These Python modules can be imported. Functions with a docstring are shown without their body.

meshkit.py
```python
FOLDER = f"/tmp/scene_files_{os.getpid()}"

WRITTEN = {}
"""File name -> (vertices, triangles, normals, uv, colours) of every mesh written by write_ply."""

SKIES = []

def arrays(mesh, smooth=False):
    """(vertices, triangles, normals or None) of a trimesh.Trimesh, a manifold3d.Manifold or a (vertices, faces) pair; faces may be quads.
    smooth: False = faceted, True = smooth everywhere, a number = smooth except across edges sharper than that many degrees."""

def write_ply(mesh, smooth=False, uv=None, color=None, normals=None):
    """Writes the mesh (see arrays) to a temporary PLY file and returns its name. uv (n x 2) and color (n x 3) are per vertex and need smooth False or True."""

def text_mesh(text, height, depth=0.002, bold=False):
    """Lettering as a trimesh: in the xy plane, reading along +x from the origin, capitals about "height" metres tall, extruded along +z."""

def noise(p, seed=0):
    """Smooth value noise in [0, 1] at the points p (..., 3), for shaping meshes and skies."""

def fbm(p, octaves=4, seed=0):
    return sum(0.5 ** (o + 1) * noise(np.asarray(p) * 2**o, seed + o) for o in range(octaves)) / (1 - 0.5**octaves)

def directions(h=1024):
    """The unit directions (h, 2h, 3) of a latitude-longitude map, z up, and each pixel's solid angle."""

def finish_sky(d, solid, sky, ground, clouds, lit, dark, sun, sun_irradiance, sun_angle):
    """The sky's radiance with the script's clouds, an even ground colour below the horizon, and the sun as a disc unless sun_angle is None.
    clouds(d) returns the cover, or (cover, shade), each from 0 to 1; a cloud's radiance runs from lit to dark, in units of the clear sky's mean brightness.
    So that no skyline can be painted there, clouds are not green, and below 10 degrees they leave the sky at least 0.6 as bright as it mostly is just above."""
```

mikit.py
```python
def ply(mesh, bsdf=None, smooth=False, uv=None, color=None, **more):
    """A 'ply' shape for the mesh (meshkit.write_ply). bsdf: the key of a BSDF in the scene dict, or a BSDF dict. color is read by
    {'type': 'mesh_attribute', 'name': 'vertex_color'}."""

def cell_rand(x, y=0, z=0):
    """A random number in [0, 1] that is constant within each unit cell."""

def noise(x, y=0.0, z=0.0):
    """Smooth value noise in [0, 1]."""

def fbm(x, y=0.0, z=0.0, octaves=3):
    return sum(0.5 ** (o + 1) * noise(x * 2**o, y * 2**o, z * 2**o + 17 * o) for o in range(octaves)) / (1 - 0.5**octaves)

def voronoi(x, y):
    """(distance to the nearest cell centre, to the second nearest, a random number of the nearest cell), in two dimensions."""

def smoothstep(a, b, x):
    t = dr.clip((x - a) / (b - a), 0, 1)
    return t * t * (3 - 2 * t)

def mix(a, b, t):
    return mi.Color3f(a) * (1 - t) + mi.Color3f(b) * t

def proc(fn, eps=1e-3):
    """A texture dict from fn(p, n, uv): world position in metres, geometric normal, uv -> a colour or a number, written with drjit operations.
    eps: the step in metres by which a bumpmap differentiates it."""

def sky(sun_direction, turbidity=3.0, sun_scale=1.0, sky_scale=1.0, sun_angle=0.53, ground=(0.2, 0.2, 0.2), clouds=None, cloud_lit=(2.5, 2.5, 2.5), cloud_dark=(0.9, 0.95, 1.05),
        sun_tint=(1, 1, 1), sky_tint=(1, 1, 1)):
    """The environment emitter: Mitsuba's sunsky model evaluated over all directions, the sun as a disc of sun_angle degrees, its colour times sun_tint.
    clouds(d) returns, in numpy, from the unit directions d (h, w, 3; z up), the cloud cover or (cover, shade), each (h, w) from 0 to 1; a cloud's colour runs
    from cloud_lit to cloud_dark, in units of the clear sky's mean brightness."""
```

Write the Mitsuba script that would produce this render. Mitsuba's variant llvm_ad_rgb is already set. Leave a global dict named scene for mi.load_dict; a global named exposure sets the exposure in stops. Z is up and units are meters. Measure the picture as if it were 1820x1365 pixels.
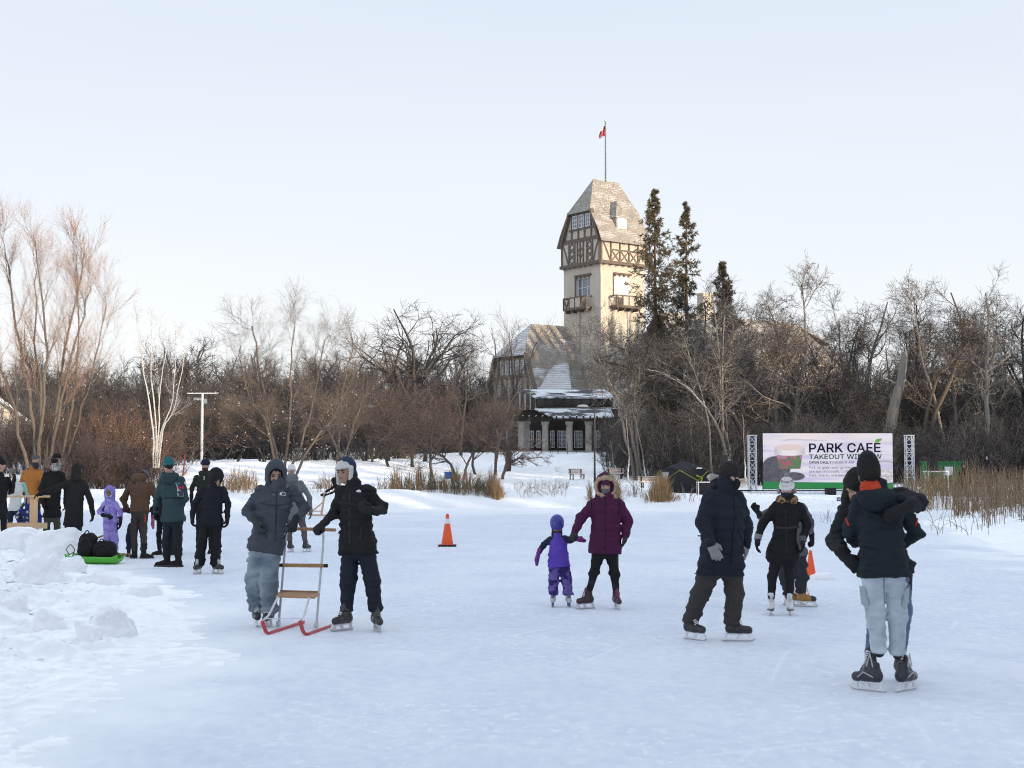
import math, numpy as np, trimesh, manifold3d as m3, mitsuba as mi, drjit as dr, mikit, meshkit
from mikit import ply, proc, noise, fbm, voronoi, cell_rand, smoothstep, mix
T = mi.ScalarTransform4f
F_PX, CX, CY, EYE, PITCH = 2527.0, 910.0, 682.5, 1.75, math.atan(147.5 / 2527.0)
scene, labels = {}, {}
exposure = 4.38
SUN = np.array([0.766, -0.643, 0.118])
_tgt = [0, math.cos(PITCH), EYE + math.sin(PITCH)]
scene['camera'] = dict(type='thinlens', fov=2 * math.degrees(math.atan(910 / F_PX)), fov_axis='x', near_clip=0.1, far_clip=3000.0,
                       aperture_radius=0.005, focus_distance=32.0,
                       to_world=T().look_at(origin=[0, 0, EYE], target=_tgt, up=[0, 0, 1]))


def veil(d):
    # thin high winter haze over the whole sky, paler towards the horizon
    z = np.clip(d[..., 2], 0, 1)
    n = meshkit.fbm(d * np.array([2.0, 2.0, 9.0]) + 3.0, 4, 5)
    return 0.93 + .07 * z, np.clip(1.15 * np.clip((z - .03) / .5, 0, 1) ** .7 + .25 * (n - .5), 0, 1)


scene['sky'] = mikit.sky(SUN.tolist(), turbidity=3.0, sun_scale=0.30, sun_tint=(1.0, 1.55, 4.6), clouds=veil, cloud_lit=(1.18, 1.205, 1.205), cloud_dark=(.815, .93, 1.085), sky_tint=(1, .85, 1), ground=(.6, .62, .68))


# ---------------------------------------------------------------- helpers
def at(px, py, d):
    """The point seen at the photograph's pixel at distance d along the ground axis."""
    a, b = (px - CX) / F_PX, (CY - py) / F_PX
    c, s = math.cos(PITCH), math.sin(PITCH)
    v = np.array([a, c - b * s, s + b * c])
    return np.array([0, 0, EYE]) + v * (d / v[1])


def gd(py):
    """Distance of the ice seen at the picture row."""
    a = at(CX, py, 1.0)
    return EYE / (EYE - a[2])


def zpx(px, py, d): return at(px, py, d)[2]


_n = {}


def numbered(name):
    k = _n.get(name, -1) + 1
    _n[name] = k
    return name if k == 0 else f'{name}_{k:03d}'


def thing(name, label, cat, group=None, kind=None):
    key = numbered(name)
    labels[key] = {'label': label, 'category': cat}
    if group: labels[key]['group'] = group
    if kind:
        labels[key]['kind'] = kind
        if kind == 'structure': labels[key].pop('category')
    return key


def put(parent, name, mesh, bsdf, smooth=False, label=None, kind=None, **kw):
    key = numbered(f'{parent}__{name}' if parent else name)
    scene[key] = ply(mesh, bsdf, smooth=smooth, **kw)
    if label or kind:
        labels[key] = {}
        if label: labels[key]['label'] = label
        if kind: labels[key]['kind'] = kind
    return key


def tri(m):
    if hasattr(m, 'to_mesh'):
        q = m.to_mesh(); return np.asarray(q.vert_properties[:, :3], float), np.asarray(q.tri_verts, int)
    if isinstance(m, (tuple, list)):
        v, f = np.asarray(m[0], float), np.asarray(m[1], int)
        if f.shape[1] == 4: f = np.vstack([f[:, [0, 1, 2]], f[:, [0, 2, 3]]])
        return v, f
    return np.array(m.vertices), np.array(m.faces)


def cat(ms):
    vs, fs, n = [], [], 0
    for m in ms:
        v, f = tri(m); vs.append(v); fs.append(f + n); n += len(v)
    return np.vstack(vs), np.vstack(fs)


_BV = np.array([[x, y, z] for x in (-.5, .5) for y in (-.5, .5) for z in (-.5, .5)])
_BF = np.array([[0, 1, 3], [0, 3, 2], [4, 6, 7], [4, 7, 5], [0, 4, 5], [0, 5, 1], [2, 3, 7], [2, 7, 6], [0, 2, 6], [0, 6, 4], [1, 5, 7], [1, 7, 3]])


def frame(u, v=None):
    u = np.asarray(u, float); u = u / np.linalg.norm(u)
    v = np.array([0, 0, 1.0] if abs(u[2]) < .95 else [1.0, 0, 0]) if v is None else np.asarray(v, float)
    w = np.cross(u, v); w /= np.linalg.norm(w)
    return u, np.cross(w, u), w


def box(c, size, axes=None):
    """A box with centre c; axes: rows of its x, y, z directions."""
    v = _BV * np.asarray(size, float)
    if axes is not None: v = v @ np.asarray(axes, float)
    return v + np.asarray(c, float), _BF


def beam(p, q, w, t, up=(0, 0, 1)):
    """A bar from p to q, w wide across, t thick along up."""
    p, q = np.asarray(p, float), np.asarray(q, float)
    u, v, s = frame(q - p, up)
    return box((p + q) / 2, (np.linalg.norm(q - p), t, w), np.array([u, v, s]))


def tubes(P, R, k=6):
    """Batch of tubes: P (B, N, 3), R (B, N)."""
    P, R = np.asarray(P, float), np.asarray(R, float)
    B, N = P.shape[:2]
    t = np.gradient(P, axis=1)
    t /= np.linalg.norm(t, axis=2, keepdims=True) + 1e-12
    ref = np.where(np.abs(t[:, :1, 2:]) < 0.9, [0, 0, 1.0], [1.0, 0, 0])
    a = np.cross(t, np.broadcast_to(ref, t.shape)); a /= np.linalg.norm(a, axis=2, keepdims=True) + 1e-12
    b = np.cross(t, a)
    ang = np.arange(k) * 2 * np.pi / k
    v = P[:, :, None] + R[:, :, None, None] * (np.cos(ang)[:, None] * a[:, :, None] + np.sin(ang)[:, None] * b[:, :, None])
    bi, i, j = np.meshgrid(np.arange(B) * N * k, np.arange(N - 1), np.arange(k), indexing='ij')
    j2 = (j + 1) % k
    q = np.stack([bi + i * k + j, bi + i * k + j2, bi + (i + 1) * k + j2, bi + (i + 1) * k + j], -1).reshape(-1, 4)
    return v.reshape(-1, 3), np.vstack([q[:, [0, 1, 2]], q[:, [0, 2, 3]]])


def tube(pts, r, k=8, cap=True):
    p = np.asarray(pts, float); r = np.broadcast_to(np.asarray(r, float), (len(p),))
    if cap: p, r = np.vstack([p[:1], p, p[-1:]]), np.concatenate([[1e-4], r, [1e-4]])
    if cap:
        t0, t1 = p[2] - p[1], p[-2] - p[-3]
        p[0] = p[1] - 1e-5 * t0; p[-1] = p[-2] + 1e-5 * t1
    return tubes(p[None], r[None], k)


def lathe(prof, c=(0, 0, 0), k=24):
    """(r, z) profile turned about z."""
    prof = np.asarray(prof, float); a = np.arange(k) * 2 * np.pi / k
    v = np.stack([prof[:, 0:1] * np.cos(a), prof[:, 0:1] * np.sin(a), np.broadcast_to(prof[:, 1:2], (len(prof), k))], -1).reshape(-1, 3) + np.asarray(c, float)
    i, j = np.meshgrid(np.arange(len(prof) - 1), np.arange(k), indexing='ij'); j2 = (j + 1) % k
    q = np.stack([i * k + j, i * k + j2, (i + 1) * k + j2, (i + 1) * k + j], -1).reshape(-1, 4)
    return tri((v, q))


def spline(pts, n):
    """A smooth curve through the points (rows of any width)."""
    pts = np.asarray(pts, float); m = len(pts)
    P = np.vstack([2 * pts[0] - pts[1], pts, 2 * pts[-1] - pts[-2]])
    t = np.linspace(0, m - 1 - 1e-9, n); i = t.astype(int); u = (t - i)[:, None]
    a, b, c, d = P[i], P[i + 1], P[i + 2], P[i + 3]
    return .5 * (2 * b + (c - a) * u + (2 * a - 5 * b + 4 * c - d) * u ** 2 + (3 * b - a - 3 * c + d) * u ** 3)


def prism(poly, depth, o, ax, ay, az):
    """A polygon (2-D points) in the plane of ax, ay through o, made thick along az (from 0 to depth)."""
    from shapely.geometry import Polygon
    g = poly if hasattr(poly, 'exterior') else Polygon(poly)
    m = trimesh.creation.extrude_polygon(g, abs(depth), engine='earcut')
    v = np.array(m.vertices); f = np.array(m.faces)
    A = np.array([ax, ay, np.asarray(az, float) * (1 if depth > 0 else -1)], float)
    if np.linalg.det(A) < 0: f = f[:, ::-1]
    return v @ A + np.asarray(o, float), f


def rgb(*c): return {'type': 'rgb', 'value': list(c)}


def mat(name, color, rough=0.8, spec=0.3, **kw):
    scene[name] = {'type': 'twosided', 'b': dict(type='principled', base_color=color if isinstance(color, dict) else rgb(*color), roughness=rough, specular=spec, **kw)}
    return name


mat('snow_plain', (0.86, 0.88, 0.91), 0.8)
mat('mat_vertex', {'type': 'mesh_attribute', 'name': 'vertex_color'}, 0.8, 0.3)


def crease(p, n, uv):
    a = fbm(p.x * 9, p.y * 9, p.z * 20, 3)
    b = fbm(p.x * 40, p.y * 40, p.z * 40, 2)
    return dr.abs(2 * a - 1) + 0.12 * b


scene['mat_vertex'] = {'type': 'twosided', 'b': {'type': 'bumpmap', 'scale': 0.020, 'arbitrary': proc(crease, 0.004), 'b': scene['mat_vertex']['b']}}
mat('mat_vertex_gloss', {'type': 'mesh_attribute', 'name': 'vertex_color'}, 0.35, 0.5)


def vput(parent, name, mesh, color, smooth=True, gloss=False, var=0.0, vseed=0, **kw):
    """A part coloured per vertex: color an rgb, or a function of the vertices."""
    v, f = tri(mesh)
    if smooth is False:
        v, f = v[f].reshape(-1, 3), np.arange(len(f) * 3).reshape(-1, 3)
    c = color(v) if callable(color) else np.broadcast_to(np.asarray(color, float), v.shape)
    if var: c = c * (1 + var * (meshkit.fbm((v - v.mean(0)) * 9.0 + vseed, 3)[:, None] - .5) * 2)
    return put(parent, name, (v, f), 'mat_vertex_gloss' if gloss else 'mat_vertex', smooth=smooth, color=np.clip(c, 0, 1), **kw)


def solo(name, label, cat_, mesh, bsdf, group=None, kind=None, smooth=False, **kw):
    """A thing (or a piece of the setting) that is one mesh."""
    key = thing(name, label, cat_, group, kind)
    scene[key] = ply(mesh, bsdf, smooth=smooth, **kw)
    return key
# ---------------------------------------------------------------- the ground
# the line where the right bank meets the ice, and where the left one does: x at each y
_RY, _RX = [0, 14, 26, 34, 44, 55, 62, 400], [9.2, 9.0, 9.7, 11.0, 13.0, 17.5, 30, 300]
_LY, _LX = [0, 7, 9.8, 11, 13.5, 15.8, 18, 22, 26, 30, 35, 45, 60, 400], [-2.9, -3.3, -3.5, -3.4, -3.5, -3.9, -4.6, -5.9, -7.8, -9.8, -11.6, -16.5, -40, -400]


def snow_color(p, n, uv):
    a = fbm(p.x * 0.9, p.y * 0.9, p.z, 4)
    b = fbm(p.x * 11, p.y * 11, p.z * 11, 2)
    return mix((0.86, 0.875, 0.90), (0.93, 0.937, 0.95), smoothstep(0.3, 0.7, 0.6 * a + 0.4 * b))


def snow_bump(p, n, uv):
    return fbm(p.x * 7, p.y * 7, p.z * 7, 4)


scene['mat_snow'] = {'type': 'twosided', 'b': {'type': 'bumpmap', 'scale': 0.035, 'arbitrary': proc(snow_bump, 0.01), 'b': {'type': 'principled', 'base_color': proc(snow_color), 'roughness': 0.75, 'specular': 0.25}}}


def dline(y, ys, xs):
    x = mi.Float(xs[0])
    for a, b, c, d in zip(ys[:-1], ys[1:], xs[:-1], xs[1:]): x = x + (d - c) * dr.clip((y - a) / (b - a), 0, 1)
    return x


def ice_color(p, n, uv):
    big = fbm(p.x * 0.35 + 3, p.y * 0.16, 0.0, 4)
    mid = fbm(p.x * 1.1, p.y * 0.9, 7.0, 4)
    fine = fbm(p.x * 14, p.y * 9, 2.0, 3)
    c = mix((0.61, 0.655, 0.75), (0.74, 0.77, 0.83), smoothstep(0.25, 0.75, 0.34 * big + 0.33 * mid + 0.33 * fine))
    # skate scratches: thin bent lines, broken up
    s = mi.Float(0)
    for k, (ca, sa, f, w) in enumerate(((0.98, 0.2, 1.7, 0.035), (0.75, -0.66, 1.3, 0.03), (0.3, 0.95, 1.1, 0.03), (0.9, -0.43, 2.3, 0.04))):
        u, v = p.x * ca + p.y * sa, p.y * ca - p.x * sa
        bend = fbm(u * 0.22, v * 0.3, 11.0 * k, 2) * 1.6
        q = v * f + bend * f
        d = dr.abs(q - dr.floor(q) - 0.5)
        gate = smoothstep(0.58, 0.80, noise(u * 0.9 + 31 * k, dr.floor(q) * 3.1, k))
        s = dr.maximum(s, (1 - smoothstep(w * 0.2, w, d)) * gate)
    c = mix(c, (0.84, 0.86, 0.89), 0.42 * s)
    # fine broken snow dust, and trodden snow near the banks
    dust = smoothstep(0.60, 0.80, fbm(p.x * 22, p.y * 13, 5.0, 3)) * smoothstep(0.35, 0.65, fbm(p.x * 0.8, p.y * 0.5, 9.0, 3))
    c = mix(c, (0.86, 0.875, 0.90), 0.55 * dust)
    e = p.x - dline(p.y, _LY, _LX) + 2.6 * (fbm(p.x * 1.3, p.y * 1.1, 3.0, 4) - 0.5)
    e2 = dline(p.y, _RY, _RX) - p.x + 2.6 * (fbm(p.x * 1.3, p.y * 1.1, 3.0, 4) - 0.5)
    edge = dr.maximum(smoothstep(2.1, -0.4, e), dr.maximum(smoothstep(1.6, -0.4, e2), smoothstep(50.0, 60.0, p.y + 6 * (fbm(p.x * 0.4, p.y * 0.3, 1.0, 3) - 0.5))))
    return mix(c, (0.865, 0.88, 0.905), 0.92 * edge)


def ice_bump(p, n, uv):
    return fbm(p.x * 9, p.y * 6, 0.0, 4)


scene['mat_ice'] = {'type': 'twosided', 'b': {'type': 'bumpmap', 'scale': 0.014, 'arbitrary': proc(ice_bump, 0.01), 'b': {'type': 'principled', 'base_color': proc(ice_color), 'roughness': 0.6, 'specular': 0.2}}}


def ss(a, b, x):
    t = np.clip((x - a) / (b - a), 0, 1); return t * t * (3 - 2 * t)


_YS = [0, 55, 59.5, 61, 64, 70, 80, 88, 100, 130, 200, 400]
_HL = [-.3, -.3, -.12, .25, .75, .62, 1.35, 2.0, 2.15, 2.5, 3.0, 4.0]
_HC = [-.3, -.3, -.12, .25, .72, .58, .75, 1.1, 1.75, 3.15, 3.3, 4.0]
_HR = [-.3, -.3, -.12, .18, .42, .38, .45, .55, .8, 1.5, 2.2, 3.5]
def ground_z(x, y):
    x, y = np.asarray(x, float), np.asarray(y, float)
    px = CX + F_PX * x / np.maximum(y, 5)
    wl, wr = 1 - ss(620, 860, px), ss(1060, 1260, px)
    yy = y + 1.8 * (meshkit.noise(np.stack([x * .18, y * 0, y * 0], -1), 3) - .5) * 2
    z = wl * np.interp(yy, _YS, _HL) + wr * np.interp(yy, _YS, _HR) + (1 - wl - wr) * np.interp(yy, _YS, _HC)
    p3 = np.stack([x, y, 0 * x], -1)
    edge = (meshkit.fbm(p3 * .45, 3, 8) - .5)
    r = x - np.interp(y, _RY, _RX) + 1.6 * edge                 # metres into the right bank
    z = np.maximum(z, np.where(r > -3, -.3 + .3 * ss(-3, 0, r) + .30 * ss(0, 2.2, r) + .12 * ss(2, 8, r), -9))
    l = np.interp(y, _LY, _LX) - x + 1.3 * edge                  # metres into the left bank
    lump = meshkit.fbm(p3 * .9, 3, 4)
    lump2 = meshkit.fbm(p3 * 2.8, 3, 14)
    fine = meshkit.fbm(p3 * 8, 3, 24)
    left = np.where(l > -2.2, -.035 + .04 * ss(-1.8, .3, l) + ss(.0, 3.2, l) * (.05 + .30 * np.maximum(lump - .38, 0) + .25 * np.maximum(lump2 - .45, 0))
                    + ss(-1.6, 1.4, l) * (.16 * np.maximum(lump2 - .40, 0) + .07 * (fine - .5) + .16 * np.maximum(lump - .5, 0)) + .006 * (fine - .5), -9)
    near = y < 50
    z = np.where(near, np.maximum(z, left), z)
    far = ss(58, 63, y)
    mound = .55 * (meshkit.fbm(p3 * .22, 4, 31) - .5) * ss(62, 80, y) + .16 * (meshkit.fbm(p3 * 1.1, 3, 41) - .5) * far
    bank = ss(0, 2, r) * (.22 * (meshkit.fbm(p3 * .8, 3, 51) - .5) + .10 * (fine - .5))
    return z + mound + bank * (1 - far)


def fan(ys, us, zf):
    Y, U = np.meshgrid(ys, us, indexing='ij')
    X = U * Y
    v = np.stack([X, Y, zf(X, Y)], -1).reshape(-1, 3)
    n, m = Y.shape
    i, j = np.meshgrid(np.arange(n - 1), np.arange(m - 1), indexing='ij')
    q = np.stack([i * m + j, i * m + j + 1, (i + 1) * m + j + 1, (i + 1) * m + j], -1).reshape(-1, 4)
    return tri((v, q))


_us = np.unique(np.concatenate([np.linspace(-3, -.46, 26), np.linspace(-.46, .46, 230), np.linspace(.46, 3, 26)]))
solo('snow_ground', 'white snow covered ground round the rink', 'ground', fan(np.concatenate([np.geomspace(40, 100, 200), np.geomspace(101, 420, 60)]), _us, ground_z), 'mat_snow', kind='structure', smooth=True)
_ul = np.concatenate([np.linspace(-2.5, -.48, 20), np.linspace(-.47, -.06, 215)])
solo('snow_bank', 'trampled lumpy snow bank beside the rink', 'snow', fan(np.geomspace(4.5, 40.2, 350), _ul, ground_z), 'mat_snow', kind='structure', smooth=True)
solo('snow_bank', 'low snow bank along the right side of the rink', 'snow', fan(np.geomspace(4.5, 40.2, 160), np.concatenate([np.linspace(.15, .50, 90), np.linspace(.52, 2.5, 20)]), ground_z), 'mat_snow', kind='structure', smooth=True)
solo('ice', 'scratched skating ice dusted with snow', 'ice', ([[-90, -80, 0], [90, -80, 0], [90, 66, 0], [-90, 66, 0]], [[0, 1, 2, 3]]), 'mat_ice', kind='structure')
# ---------------------------------------------------------------- the pavilion
def shingle_color(p, n, uv):
    row = dr.floor(p.z * 5.2)
    u = (p.x * 0.8 + p.y * 0.6) * 4.0 + cell_rand(row, 3.0) * 7
    v = (p.y * 0.8 - p.x * 0.6) * 4.0 + cell_rand(row, 5.0) * 7
    a = dr.abs(n.x * 0.8 + n.y * 0.6)
    r = dr.select(a > 0.5, cell_rand(dr.floor(v), row, 2.0), cell_rand(dr.floor(u), row, 1.0))
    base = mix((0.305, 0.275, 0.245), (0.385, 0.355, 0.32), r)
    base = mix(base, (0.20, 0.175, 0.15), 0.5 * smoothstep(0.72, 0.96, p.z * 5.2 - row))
    snow = smoothstep(0.53, 0.66, fbm(p.x * 0.8, p.y * 0.8, p.z * 1.6, 4)) * smoothstep(0.15, 0.9, 1.0 - (p.z * 5.2 - row))
    return mix(base, (0.80, 0.81, 0.83), 0.42 * snow)


def snowy_shingle(p, n, uv):
    c = shingle_color(p, n, uv)
    row = dr.floor(p.z * 5.2)
    low = smoothstep(14.0, 8.0, p.z)
    hip = smoothstep(0.25, 0.6, -(n.x * 0.8 + n.y * 0.6) * dr.sign(n.z))
    s = smoothstep(0.62 - 0.18 * low - 0.35 * hip, 0.86 - 0.34 * low - 0.35 * hip, fbm(p.x * 0.5, p.y * 0.5, p.z * 0.9, 4)) * smoothstep(0.02, 0.5, 1.0 - (p.z * 5.2 - row))
    return mix(c, (0.82, 0.84, 0.88), 0.85 * s)


def stucco_color(p, n, uv):
    a = fbm(p.x * 0.7, p.y * 0.7, p.z * 0.25, 4)
    b = fbm(p.x * 5, p.y * 5, p.z * 5, 3)
    return mix((0.54, 0.475, 0.395), (0.68, 0.615, 0.525), 0.65 * a + 0.35 * b)


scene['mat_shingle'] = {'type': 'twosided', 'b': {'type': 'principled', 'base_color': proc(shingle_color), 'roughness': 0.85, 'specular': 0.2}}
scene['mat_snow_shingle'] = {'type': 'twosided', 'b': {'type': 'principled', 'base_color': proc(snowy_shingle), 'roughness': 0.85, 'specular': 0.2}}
scene['mat_stucco'] = {'type': 'twosided', 'b': {'type': 'principled', 'base_color': proc(stucco_color), 'roughness': 0.9, 'specular': 0.2}}
mat('mat_timber', (0.165, 0.128, 0.107), 0.75)
mat('mat_infill', (0.58, 0.52, 0.44), 0.9)
mat('mat_white_paint', (0.72, 0.73, 0.74), 0.5)
mat('mat_pane', (0.14, 0.17, 0.21), 0.06, 1.0)
mat('mat_white_pane', (0.80, 0.79, 0.76), 0.3, 0.8)  # blinds and the bright sky mirrored in the glass, both put into the colour
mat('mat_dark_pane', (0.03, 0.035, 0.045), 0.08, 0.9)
mat('mat_stone', (0.44, 0.405, 0.365), 0.9)
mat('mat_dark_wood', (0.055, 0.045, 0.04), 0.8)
mat('mat_black_metal', (0.03, 0.03, 0.035), 0.5)
mat('mat_grey_metal', (0.42, 0.43, 0.45), 0.4, metallic=0.6)

E1, E2 = np.array([.802, .598, 0]), np.array([-.598, .802, 0]); EZ = np.array([0, 0, 1.0])
TOWER0 = np.array([at(1068, 600, 141)[0], 141.0, 0])
TW = 5.86
PAV = thing('pavilion', 'half timbered park pavilion with a tall stucco tower and snow dusted shingle roofs', 'building')


class Face:
    """A wall plane: o its origin, a along it, n outwards; boxes are given as (s0, s1, z0, z1, n0, n1)."""
    def __init__(self, o, a, n): self.o, self.a, self.n = np.asarray(o, float), np.asarray(a, float), np.asarray(n, float)

    def p(self, s, z, n=0): return self.o + self.a * s + EZ * z + self.n * n

    def box(self, s0, s1, z0, z1, n0, n1): return box(self.p((s0 + s1) / 2, (z0 + z1) / 2, (n0 + n1) / 2), (abs(s1 - s0), abs(n1 - n0), abs(z1 - z0)), np.array([self.a, self.n, EZ]))

    def bar(self, s0, z0, s1, z1, w, n0, n1):
        p, q = self.p(s0, z0, (n0 + n1) / 2), self.p(s1, z1, (n0 + n1) / 2)
        return beam(p, q, w, abs(n1 - n0), self.n)


RF = Face(TOWER0, E1, -E2)            # the sunlit face
LF = Face(TOWER0 + E2 * TW, -E2, -E1)  # the shaded face, from its far edge to the corner
Z = lambda y, d=141.0: float(at(CX, y, d)[2])


def window(holder, f, s0, s1, z0, z1, cols, rows, n=-.10, fw=.09, pane='mat_pane', frame='mat_white_paint', label=None):
    k = numbered(f'{holder}__window')
    fr = [f.box(s0, s1, z0, z0 + fw, n, n + .09), f.box(s0, s1, z1 - fw, z1, n, n + .09), f.box(s0, s0 + fw, z0 + fw, z1 - fw, n, n + .09), f.box(s1 - fw, s1, z0 + fw, z1 - fw, n, n + .09)]
    for i in range(1, cols):
        s = s0 + (s1 - s0) * i / cols; fr.append(f.box(s - .03, s + .03, z0 + fw, z1 - fw, n + .005, n + .075))
    for i in range(1, rows):
        z = z0 + (z1 - z0) * i / rows; fr.append(f.box(s0 + fw, s1 - fw, z - .025, z + .025, n + .008, n + .068))
    scene[k + '__frame'] = ply(cat(fr), frame)
    scene[k + '__pane'] = ply(f.box(s0 + fw, s1 - fw, z0 + fw, z1 - fw, n + .01, n + .03), pane)
    if label: labels[k] = {'label': label}
    return k


# shaft: four walls round window recesses are built as slabs
def wall(f, w, z0, z1, holes, t=.35, name='wall', bsdf='mat_stucco', holder=None, label=None):
    ss_ = sorted({0, w, *[h[0] for h in holes], *[h[1] for h in holes]}); zz = sorted({z0, z1, *[h[2] for h in holes], *[h[3] for h in holes]})
    from shapely.geometry import box as sbox
    from shapely.ops import unary_union
    g = sbox(0, z0, w, z1)
    for h in holes: g = g.difference(sbox(h[0], h[2], h[1], h[3]))
    return put(holder or PAV, name, prism(g, -t, f.o, f.a, EZ, f.n), bsdf, label=label)


zj = Z(465); ze = Z(420); zg = 2.6
hr, hl = (1.75, 3.75, Z(522), Z(487)), (2.0, 4.2, Z(523), Z(488))
wall(RF, TW, zg, zj, [hr], label='sunlit stucco tower wall')
wall(LF, TW - .36, zg, zj, [hl], label='shaded stucco tower wall')
put(PAV, 'wall', cat([box(TOWER0 + E1 * (TW - .2) + E2 * (TW / 2 + .2) + EZ * (zg + zj) / 2, (.35, TW - .4, zj - zg), np.array([E1, E2, EZ])), box(TOWER0 + E1 * TW / 2 + E2 * (TW - .2) + EZ * (zg + zj) / 2, (TW - .8, .35, zj - zg), np.array([E1, E2, EZ]))]), 'mat_stucco')
window(PAV, RF, *hr, 2, 2, -.12, pane='mat_white_pane'); window(PAV, LF, *hl, 3, 2, -.32)
for f, h in ((RF, hr), (LF, hl)):
    put(PAV, 'window_hood', cat([f.box(h[0] - .1, h[1] + .25, h[3] + .12, h[3] + .3, 0.003, .22), f.box(h[0] - .16, h[0] - .02, h[2], h[3] + .1, .003, .07)] + [f.box(s - .06, s + .06, h[3] - .06, h[3] + .117, .003, .16) for s in np.linspace(h[0] + .1, h[1] - .1, 4)]), 'mat_timber')


def balcony(f, s0, s1, z0, z1, out):
    k = numbered(f'{PAV}__balcony')
    w = .12
    t = []
    for zz in (z1 - w, z0 + .1): t += [f.box(s0, s1, zz, zz + w, out - w, out), f.box(s0, s0 + w, zz, zz + w, .003, out - w), f.box(s1 - w, s1, zz, zz + w, .003, out - w)]
    for s in np.linspace(s0, s1 - w, 5): t.append(f.box(s, s + w, z0 + .1 + w, z1 - w, out - w + .005, out - .005))
    st = (s1 - s0) / 4
    for i, sg in ((0, 1), (3, -1)):
        a, b = s0 + st * i + w, s0 + st * (i + 1)
        t.append(f.bar(a if sg > 0 else b, z1 - w, (a + b) / 2, z0 + .22, .1, out - w + .01, out - .01)); t.append(f.bar((a + b) / 2, z0 + .22, b if sg > 0 else a, z1 - w, .1, out - w + .013, out - .013))
    for s in np.linspace(s0 + .2, s1 - .35, 4): t.append(f.box(s, s + .15, z0 - .28, z0 - .02, .003, out - .15))
    scene[k + '__rail'] = ply(cat(t), 'mat_timber')
    scene[k + '__floor'] = ply(f.box(s0 + .01, s1 - .01, z0 - .02, z0 + .098, .004, out - .01), 'mat_timber')
    scene[k + '__panel'] = ply(f.box(s0 + st + w, s1 - st - .003, z0 + .225, z1 - w - .003, out - .085, out - .045), 'mat_infill')


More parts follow.
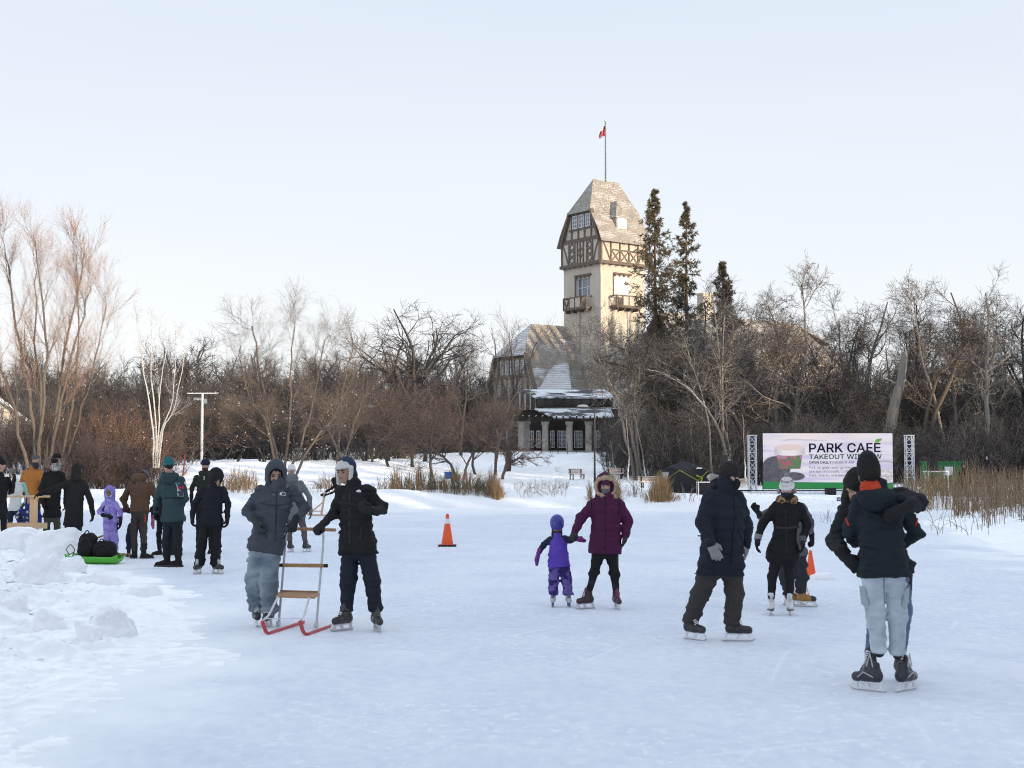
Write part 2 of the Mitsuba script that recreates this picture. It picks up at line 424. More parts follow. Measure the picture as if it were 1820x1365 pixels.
balcony(RF, 1.25, 4.55, Z(545), Z(523), 1.0); balcony(LF, .75, 4.5, Z(546), Z(523), .75)
put(PAV, 'drainpipe', cat([tube([RF.p(3.6, Z(549), .08), RF.p(3.6, 5, .08)], .06, 6), tube([LF.p(2.6, Z(549), .08), LF.p(2.6, 5, .08)], .06, 6)]), 'mat_grey_metal')

# jettied timber storey
J = .16
RJ, LJ = Face(TOWER0 - E2 * J - E1 * J, E1, -E2), Face(TOWER0 + E2 * (TW + J) - E1 * J, -E2, -E1)
WJ = TW + 2 * J
put(PAV, 'infill', cat([box(TOWER0 + E1 * TW / 2 + E2 * TW / 2 + EZ * (zj + ze) / 2, (TW + 2 * J, TW + 2 * J, ze - zj), np.array([E1, E2, EZ]))]), 'mat_infill', label='cream plaster between the timbers of the jettied storey')


def timber(f, kind):
    b = []
    o0, o1 = .003, .09
    b += [f.box(-.12, WJ + .12, zj - .16, zj + .16, .003, .20), f.box(0, WJ, ze - .2, ze + .02, o0, o1)]
    for s in (0, WJ - .2): b.append(f.box(s, s + .2, zj + .16, ze - .2, o0, o1))
    for s in np.linspace(.5, WJ - .6, 7): b.append(f.box(s - .07, s + .07, zj - .30, zj - .163, .003, .26))
    m0, m1 = zj + .16, ze - .2
    if kind == 0:
        P = [1.35, 2.55, 3.75, 4.95]
        for s in P: b.append(f.box(s - .08, s + .08, m0, m1, o0, o1 - .003))
        zm = (m0 + m1) / 2
        b.append(f.box(P[0] + .083, P[-1] - .083, zm, zm + .13, o0, o1 - .008))
        for a, c in zip(P[:-1], P[1:]): b += [f.bar(a + .08, m0, c - .08, zm, .11, o0, .07), f.bar(a + .08, zm, c - .08, m0, .11, o0, .078)]
        for a, c in ((.2, 1.3), (WJ - .2, 5.0)):
            q = np.array([(a, m1), (a + (c - a) * .45, (m0 + m1) / 2 + .15), (c, m0)])
            b += [f.bar(*q[0], *q[1], .14, o0, .075), f.bar(*q[1], *q[2], .14, o0, .082)]
    else:
        P = [1.25, 2.2, 2.62, 3.05, 3.55, 4.1, 5.0]
        for s in P: b.append(f.box(s - .07, s + .07, m0, m1, o0, o1 - .003))
        for cx in (1.72, 4.55):
            for cz in (m0 + .42, (m0 + m1) / 2, m1 - .42):
                r = .40 if cx < 2 else .38
                q = [(cx - r, cz), (cx, cz + r), (cx + r, cz), (cx, cz - r)]
                for i in range(4): b.append(f.bar(*q[i], *q[(i + 1) % 4], .10, o0, .07 + .004 * (i % 2)))
        cz = (m0 + m1) / 2; q = [(2.62, cz), (3.1, cz + .55), (3.6, cz), (3.1, cz - .55)]
        for i in range(4): b.append(f.bar(*q[i], *q[(i + 1) % 4], .11, o0, .07 + .004 * (i % 2)))
        for zz in (m0 + .85, m1 - .85): b.append(f.box(1.32, 2.13, zz - .06, zz + .06, o0, .084)), b.append(f.box(4.17, 4.93, zz - .06, zz + .06, o0, .084))
        for a, c in ((.2, 1.15), (WJ - .2, 5.1)):
            q = np.array([(a, m1), (a + (c - a) * .5, (m0 + m1) / 2 + .2), (c, m0)])
            b += [f.bar(*q[0], *q[1], .13, o0, .075), f.bar(*q[1], *q[2], .13, o0, .082)]
    return cat(b)


put(PAV, 'timber_frame', timber(RJ, 0), 'mat_timber', kind='stuff'); put(PAV, 'timber_frame', timber(LJ, 1), 'mat_timber', kind='stuff')


def clipped_roof(o, L, prof, clip_r, clip_z, inset, over, name, bsdf, ends=(True, True), t=.16, holder=PAV, inset1=None):
    """A steep gabled roof with clipped ends along E1: o the foot of the ridge line's start; prof: (half width, z) from eave to ridge."""
    prof = np.asarray(prof, float)
    inset1 = inset if inset1 is None else inset1
    zr = prof[-1, 1]
    kids = []
    for sg in (-1, 1):
        pts = []
        for r, z in prof:
            t_ = (z - clip_z) / (zr - clip_z)
            a0 = -over + (inset + over) * max(t_, 0) if ends[0] else 0
            a1 = L + over - (inset1 + over) * max(t_, 0) if ends[1] else L
            pts.append((o + E1 * a0 + E2 * r * sg + EZ * z, o + E1 * a1 + E2 * r * sg + EZ * z))
        v = np.array([q for p in pts for q in p]); n = len(pts)
        f = np.array([[2 * i, 2 * i + 1, 2 * i + 3, 2 * i + 2] for i in range(n - 1)])
        kids.append(thick(v, f, t))
    for e, a0, a1 in ((0, -over, inset), (1, L + over, L - inset1)):
        if not ends[e]: continue
        v = np.array([o + E1 * a0 + E2 * clip_r + EZ * clip_z, o + E1 * a0 - E2 * clip_r + EZ * clip_z, o + E1 * a1 + EZ * zr])
        v = np.vstack([v, [v[0] * .5 + v[1] * .5]])
        kids.append(thick(v, np.array([[0, 2, 3, 3], [3, 2, 1, 1]]), t))
    return [put(holder, name, m, b, label=l) for m, b, l in zip(kids, bsdf, (None,) * 9)]


def thick(v, f, t):
    """The sheet made t thick (downwards)."""
    n = len(v); f = np.asarray(f)
    fs = [[q[0], q[1], q[2]] for q in f] + [[q[0], q[2], q[3]] for q in f if q[3] != q[2]]
    fs = np.array(fs)
    nrm = np.cross(v[fs[0, 1]] - v[fs[0, 0]], v[fs[0, 2]] - v[fs[0, 0]])
    if nrm[2] < 0: fs = fs[:, ::-1]
    e = {}
    for a in fs:
        for i in range(3):
            k = (a[i], a[(i + 1) % 3])
            if k[::-1] in e: e.pop(k[::-1])
            else: e[k] = 1
    side = []
    for a, b in e: side += [[a, a + n, b], [b, a + n, b + n]]
    return np.vstack([v, v - EZ * t]), np.vstack([fs, fs[:, ::-1] + n, np.array(side)])


# tower roof and its gable
zr = Z(318, 144.3); zc = Z(373, 142.5)
mid = TOWER0 + E2 * TW / 2
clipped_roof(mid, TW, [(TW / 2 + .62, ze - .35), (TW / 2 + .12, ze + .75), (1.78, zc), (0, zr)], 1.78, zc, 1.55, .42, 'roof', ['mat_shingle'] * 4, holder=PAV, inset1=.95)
GF = Face(mid + E2 * TW / 2, -E2, -E1)
gp = [(TW / 2 - 2.95, ze + .02), (TW / 2 + 2.95, ze + .02), (TW / 2 + 1.72, zc - .06), (TW / 2 - 1.72, zc - .06)]
put(PAV, 'gable', prism(gp, -.3, GF.o, GF.a, EZ, GF.n), 'mat_infill', label='half timbered gable with three windows under the tower roof')
gt = [GF.box(-.1, TW + .1, ze - .05, ze + .2, .013, .17), GF.box(1.0, TW - 1.0, ze + 1.05, ze + 1.22, .003, .12), GF.box(1.0, TW - 1.0, zc - .3, zc - .05, .003, .13)]
c = TW / 2
gx = [(c - 1.42, c - .62), (c - .40, c + .40), (c + .62, c + 1.42)]
for s in (c - 1.55, c - .51, c + .51, c + 1.55): gt.append(GF.box(s - .09, s + .09, ze + .2, zc - .3, .004, .11))
for sg in (-1, 1): gt += [GF.bar(c + sg * 2.98, ze - .3, c + sg * 1.74, zc, .24, .004, .41)]
put(PAV, 'timber_frame', cat(gt), 'mat_timber', kind='stuff')
for a, b in gx: window(PAV, GF, a, b, ze + 1.27, zc - .35, 2, 3, .01, .08)
# dormer in the sunlit slope
DF = Face(TOWER0 + E1 * 2.15 + E2 * .12, E1, -E2)
zd = Z(402)
put(PAV, 'dormer', cat([DF.box(0, 1.5, zd - .2, zd + 1.25, -1.8, 0)]), 'mat_shingle')
window(PAV, DF, .12, 1.38, zd + .06, zd + 1.18, 2, 1, .01, .08, pane='mat_white_pane')
dv = np.array([DF.p(-.18, zd + 1.22, .22), DF.p(1.68, zd + 1.22, .22), DF.p(1.68, zd + 1.22, -1.5), DF.p(-.18, zd + 1.22, -1.5), DF.p(.75, zd + 3.0, -.75), DF.p(.75, zd + 3.0, -1.6)])
put(PAV, 'dormer_roof', thick(dv, np.array([[0, 1, 4, 4], [1, 2, 5, 4], [3, 0, 4, 5]]), .1), 'mat_shingle')
# flag pole
mat('mat_pole', (0.16, 0.21, 0.22), 0.5)
FL = thing('flag_pole', 'thin flag pole on the tower roof', 'flag pole')
fp = mid + E1 * 3.2
put(FL, 'pole', tube([fp + EZ * (zr - .3), fp + EZ * (zr + 3), fp + EZ * Z(214, 145.2)], [.09, .075, .06], 8), 'mat_pole', smooth=True)
put(FL, 'finial', tube([fp + EZ * (Z(214, 145.2) - .02), fp + EZ * (Z(214, 145.2) + .08)], .11, 8), 'mat_grey_metal')
n_, m_ = 22, 13
u, v = np.meshgrid(np.linspace(0, 1, n_), np.linspace(0, 1, m_), indexing='ij')
top = Z(222, 145.2)
fx = -.06 - u * (.42 + .30 * v) + .07 * np.sin(u * 11 + v * 3); fz = top - v * 1.15 - u ** 1.2 * (.75 - .45 * v) + .06 * np.sin(u * 8); fy = .22 * np.sin(u * 9 + 1.5 * v)
V = np.stack([fx, fy, fz], -1).reshape(-1, 3) + np.array([fp[0], fp[1], 0])
i, j = np.meshgrid(np.arange(n_ - 1), np.arange(m_ - 1), indexing='ij'); q = np.stack([i * m_ + j, i * m_ + j + 1, (i + 1) * m_ + j + 1, (i + 1) * m_ + j], -1).reshape(-1, 4)
U, VV = u.ravel(), v.ravel()
leaf = (np.abs(U - .5) < .14 * (1 - .5 * np.abs(VV - .5) / .35) * (1 + .3 * np.sin(VV * 40))) & (np.abs(VV - .5) < .33)
col = np.where(((U < .26) | (U > .74) | leaf)[:, None], [.62, .035, .05], [.82, .82, .82])
solo('flag', 'limp red and white maple leaf flag on the tower flag pole', 'flag', (V, np.vstack([q[:, [0, 1, 2]], q[:, [0, 2, 3]]])), 'mat_vertex', smooth=True, color=col)

# left wing with the big roof
G0 = np.array([at(911, 600, 141.5)[0], 141.5, 0])
zw = lambda y: Z(y, 141.5)
prof = [(5.3, zw(742)), (4.55, zw(716)), (3.5, zw(676)), (2.55, zw(631)), (0, zw(573))]
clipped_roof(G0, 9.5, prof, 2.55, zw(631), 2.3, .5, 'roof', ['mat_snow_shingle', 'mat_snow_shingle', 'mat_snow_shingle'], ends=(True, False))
WF = Face(G0 + E2 * 4.6, -E2, -E1)
wp = [(0, zw(727)), (9.2, zw(727)), (4.6 + 3.35, zw(676)), (4.6 + 2.45, zw(633)), (4.6 - 2.45, zw(633)), (4.6 - 3.35, zw(676))]
put(PAV, 'gable', prism(wp, -.3, WF.o, WF.a, EZ, WF.n), 'mat_infill', label='half timbered gable of the wing left of the tower')
put(PAV, 'wall', cat([WF.box(.2, 9.0, 2.2, zw(727), -.4, -.01), Face(G0 - E2 * 4.4, E1, -E2).box(0.1, 9, 2.2, zw(727), -.4, 0)]), 'mat_stucco')
wt = [WF.box(1.2, 8.0, zw(667), zw(672), .004, .14), WF.box(2.1, 7.1, zw(638), zw(633), .004, .15), WF.box(.4, 8.8, zw(712), zw(706), .006, .16), WF.box(.3, 8.9, zw(727), zw(722), .004, .14)]
for s in np.linspace(2.45, 6.75, 6): wt.append(WF.box(s - .1, s + .1, zw(667), zw(638), .005, .12))
for s in np.linspace(1.2, 8.0, 9): wt.append(WF.box(s - .1, s + .1, zw(706), zw(672), .005, .12))
for s in np.linspace(.6, 8.6, 10): wt.append(WF.box(s - .1, s + .1, zw(722), zw(712), .005, .12))
for sg in (-1, 1):
    for (r0, y0), (r1, y1) in (((2.5, 631), (3.45, 676)), ((3.45, 676), (4.5, 716)), ((4.5, 716), (5.2, 742))): wt.append(WF.bar(4.6 + sg * r0, zw(y0), 4.6 + sg * r1, zw(y1), .3, .006, .5))
put(PAV, 'timber_frame', cat(wt), 'mat_timber', kind='stuff')
for s in (2.55, 3.41, 4.27, 5.13, 5.99): window(PAV, WF, s + .05, s + .62, zw(665), zw(642), 2, 3, .008, .08)
for s in (2.2, 3.9, 5.6): window(PAV, WF, s, s + .7, zw(704), zw(685), 2, 3, .008, .08)
# flared lean-to roof between the wing and the tower
v = np.array([at(1004, 604, 143.9), at(958, 692, 138.2), at(1016, 695, 137.6), at(1010, 640, 140.6)])
put(PAV, 'roof', thick(v, np.array([[0, 1, 2, 3]]), .2), 'mat_snow_shingle', label='snowy flared roof against the tower foot')

# glazed verandah: two lean-to roofs over window bands, french doors behind a colonnade
VF = Face(np.array([at(925, 700, 134)[0], 134.0, 0]), np.array([1.0, 0, 0]), np.array([0, -1.0, 0]))
zv = lambda y: Z(y, 134); vx = lambda px: (px - 925) / 2527 * 134


def lean(x0, x1, y0, d0, y1, d1, name='roof', label=None, b='mat_snow_roof', t=.12):
    a0, a1 = (x0 if isinstance(x0, tuple) else (x0, x0)), (x1 if isinstance(x1, tuple) else (x1, x1))
    v = np.array([at(a0[1], y1, d1), at(a1[1], y1, d1), at(a1[0], y0, d0), at(a0[0], y0, d0)])
    return put(PAV, name, thick(v, np.array([[0, 1, 2, 3]]), t), b, label=label)


def snow_roof(p, n, uv):
    s = smoothstep(0.40, 0.58, fbm(p.x * 0.7, p.y * 1.3, p.z, 4))
    return mix((0.10, 0.10, 0.105), (0.80, 0.82, 0.86), s)


scene['mat_snow_roof'] = {'type': 'twosided', 'b': {'type': 'principled', 'base_color': proc(snow_roof), 'roughness': 0.8, 'specular': 0.2}}
lean((922, 952), (1082, 1090), 692, 137.5, 706, 133.6, label='snowy upper lean-to roof of the verandah')
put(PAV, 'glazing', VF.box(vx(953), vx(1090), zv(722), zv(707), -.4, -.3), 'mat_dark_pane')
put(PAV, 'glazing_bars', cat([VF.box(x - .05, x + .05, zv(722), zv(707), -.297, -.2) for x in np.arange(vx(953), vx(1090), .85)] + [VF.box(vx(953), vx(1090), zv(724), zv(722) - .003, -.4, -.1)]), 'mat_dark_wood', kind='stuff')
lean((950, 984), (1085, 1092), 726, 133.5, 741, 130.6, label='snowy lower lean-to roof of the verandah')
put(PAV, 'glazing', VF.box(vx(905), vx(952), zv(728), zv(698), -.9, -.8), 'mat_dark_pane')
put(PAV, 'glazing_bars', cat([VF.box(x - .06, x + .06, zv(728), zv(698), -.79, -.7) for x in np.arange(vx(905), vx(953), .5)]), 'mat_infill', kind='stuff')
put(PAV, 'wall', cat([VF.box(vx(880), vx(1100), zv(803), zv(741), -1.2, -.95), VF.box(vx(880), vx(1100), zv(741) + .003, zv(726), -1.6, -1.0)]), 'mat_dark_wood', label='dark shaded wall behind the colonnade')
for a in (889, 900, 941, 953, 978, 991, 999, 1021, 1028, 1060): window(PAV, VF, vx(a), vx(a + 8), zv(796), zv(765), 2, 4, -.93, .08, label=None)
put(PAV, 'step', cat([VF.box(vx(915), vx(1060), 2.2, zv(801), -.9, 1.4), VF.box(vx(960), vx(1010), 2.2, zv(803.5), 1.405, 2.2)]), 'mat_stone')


def column(holder, px, y0, y1, d, r):
    x = at(px, 800, d)[0]
    k = numbered(f'{holder}__column')
    z0, z1 = Z(y0, d), Z(y1, d)
    scene[k] = ply(lathe([(0, z0 - 1.2), (r * 1.02, z0 - 1.2), (r, z0 + .4), (r * .97, z1 - .3), (r * 1.25, z1 - .28), (r * 1.3, z1), (0, z1 + .001)], (x, d, 0), 14), 'mat_column', smooth=40)


def stone_color(p, n, uv):
    row = dr.floor(p.z * 4.5)
    u = dr.floor((p.x + p.y * 0.7) * 4.0 + cell_rand(row, 2.0) * 3)
    r = cell_rand(u, row, 4.0)
    return mix((0.34, 0.30, 0.265), (0.58, 0.53, 0.475), 0.5 * r + 0.5 * fbm(p.x * 6, p.y * 6, p.z * 6, 3))


scene['mat_column'] = {'type': 'twosided', 'b': {'type': 'principled', 'base_color': proc(stone_color), 'roughness': 0.9, 'specular': 0.2}}
for px in (926, 936, 969, 1012, 1046): column(PAV, px, 805, 749, 131.5 if px != 936 else 133, .30)
PB = Face(np.array([at(880, 745, 131)[0], 131.0, 0]), np.array([1.0, 0, 0]), np.array([0, -1.0, 0]))
pz, pxm = Z(748, 131), lambda px: (px - 880) / 2527 * 131
put(PAV, 'pergola_beam', cat([PB.box(pxm(905), pxm(1075), pz, pz + .22, -.1, .1), PB.box(pxm(905), pxm(1075), pz, pz + .22, -1.3, -1.1)]), 'mat_dark_wood')
put(PAV, 'rafter', cat([PB.box(x - .06, x + .06, pz + .223, pz + .42, -2.0, .7) for x in np.arange(pxm(905), pxm(1075), .62)]), 'mat_dark_wood', kind='stuff')
put(PAV, 'rafter_snow', cat([PB.box(x - .06, x + .06, pz + .423, pz + .48, -2.0, .68) for x in np.arange(pxm(905), pxm(1075), .62)]), 'snow_plain', kind='stuff')
RAIL = thing('terrace_railing', 'thin black railing posts before the colonnade', 'railing')
for px in (948, 963, 978, 992, 1009, 1024):
    x = at(px, 800, 128.5)[0]
    k = numbered(f'{RAIL}__post'); scene[k] = ply(tube([[x, 128.5, Z(810, 128.5) - .5], [x, 128.5, Z(786, 128.5)]], .035, 6), 'mat_black_metal')

# right wing: sunlit roof with dormers and a chimney behind the spruces
R0 = np.array([at(1168, 600, 152)[0], 152.0, 0])
zq = lambda y: Z(y, 156)
clipped_roof(R0, 24, [(7.2, zq(702)), (6.3, zq(690)), (3.4, zq(622)), (0, zq(560))], 3.0, zq(600), 2.4, .4, 'roof', ['mat_snow_shingle', 'mat_snow_shingle', 'mat_snow_shingle', 'mat_snow_shingle'], ends=(False, True))
put(PAV, 'wall', box(R0 + E1 * 12 + EZ * (zq(700) + 2) / 2, (23, 12, zq(700) - 2), np.array([E1, E2, EZ])), 'mat_stucco')
for s in (8, 13.5, 19):
    D = Face(R0 + E1 * s - E2 * 5.2, E1, -E2)
    put(PAV, 'dormer', D.box(0, 2.0, zq(672), zq(640), -3, 0), 'mat_infill')
    window(PAV, D, .3, 1.7, zq(668), zq(645), 2, 2, .008, .09)
    dv = np.array([D.p(-.2, zq(640), .25), D.p(2.2, zq(640), .25), D.p(2.2, zq(640), -3), D.p(-.2, zq(640), -3), D.p(1, zq(622), .1), D.p(1, zq(622), -3)])
    put(PAV, 'dormer_roof', thick(dv, np.array([[1, 2, 5, 4], [3, 0, 4, 5], [0, 1, 4, 4]]), .12), 'mat_snow_shingle')
put(PAV, 'chimney', cat([box(R0 + E1 * 7.2 + EZ * zq(550), (1.5, 1.0, 3.2), np.array([E1, E2, EZ])), box(R0 + E1 * 7.2 + EZ * (zq(550) + 1.7), (1.75, 1.25, .2), np.array([E1, E2, EZ]))]), 'mat_stucco')

# long pergola left of the pavilion
PG = thing('pergola', 'long pergola of stone columns in the trees left of the pavilion', 'pergola')
for px in (500, 512, 556, 566, 583, 596, 636, 664, 690): column(PG, px, 797, 744, 128, .33)
Q = Face(np.array([at(480, 745, 128)[0], 128.0, 0]), np.array([1.0, 0, 0]), np.array([0, -1.0, 0]))
qz = Z(743, 128); qx = lambda px: (px - 480) / 2527 * 128
put(PG, 'beam', cat([Q.box(qx(480), qx(720), qz, qz + .25, -.12, .12), Q.box(qx(480), qx(720), qz, qz + .25, -1.6, -1.36)]), 'mat_dark_wood')
put(PG, 'rafter', cat([Q.box(x - .07, x + .07, qz + .253, qz + .45, -2.3, .8) for x in np.arange(0, qx(720), .7)]), 'mat_dark_wood', kind='stuff')
put(PG, 'wall', Q.box(qx(480), qx(900), 2.0, Z(756, 130), -3, -2.6), 'mat_dark_wood')
LW = thing('low_wall', 'low dark retaining wall with a snow cap in the left trees', 'wall')
W = Face(np.array([at(468, 800, 108)[0], 108.0, 0]), np.array([1.0, 0, 0]), np.array([0, -1.0, 0]))
put(LW, 'wall', W.box(0, 7.6, 1.2, Z(808, 108), -.4, 0), 'mat_stone'); put(LW, 'snow', W.box(-.05, 7.65, Z(808, 108) + .002, Z(804, 108), -.45, .05), 'snow_plain')
put(LW, 'wall', W.box(1, 8.0, 1.2, Z(800, 112), -4.4, -4), 'mat_stone'); put(LW, 'snow', W.box(.95, 8.05, Z(800, 112) + .002, Z(796, 112), -4.45, -3.95), 'snow_plain')

# house at the left edge
HS = thing('house', 'pale house with a snow covered roof behind the willows', 'house')
H = Face(np.array([at(-60, 760, 104)[0], 104.0, 0]), np.array([.96, .28, 0]), np.array([.28, -.96, 0]))
hz = lambda y: Z(y, 104)
put(HS, 'wall', prism([(0, 1), (4.2, 1), (4.2, hz(742)), (2.1, hz(704)), (0, hz(742))], -9, H.o, H.a, EZ, H.n), 'mat_infill')
v = np.array([H.p(-.4, hz(750), .4), H.p(-.4, hz(750), -9.3), H.p(2.1, hz(702), -9.3), H.p(2.1, hz(702), .4)]); put(HS, 'roof', thick(v, np.array([[0, 1, 2, 3]]), .25), 'snow_plain')
v = np.array([H.p(4.6, hz(750), .4), H.p(4.6, hz(750), -9.3), H.p(2.1, hz(702), -9.3), H.p(2.1, hz(702), .4)]); put(HS, 'roof', thick(v, np.array([[0, 1, 2, 3]]), .25), 'snow_plain')
window(HS, H, .9, 1.8, hz(790), hz(765), 2, 2, .01, .08, 'mat_dark_pane'); window(HS, H, 2.6, 3.5, hz(790), hz(765), 2, 2, .01, .08, 'mat_dark_pane')
# ---------------------------------------------------------------- trees
mat('bark_dark', (0.078, 0.070, 0.067))
mat('twig_dark', (0.103, 0.093, 0.091))
mat('twig_grey', (0.158, 0.144, 0.138))
mat('bark_tan', (0.145, 0.115, 0.092))
mat('twig_tan', (0.165, 0.122, 0.095))
mat('twig_red', (0.118, 0.086, 0.077))
mat('twig_rust', (0.215, 0.135, 0.095))
mat('bark_grey', (0.25, 0.225, 0.20))
mat('willow_twig', (0.40, 0.235, 0.165))
mat('bark_birch', (0.56, 0.53, 0.50))
mat('needles', (0.120, 0.100, 0.064), 0.7)
mat('bark_spruce', (0.13, 0.095, 0.07))


def limb(rng, p0, d0, L, n, wig, up, r0, r1):
    """One wandering polyline."""
    p, d = np.array(p0, float), np.array(d0, float) / np.linalg.norm(d0)
    out = [p.copy()]
    for _ in range(n - 1):
        d = d + wig * rng.normal(size=3) + np.array([0, 0, up]); d /= np.linalg.norm(d)
        p = p + d * L / (n - 1); out.append(p.copy())
    return np.array(out), np.linspace(r0, r1, n)


def sprout(rng, P, R, n, t0, t1, L, ang, sd, wig, up, N, rr, tip, shrink=.5, rmin=.006):
    """n children on every polyline of the batch."""
    B, M = P.shape[:2]
    t = np.sort(rng.uniform(t0, t1, (B, n)), 1)
    f = t * (M - 1); i = np.minimum(f.astype(int), M - 2); w = (f - i)[..., None]
    b = np.arange(B)[:, None]
    p = P[b, i] * (1 - w) + P[b, i + 1] * w
    tg = P[b, i + 1] - P[b, i]; tg /= np.linalg.norm(tg, axis=-1, keepdims=True) + 1e-12
    r = (R[b, i] * (1 - w[..., 0]) + R[b, i + 1] * w[..., 0]).ravel()
    p, tg, t = p.reshape(-1, 3), tg.reshape(-1, 3), t.ravel()
    q = rng.normal(size=p.shape); q -= (q * tg).sum(1, keepdims=True) * tg; q /= np.linalg.norm(q, axis=1, keepdims=True)
    a = np.radians(np.clip(rng.normal(ang, sd, len(p)), 8, 110))[:, None]
    d = np.cos(a) * tg + np.sin(a) * q
    ln = L * (1 - shrink * (t - t0) / max(t1 - t0, 1e-6)) * rng.uniform(.65, 1.25, len(p))
    pts = [p]
    for _ in range(N - 1):
        d = d + wig * rng.normal(size=d.shape) + np.array([0, 0, up]); d /= np.linalg.norm(d, axis=1, keepdims=True)
        pts.append(pts[-1] + d * (ln / (N - 1))[:, None])
    r0 = np.maximum(np.minimum(r * rr, r), rmin)
    return np.stack(pts, 1), r0[:, None] * np.linspace(1, tip, N)[None]


def bare_tree(seed, stems, levels, thick=3, fat=1.0):
    """stems: (P, R) polylines of one length; levels: sprout arguments. Returns (wood, twigs)."""
    rng = np.random.default_rng(seed)
    P = np.array([s[0] for s in stems]); R = np.array([s[1] for s in stems])
    wood, twigs = [tubes(P, R, 8)], []
    pool = [(P, R)]
    for k, lv in enumerate(levels):
        src = pool[-1]
        P, R = sprout(rng, *src, *lv)
        m = tubes(P, R * (fat if k >= thick - 1 else 1), 5 if k == 0 else (4 if k == 1 else 3))
        (wood if k < thick - 1 else twigs).append(m)
        pool.append((P, R))
    return cat(wood), cat(twigs)


def stem_set(rng, n, h, r, lean, wig, up, N=12, spread=.3, tip=.25):
    out = []
    for k in range(n):
        a = 2 * np.pi * (k + rng.uniform(0, .8)) / n
        d = np.array([math.cos(a) * lean, math.sin(a) * lean, 1.0]) * rng.uniform(.9, 1.1)
        p0 = np.array([math.cos(a) * spread, math.sin(a) * spread, -.25]) if n > 1 else np.array([0, 0, -.3])
        out.append(limb(rng, p0, d, h * rng.uniform(.82, 1.08), N, wig, up, r * rng.uniform(.75, 1.1), r * tip))
    return out


#                n   t0   t1   L   ang sd wig  up   N  rr  tip
def oak(seed, h=12.0):
    rng = np.random.default_rng(seed); k = h / 12
    st = stem_set(rng, 1, 6.0 * k, .34 * k, .12, .10, .02, 10, tip=.62)
    return bare_tree(seed, st, [(9, .42, 1.0, 6.6 * k, 42, 14, .21, .05, 10, .62, .25, .25), (8, .2, 1.0, 2.9 * k, 48, 15, .24, .05, 7, .6, .3, .4, .016),
                                (6, .15, 1.0, 1.25 * k, 45, 15, .25, .04, 4, .6, .5, .4, .012), (4, .1, 1.0, .62 * k, 45, 15, .25, .02, 2, .7, .6, .4, .010)], 3, 1.0)


def tall_tree(seed, h=15.0):
    rng = np.random.default_rng(seed); k = h / 15
    n = 1 if rng.random() < .5 else 2
    st = stem_set(rng, n, 13.6 * k, .22 * k, .07 if n == 1 else .16, .075, .03, 14, spread=.2, tip=.2)
    return bare_tree(seed, st, [(17 // n + 4, .30, .98, 4.6 * k, 44, 14, .20, .07, 8, .6, .25, .55), (8, .15, 1.0, 1.9 * k, 45, 15, .24, .04, 6, .6, .35, .4, .014),
                                (5, .1, 1.0, .95 * k, 42, 14, .26, .03, 4, .7, .6, .4, .011), (2, .1, 1.0, .5 * k, 40, 14, .2, .02, 2, .8, .7, .4, .010)], 3)


def bushy_tree(seed, h=4.8):
    rng = np.random.default_rng(seed); k = h / 4.8
    st = stem_set(rng, int(rng.integers(1, 4)), 3.4 * k, .075 * k, .30, .12, .03, 9, tip=.3, spread=.12)
    return bare_tree(seed, st, [(11, .30, 1.0, 2.1 * k, 38, 12, .16, .10, 8, .55, .25, .3), (7, .15, 1.0, 1.2 * k, 38, 14, .2, .08, 6, .6, .35, .4, .009),
                                (5, .1, 1.0, .75 * k, 36, 14, .2, .07, 4, .7, .6, .4, .006), (2, .1, 1.0, .42 * k, 36, 14, .2, .04, 3, .8, .7, .4, .005)], 3)


def brush(seed, h=3.6, n=60, w=1.5, twigr=.008):
    """A clump of many thin upright stems with side twigs."""
    rng = np.random.default_rng(seed)
    out = []
    for _ in range(n):
        p0 = np.array([rng.uniform(-w, w), rng.uniform(-w * .7, w * .7), -.2])
        out.append(limb(rng, p0, [rng.normal(0, .25), rng.normal(0, .25), 1], h * rng.uniform(.55, 1.1), 7, .13, .04, rng.uniform(.012, .03), .007))
    P = np.array([o[0] for o in out]); R = np.array([o[1] for o in out])
    P2, R2 = sprout(rng, P, R, 9, .15, 1, h * .30, 35, 14, .16, .10, 5, .7, .6, .4, twigr)
    P3, R3 = sprout(rng, P2, R2, 4, .1, 1, h * .14, 38, 14, .2, .05, 3, .8, .7, .4, twigr)
    return cat([tubes(P, R, 4), tubes(P2, R2, 3), tubes(P3, R3, 3)])


def group_of(name, **parts):
    scene[name] = {'type': 'shapegroup', **{k: ply(m, b, smooth=True) for k, (m, b) in parts.items()}}
    return name


def plant(group, name, label, cat_, x, y, s=1.0, rot=0.0, grp=None, sz=None, dz=0.0, kind=None):
    key = thing(name, label, cat_, grp, kind)
    z = float(ground_z(x, y)) + dz
    scene[key] = {'type': 'instance', 'to_world': T().translate([float(x), float(y), z]).rotate([0, 0, 1], rot).scale([s, s, sz or s]), 'g': {'type': 'ref', 'id': group}}
    return key


def plant_px(group, name, label, cat_, px, top, d, h, rot=0.0, grp=None, wide=1.0, dz=0.0):
    """Stands where the picture column meets distance d, with its top at the picture row; h: the group's own height."""
    x = at(px, CY, d)[0]
    z0 = float(ground_z(x, d)) + dz
    s = (at(px, top, d)[2] - z0) / h
    return plant(group, name, label, cat_, x, d, s * wide, rot, grp, s, dz)


def height(*ms): return max(float(m[0][:, 2].max()) for m in ms)


ORD = 'first second third fourth fifth sixth seventh eighth ninth tenth eleventh twelfth thirteenth fourteenth fifteenth sixteenth seventeenth eighteenth nineteenth twentieth'.split()


def nth(px, pxs): return ORD[sorted(pxs).index(px)]


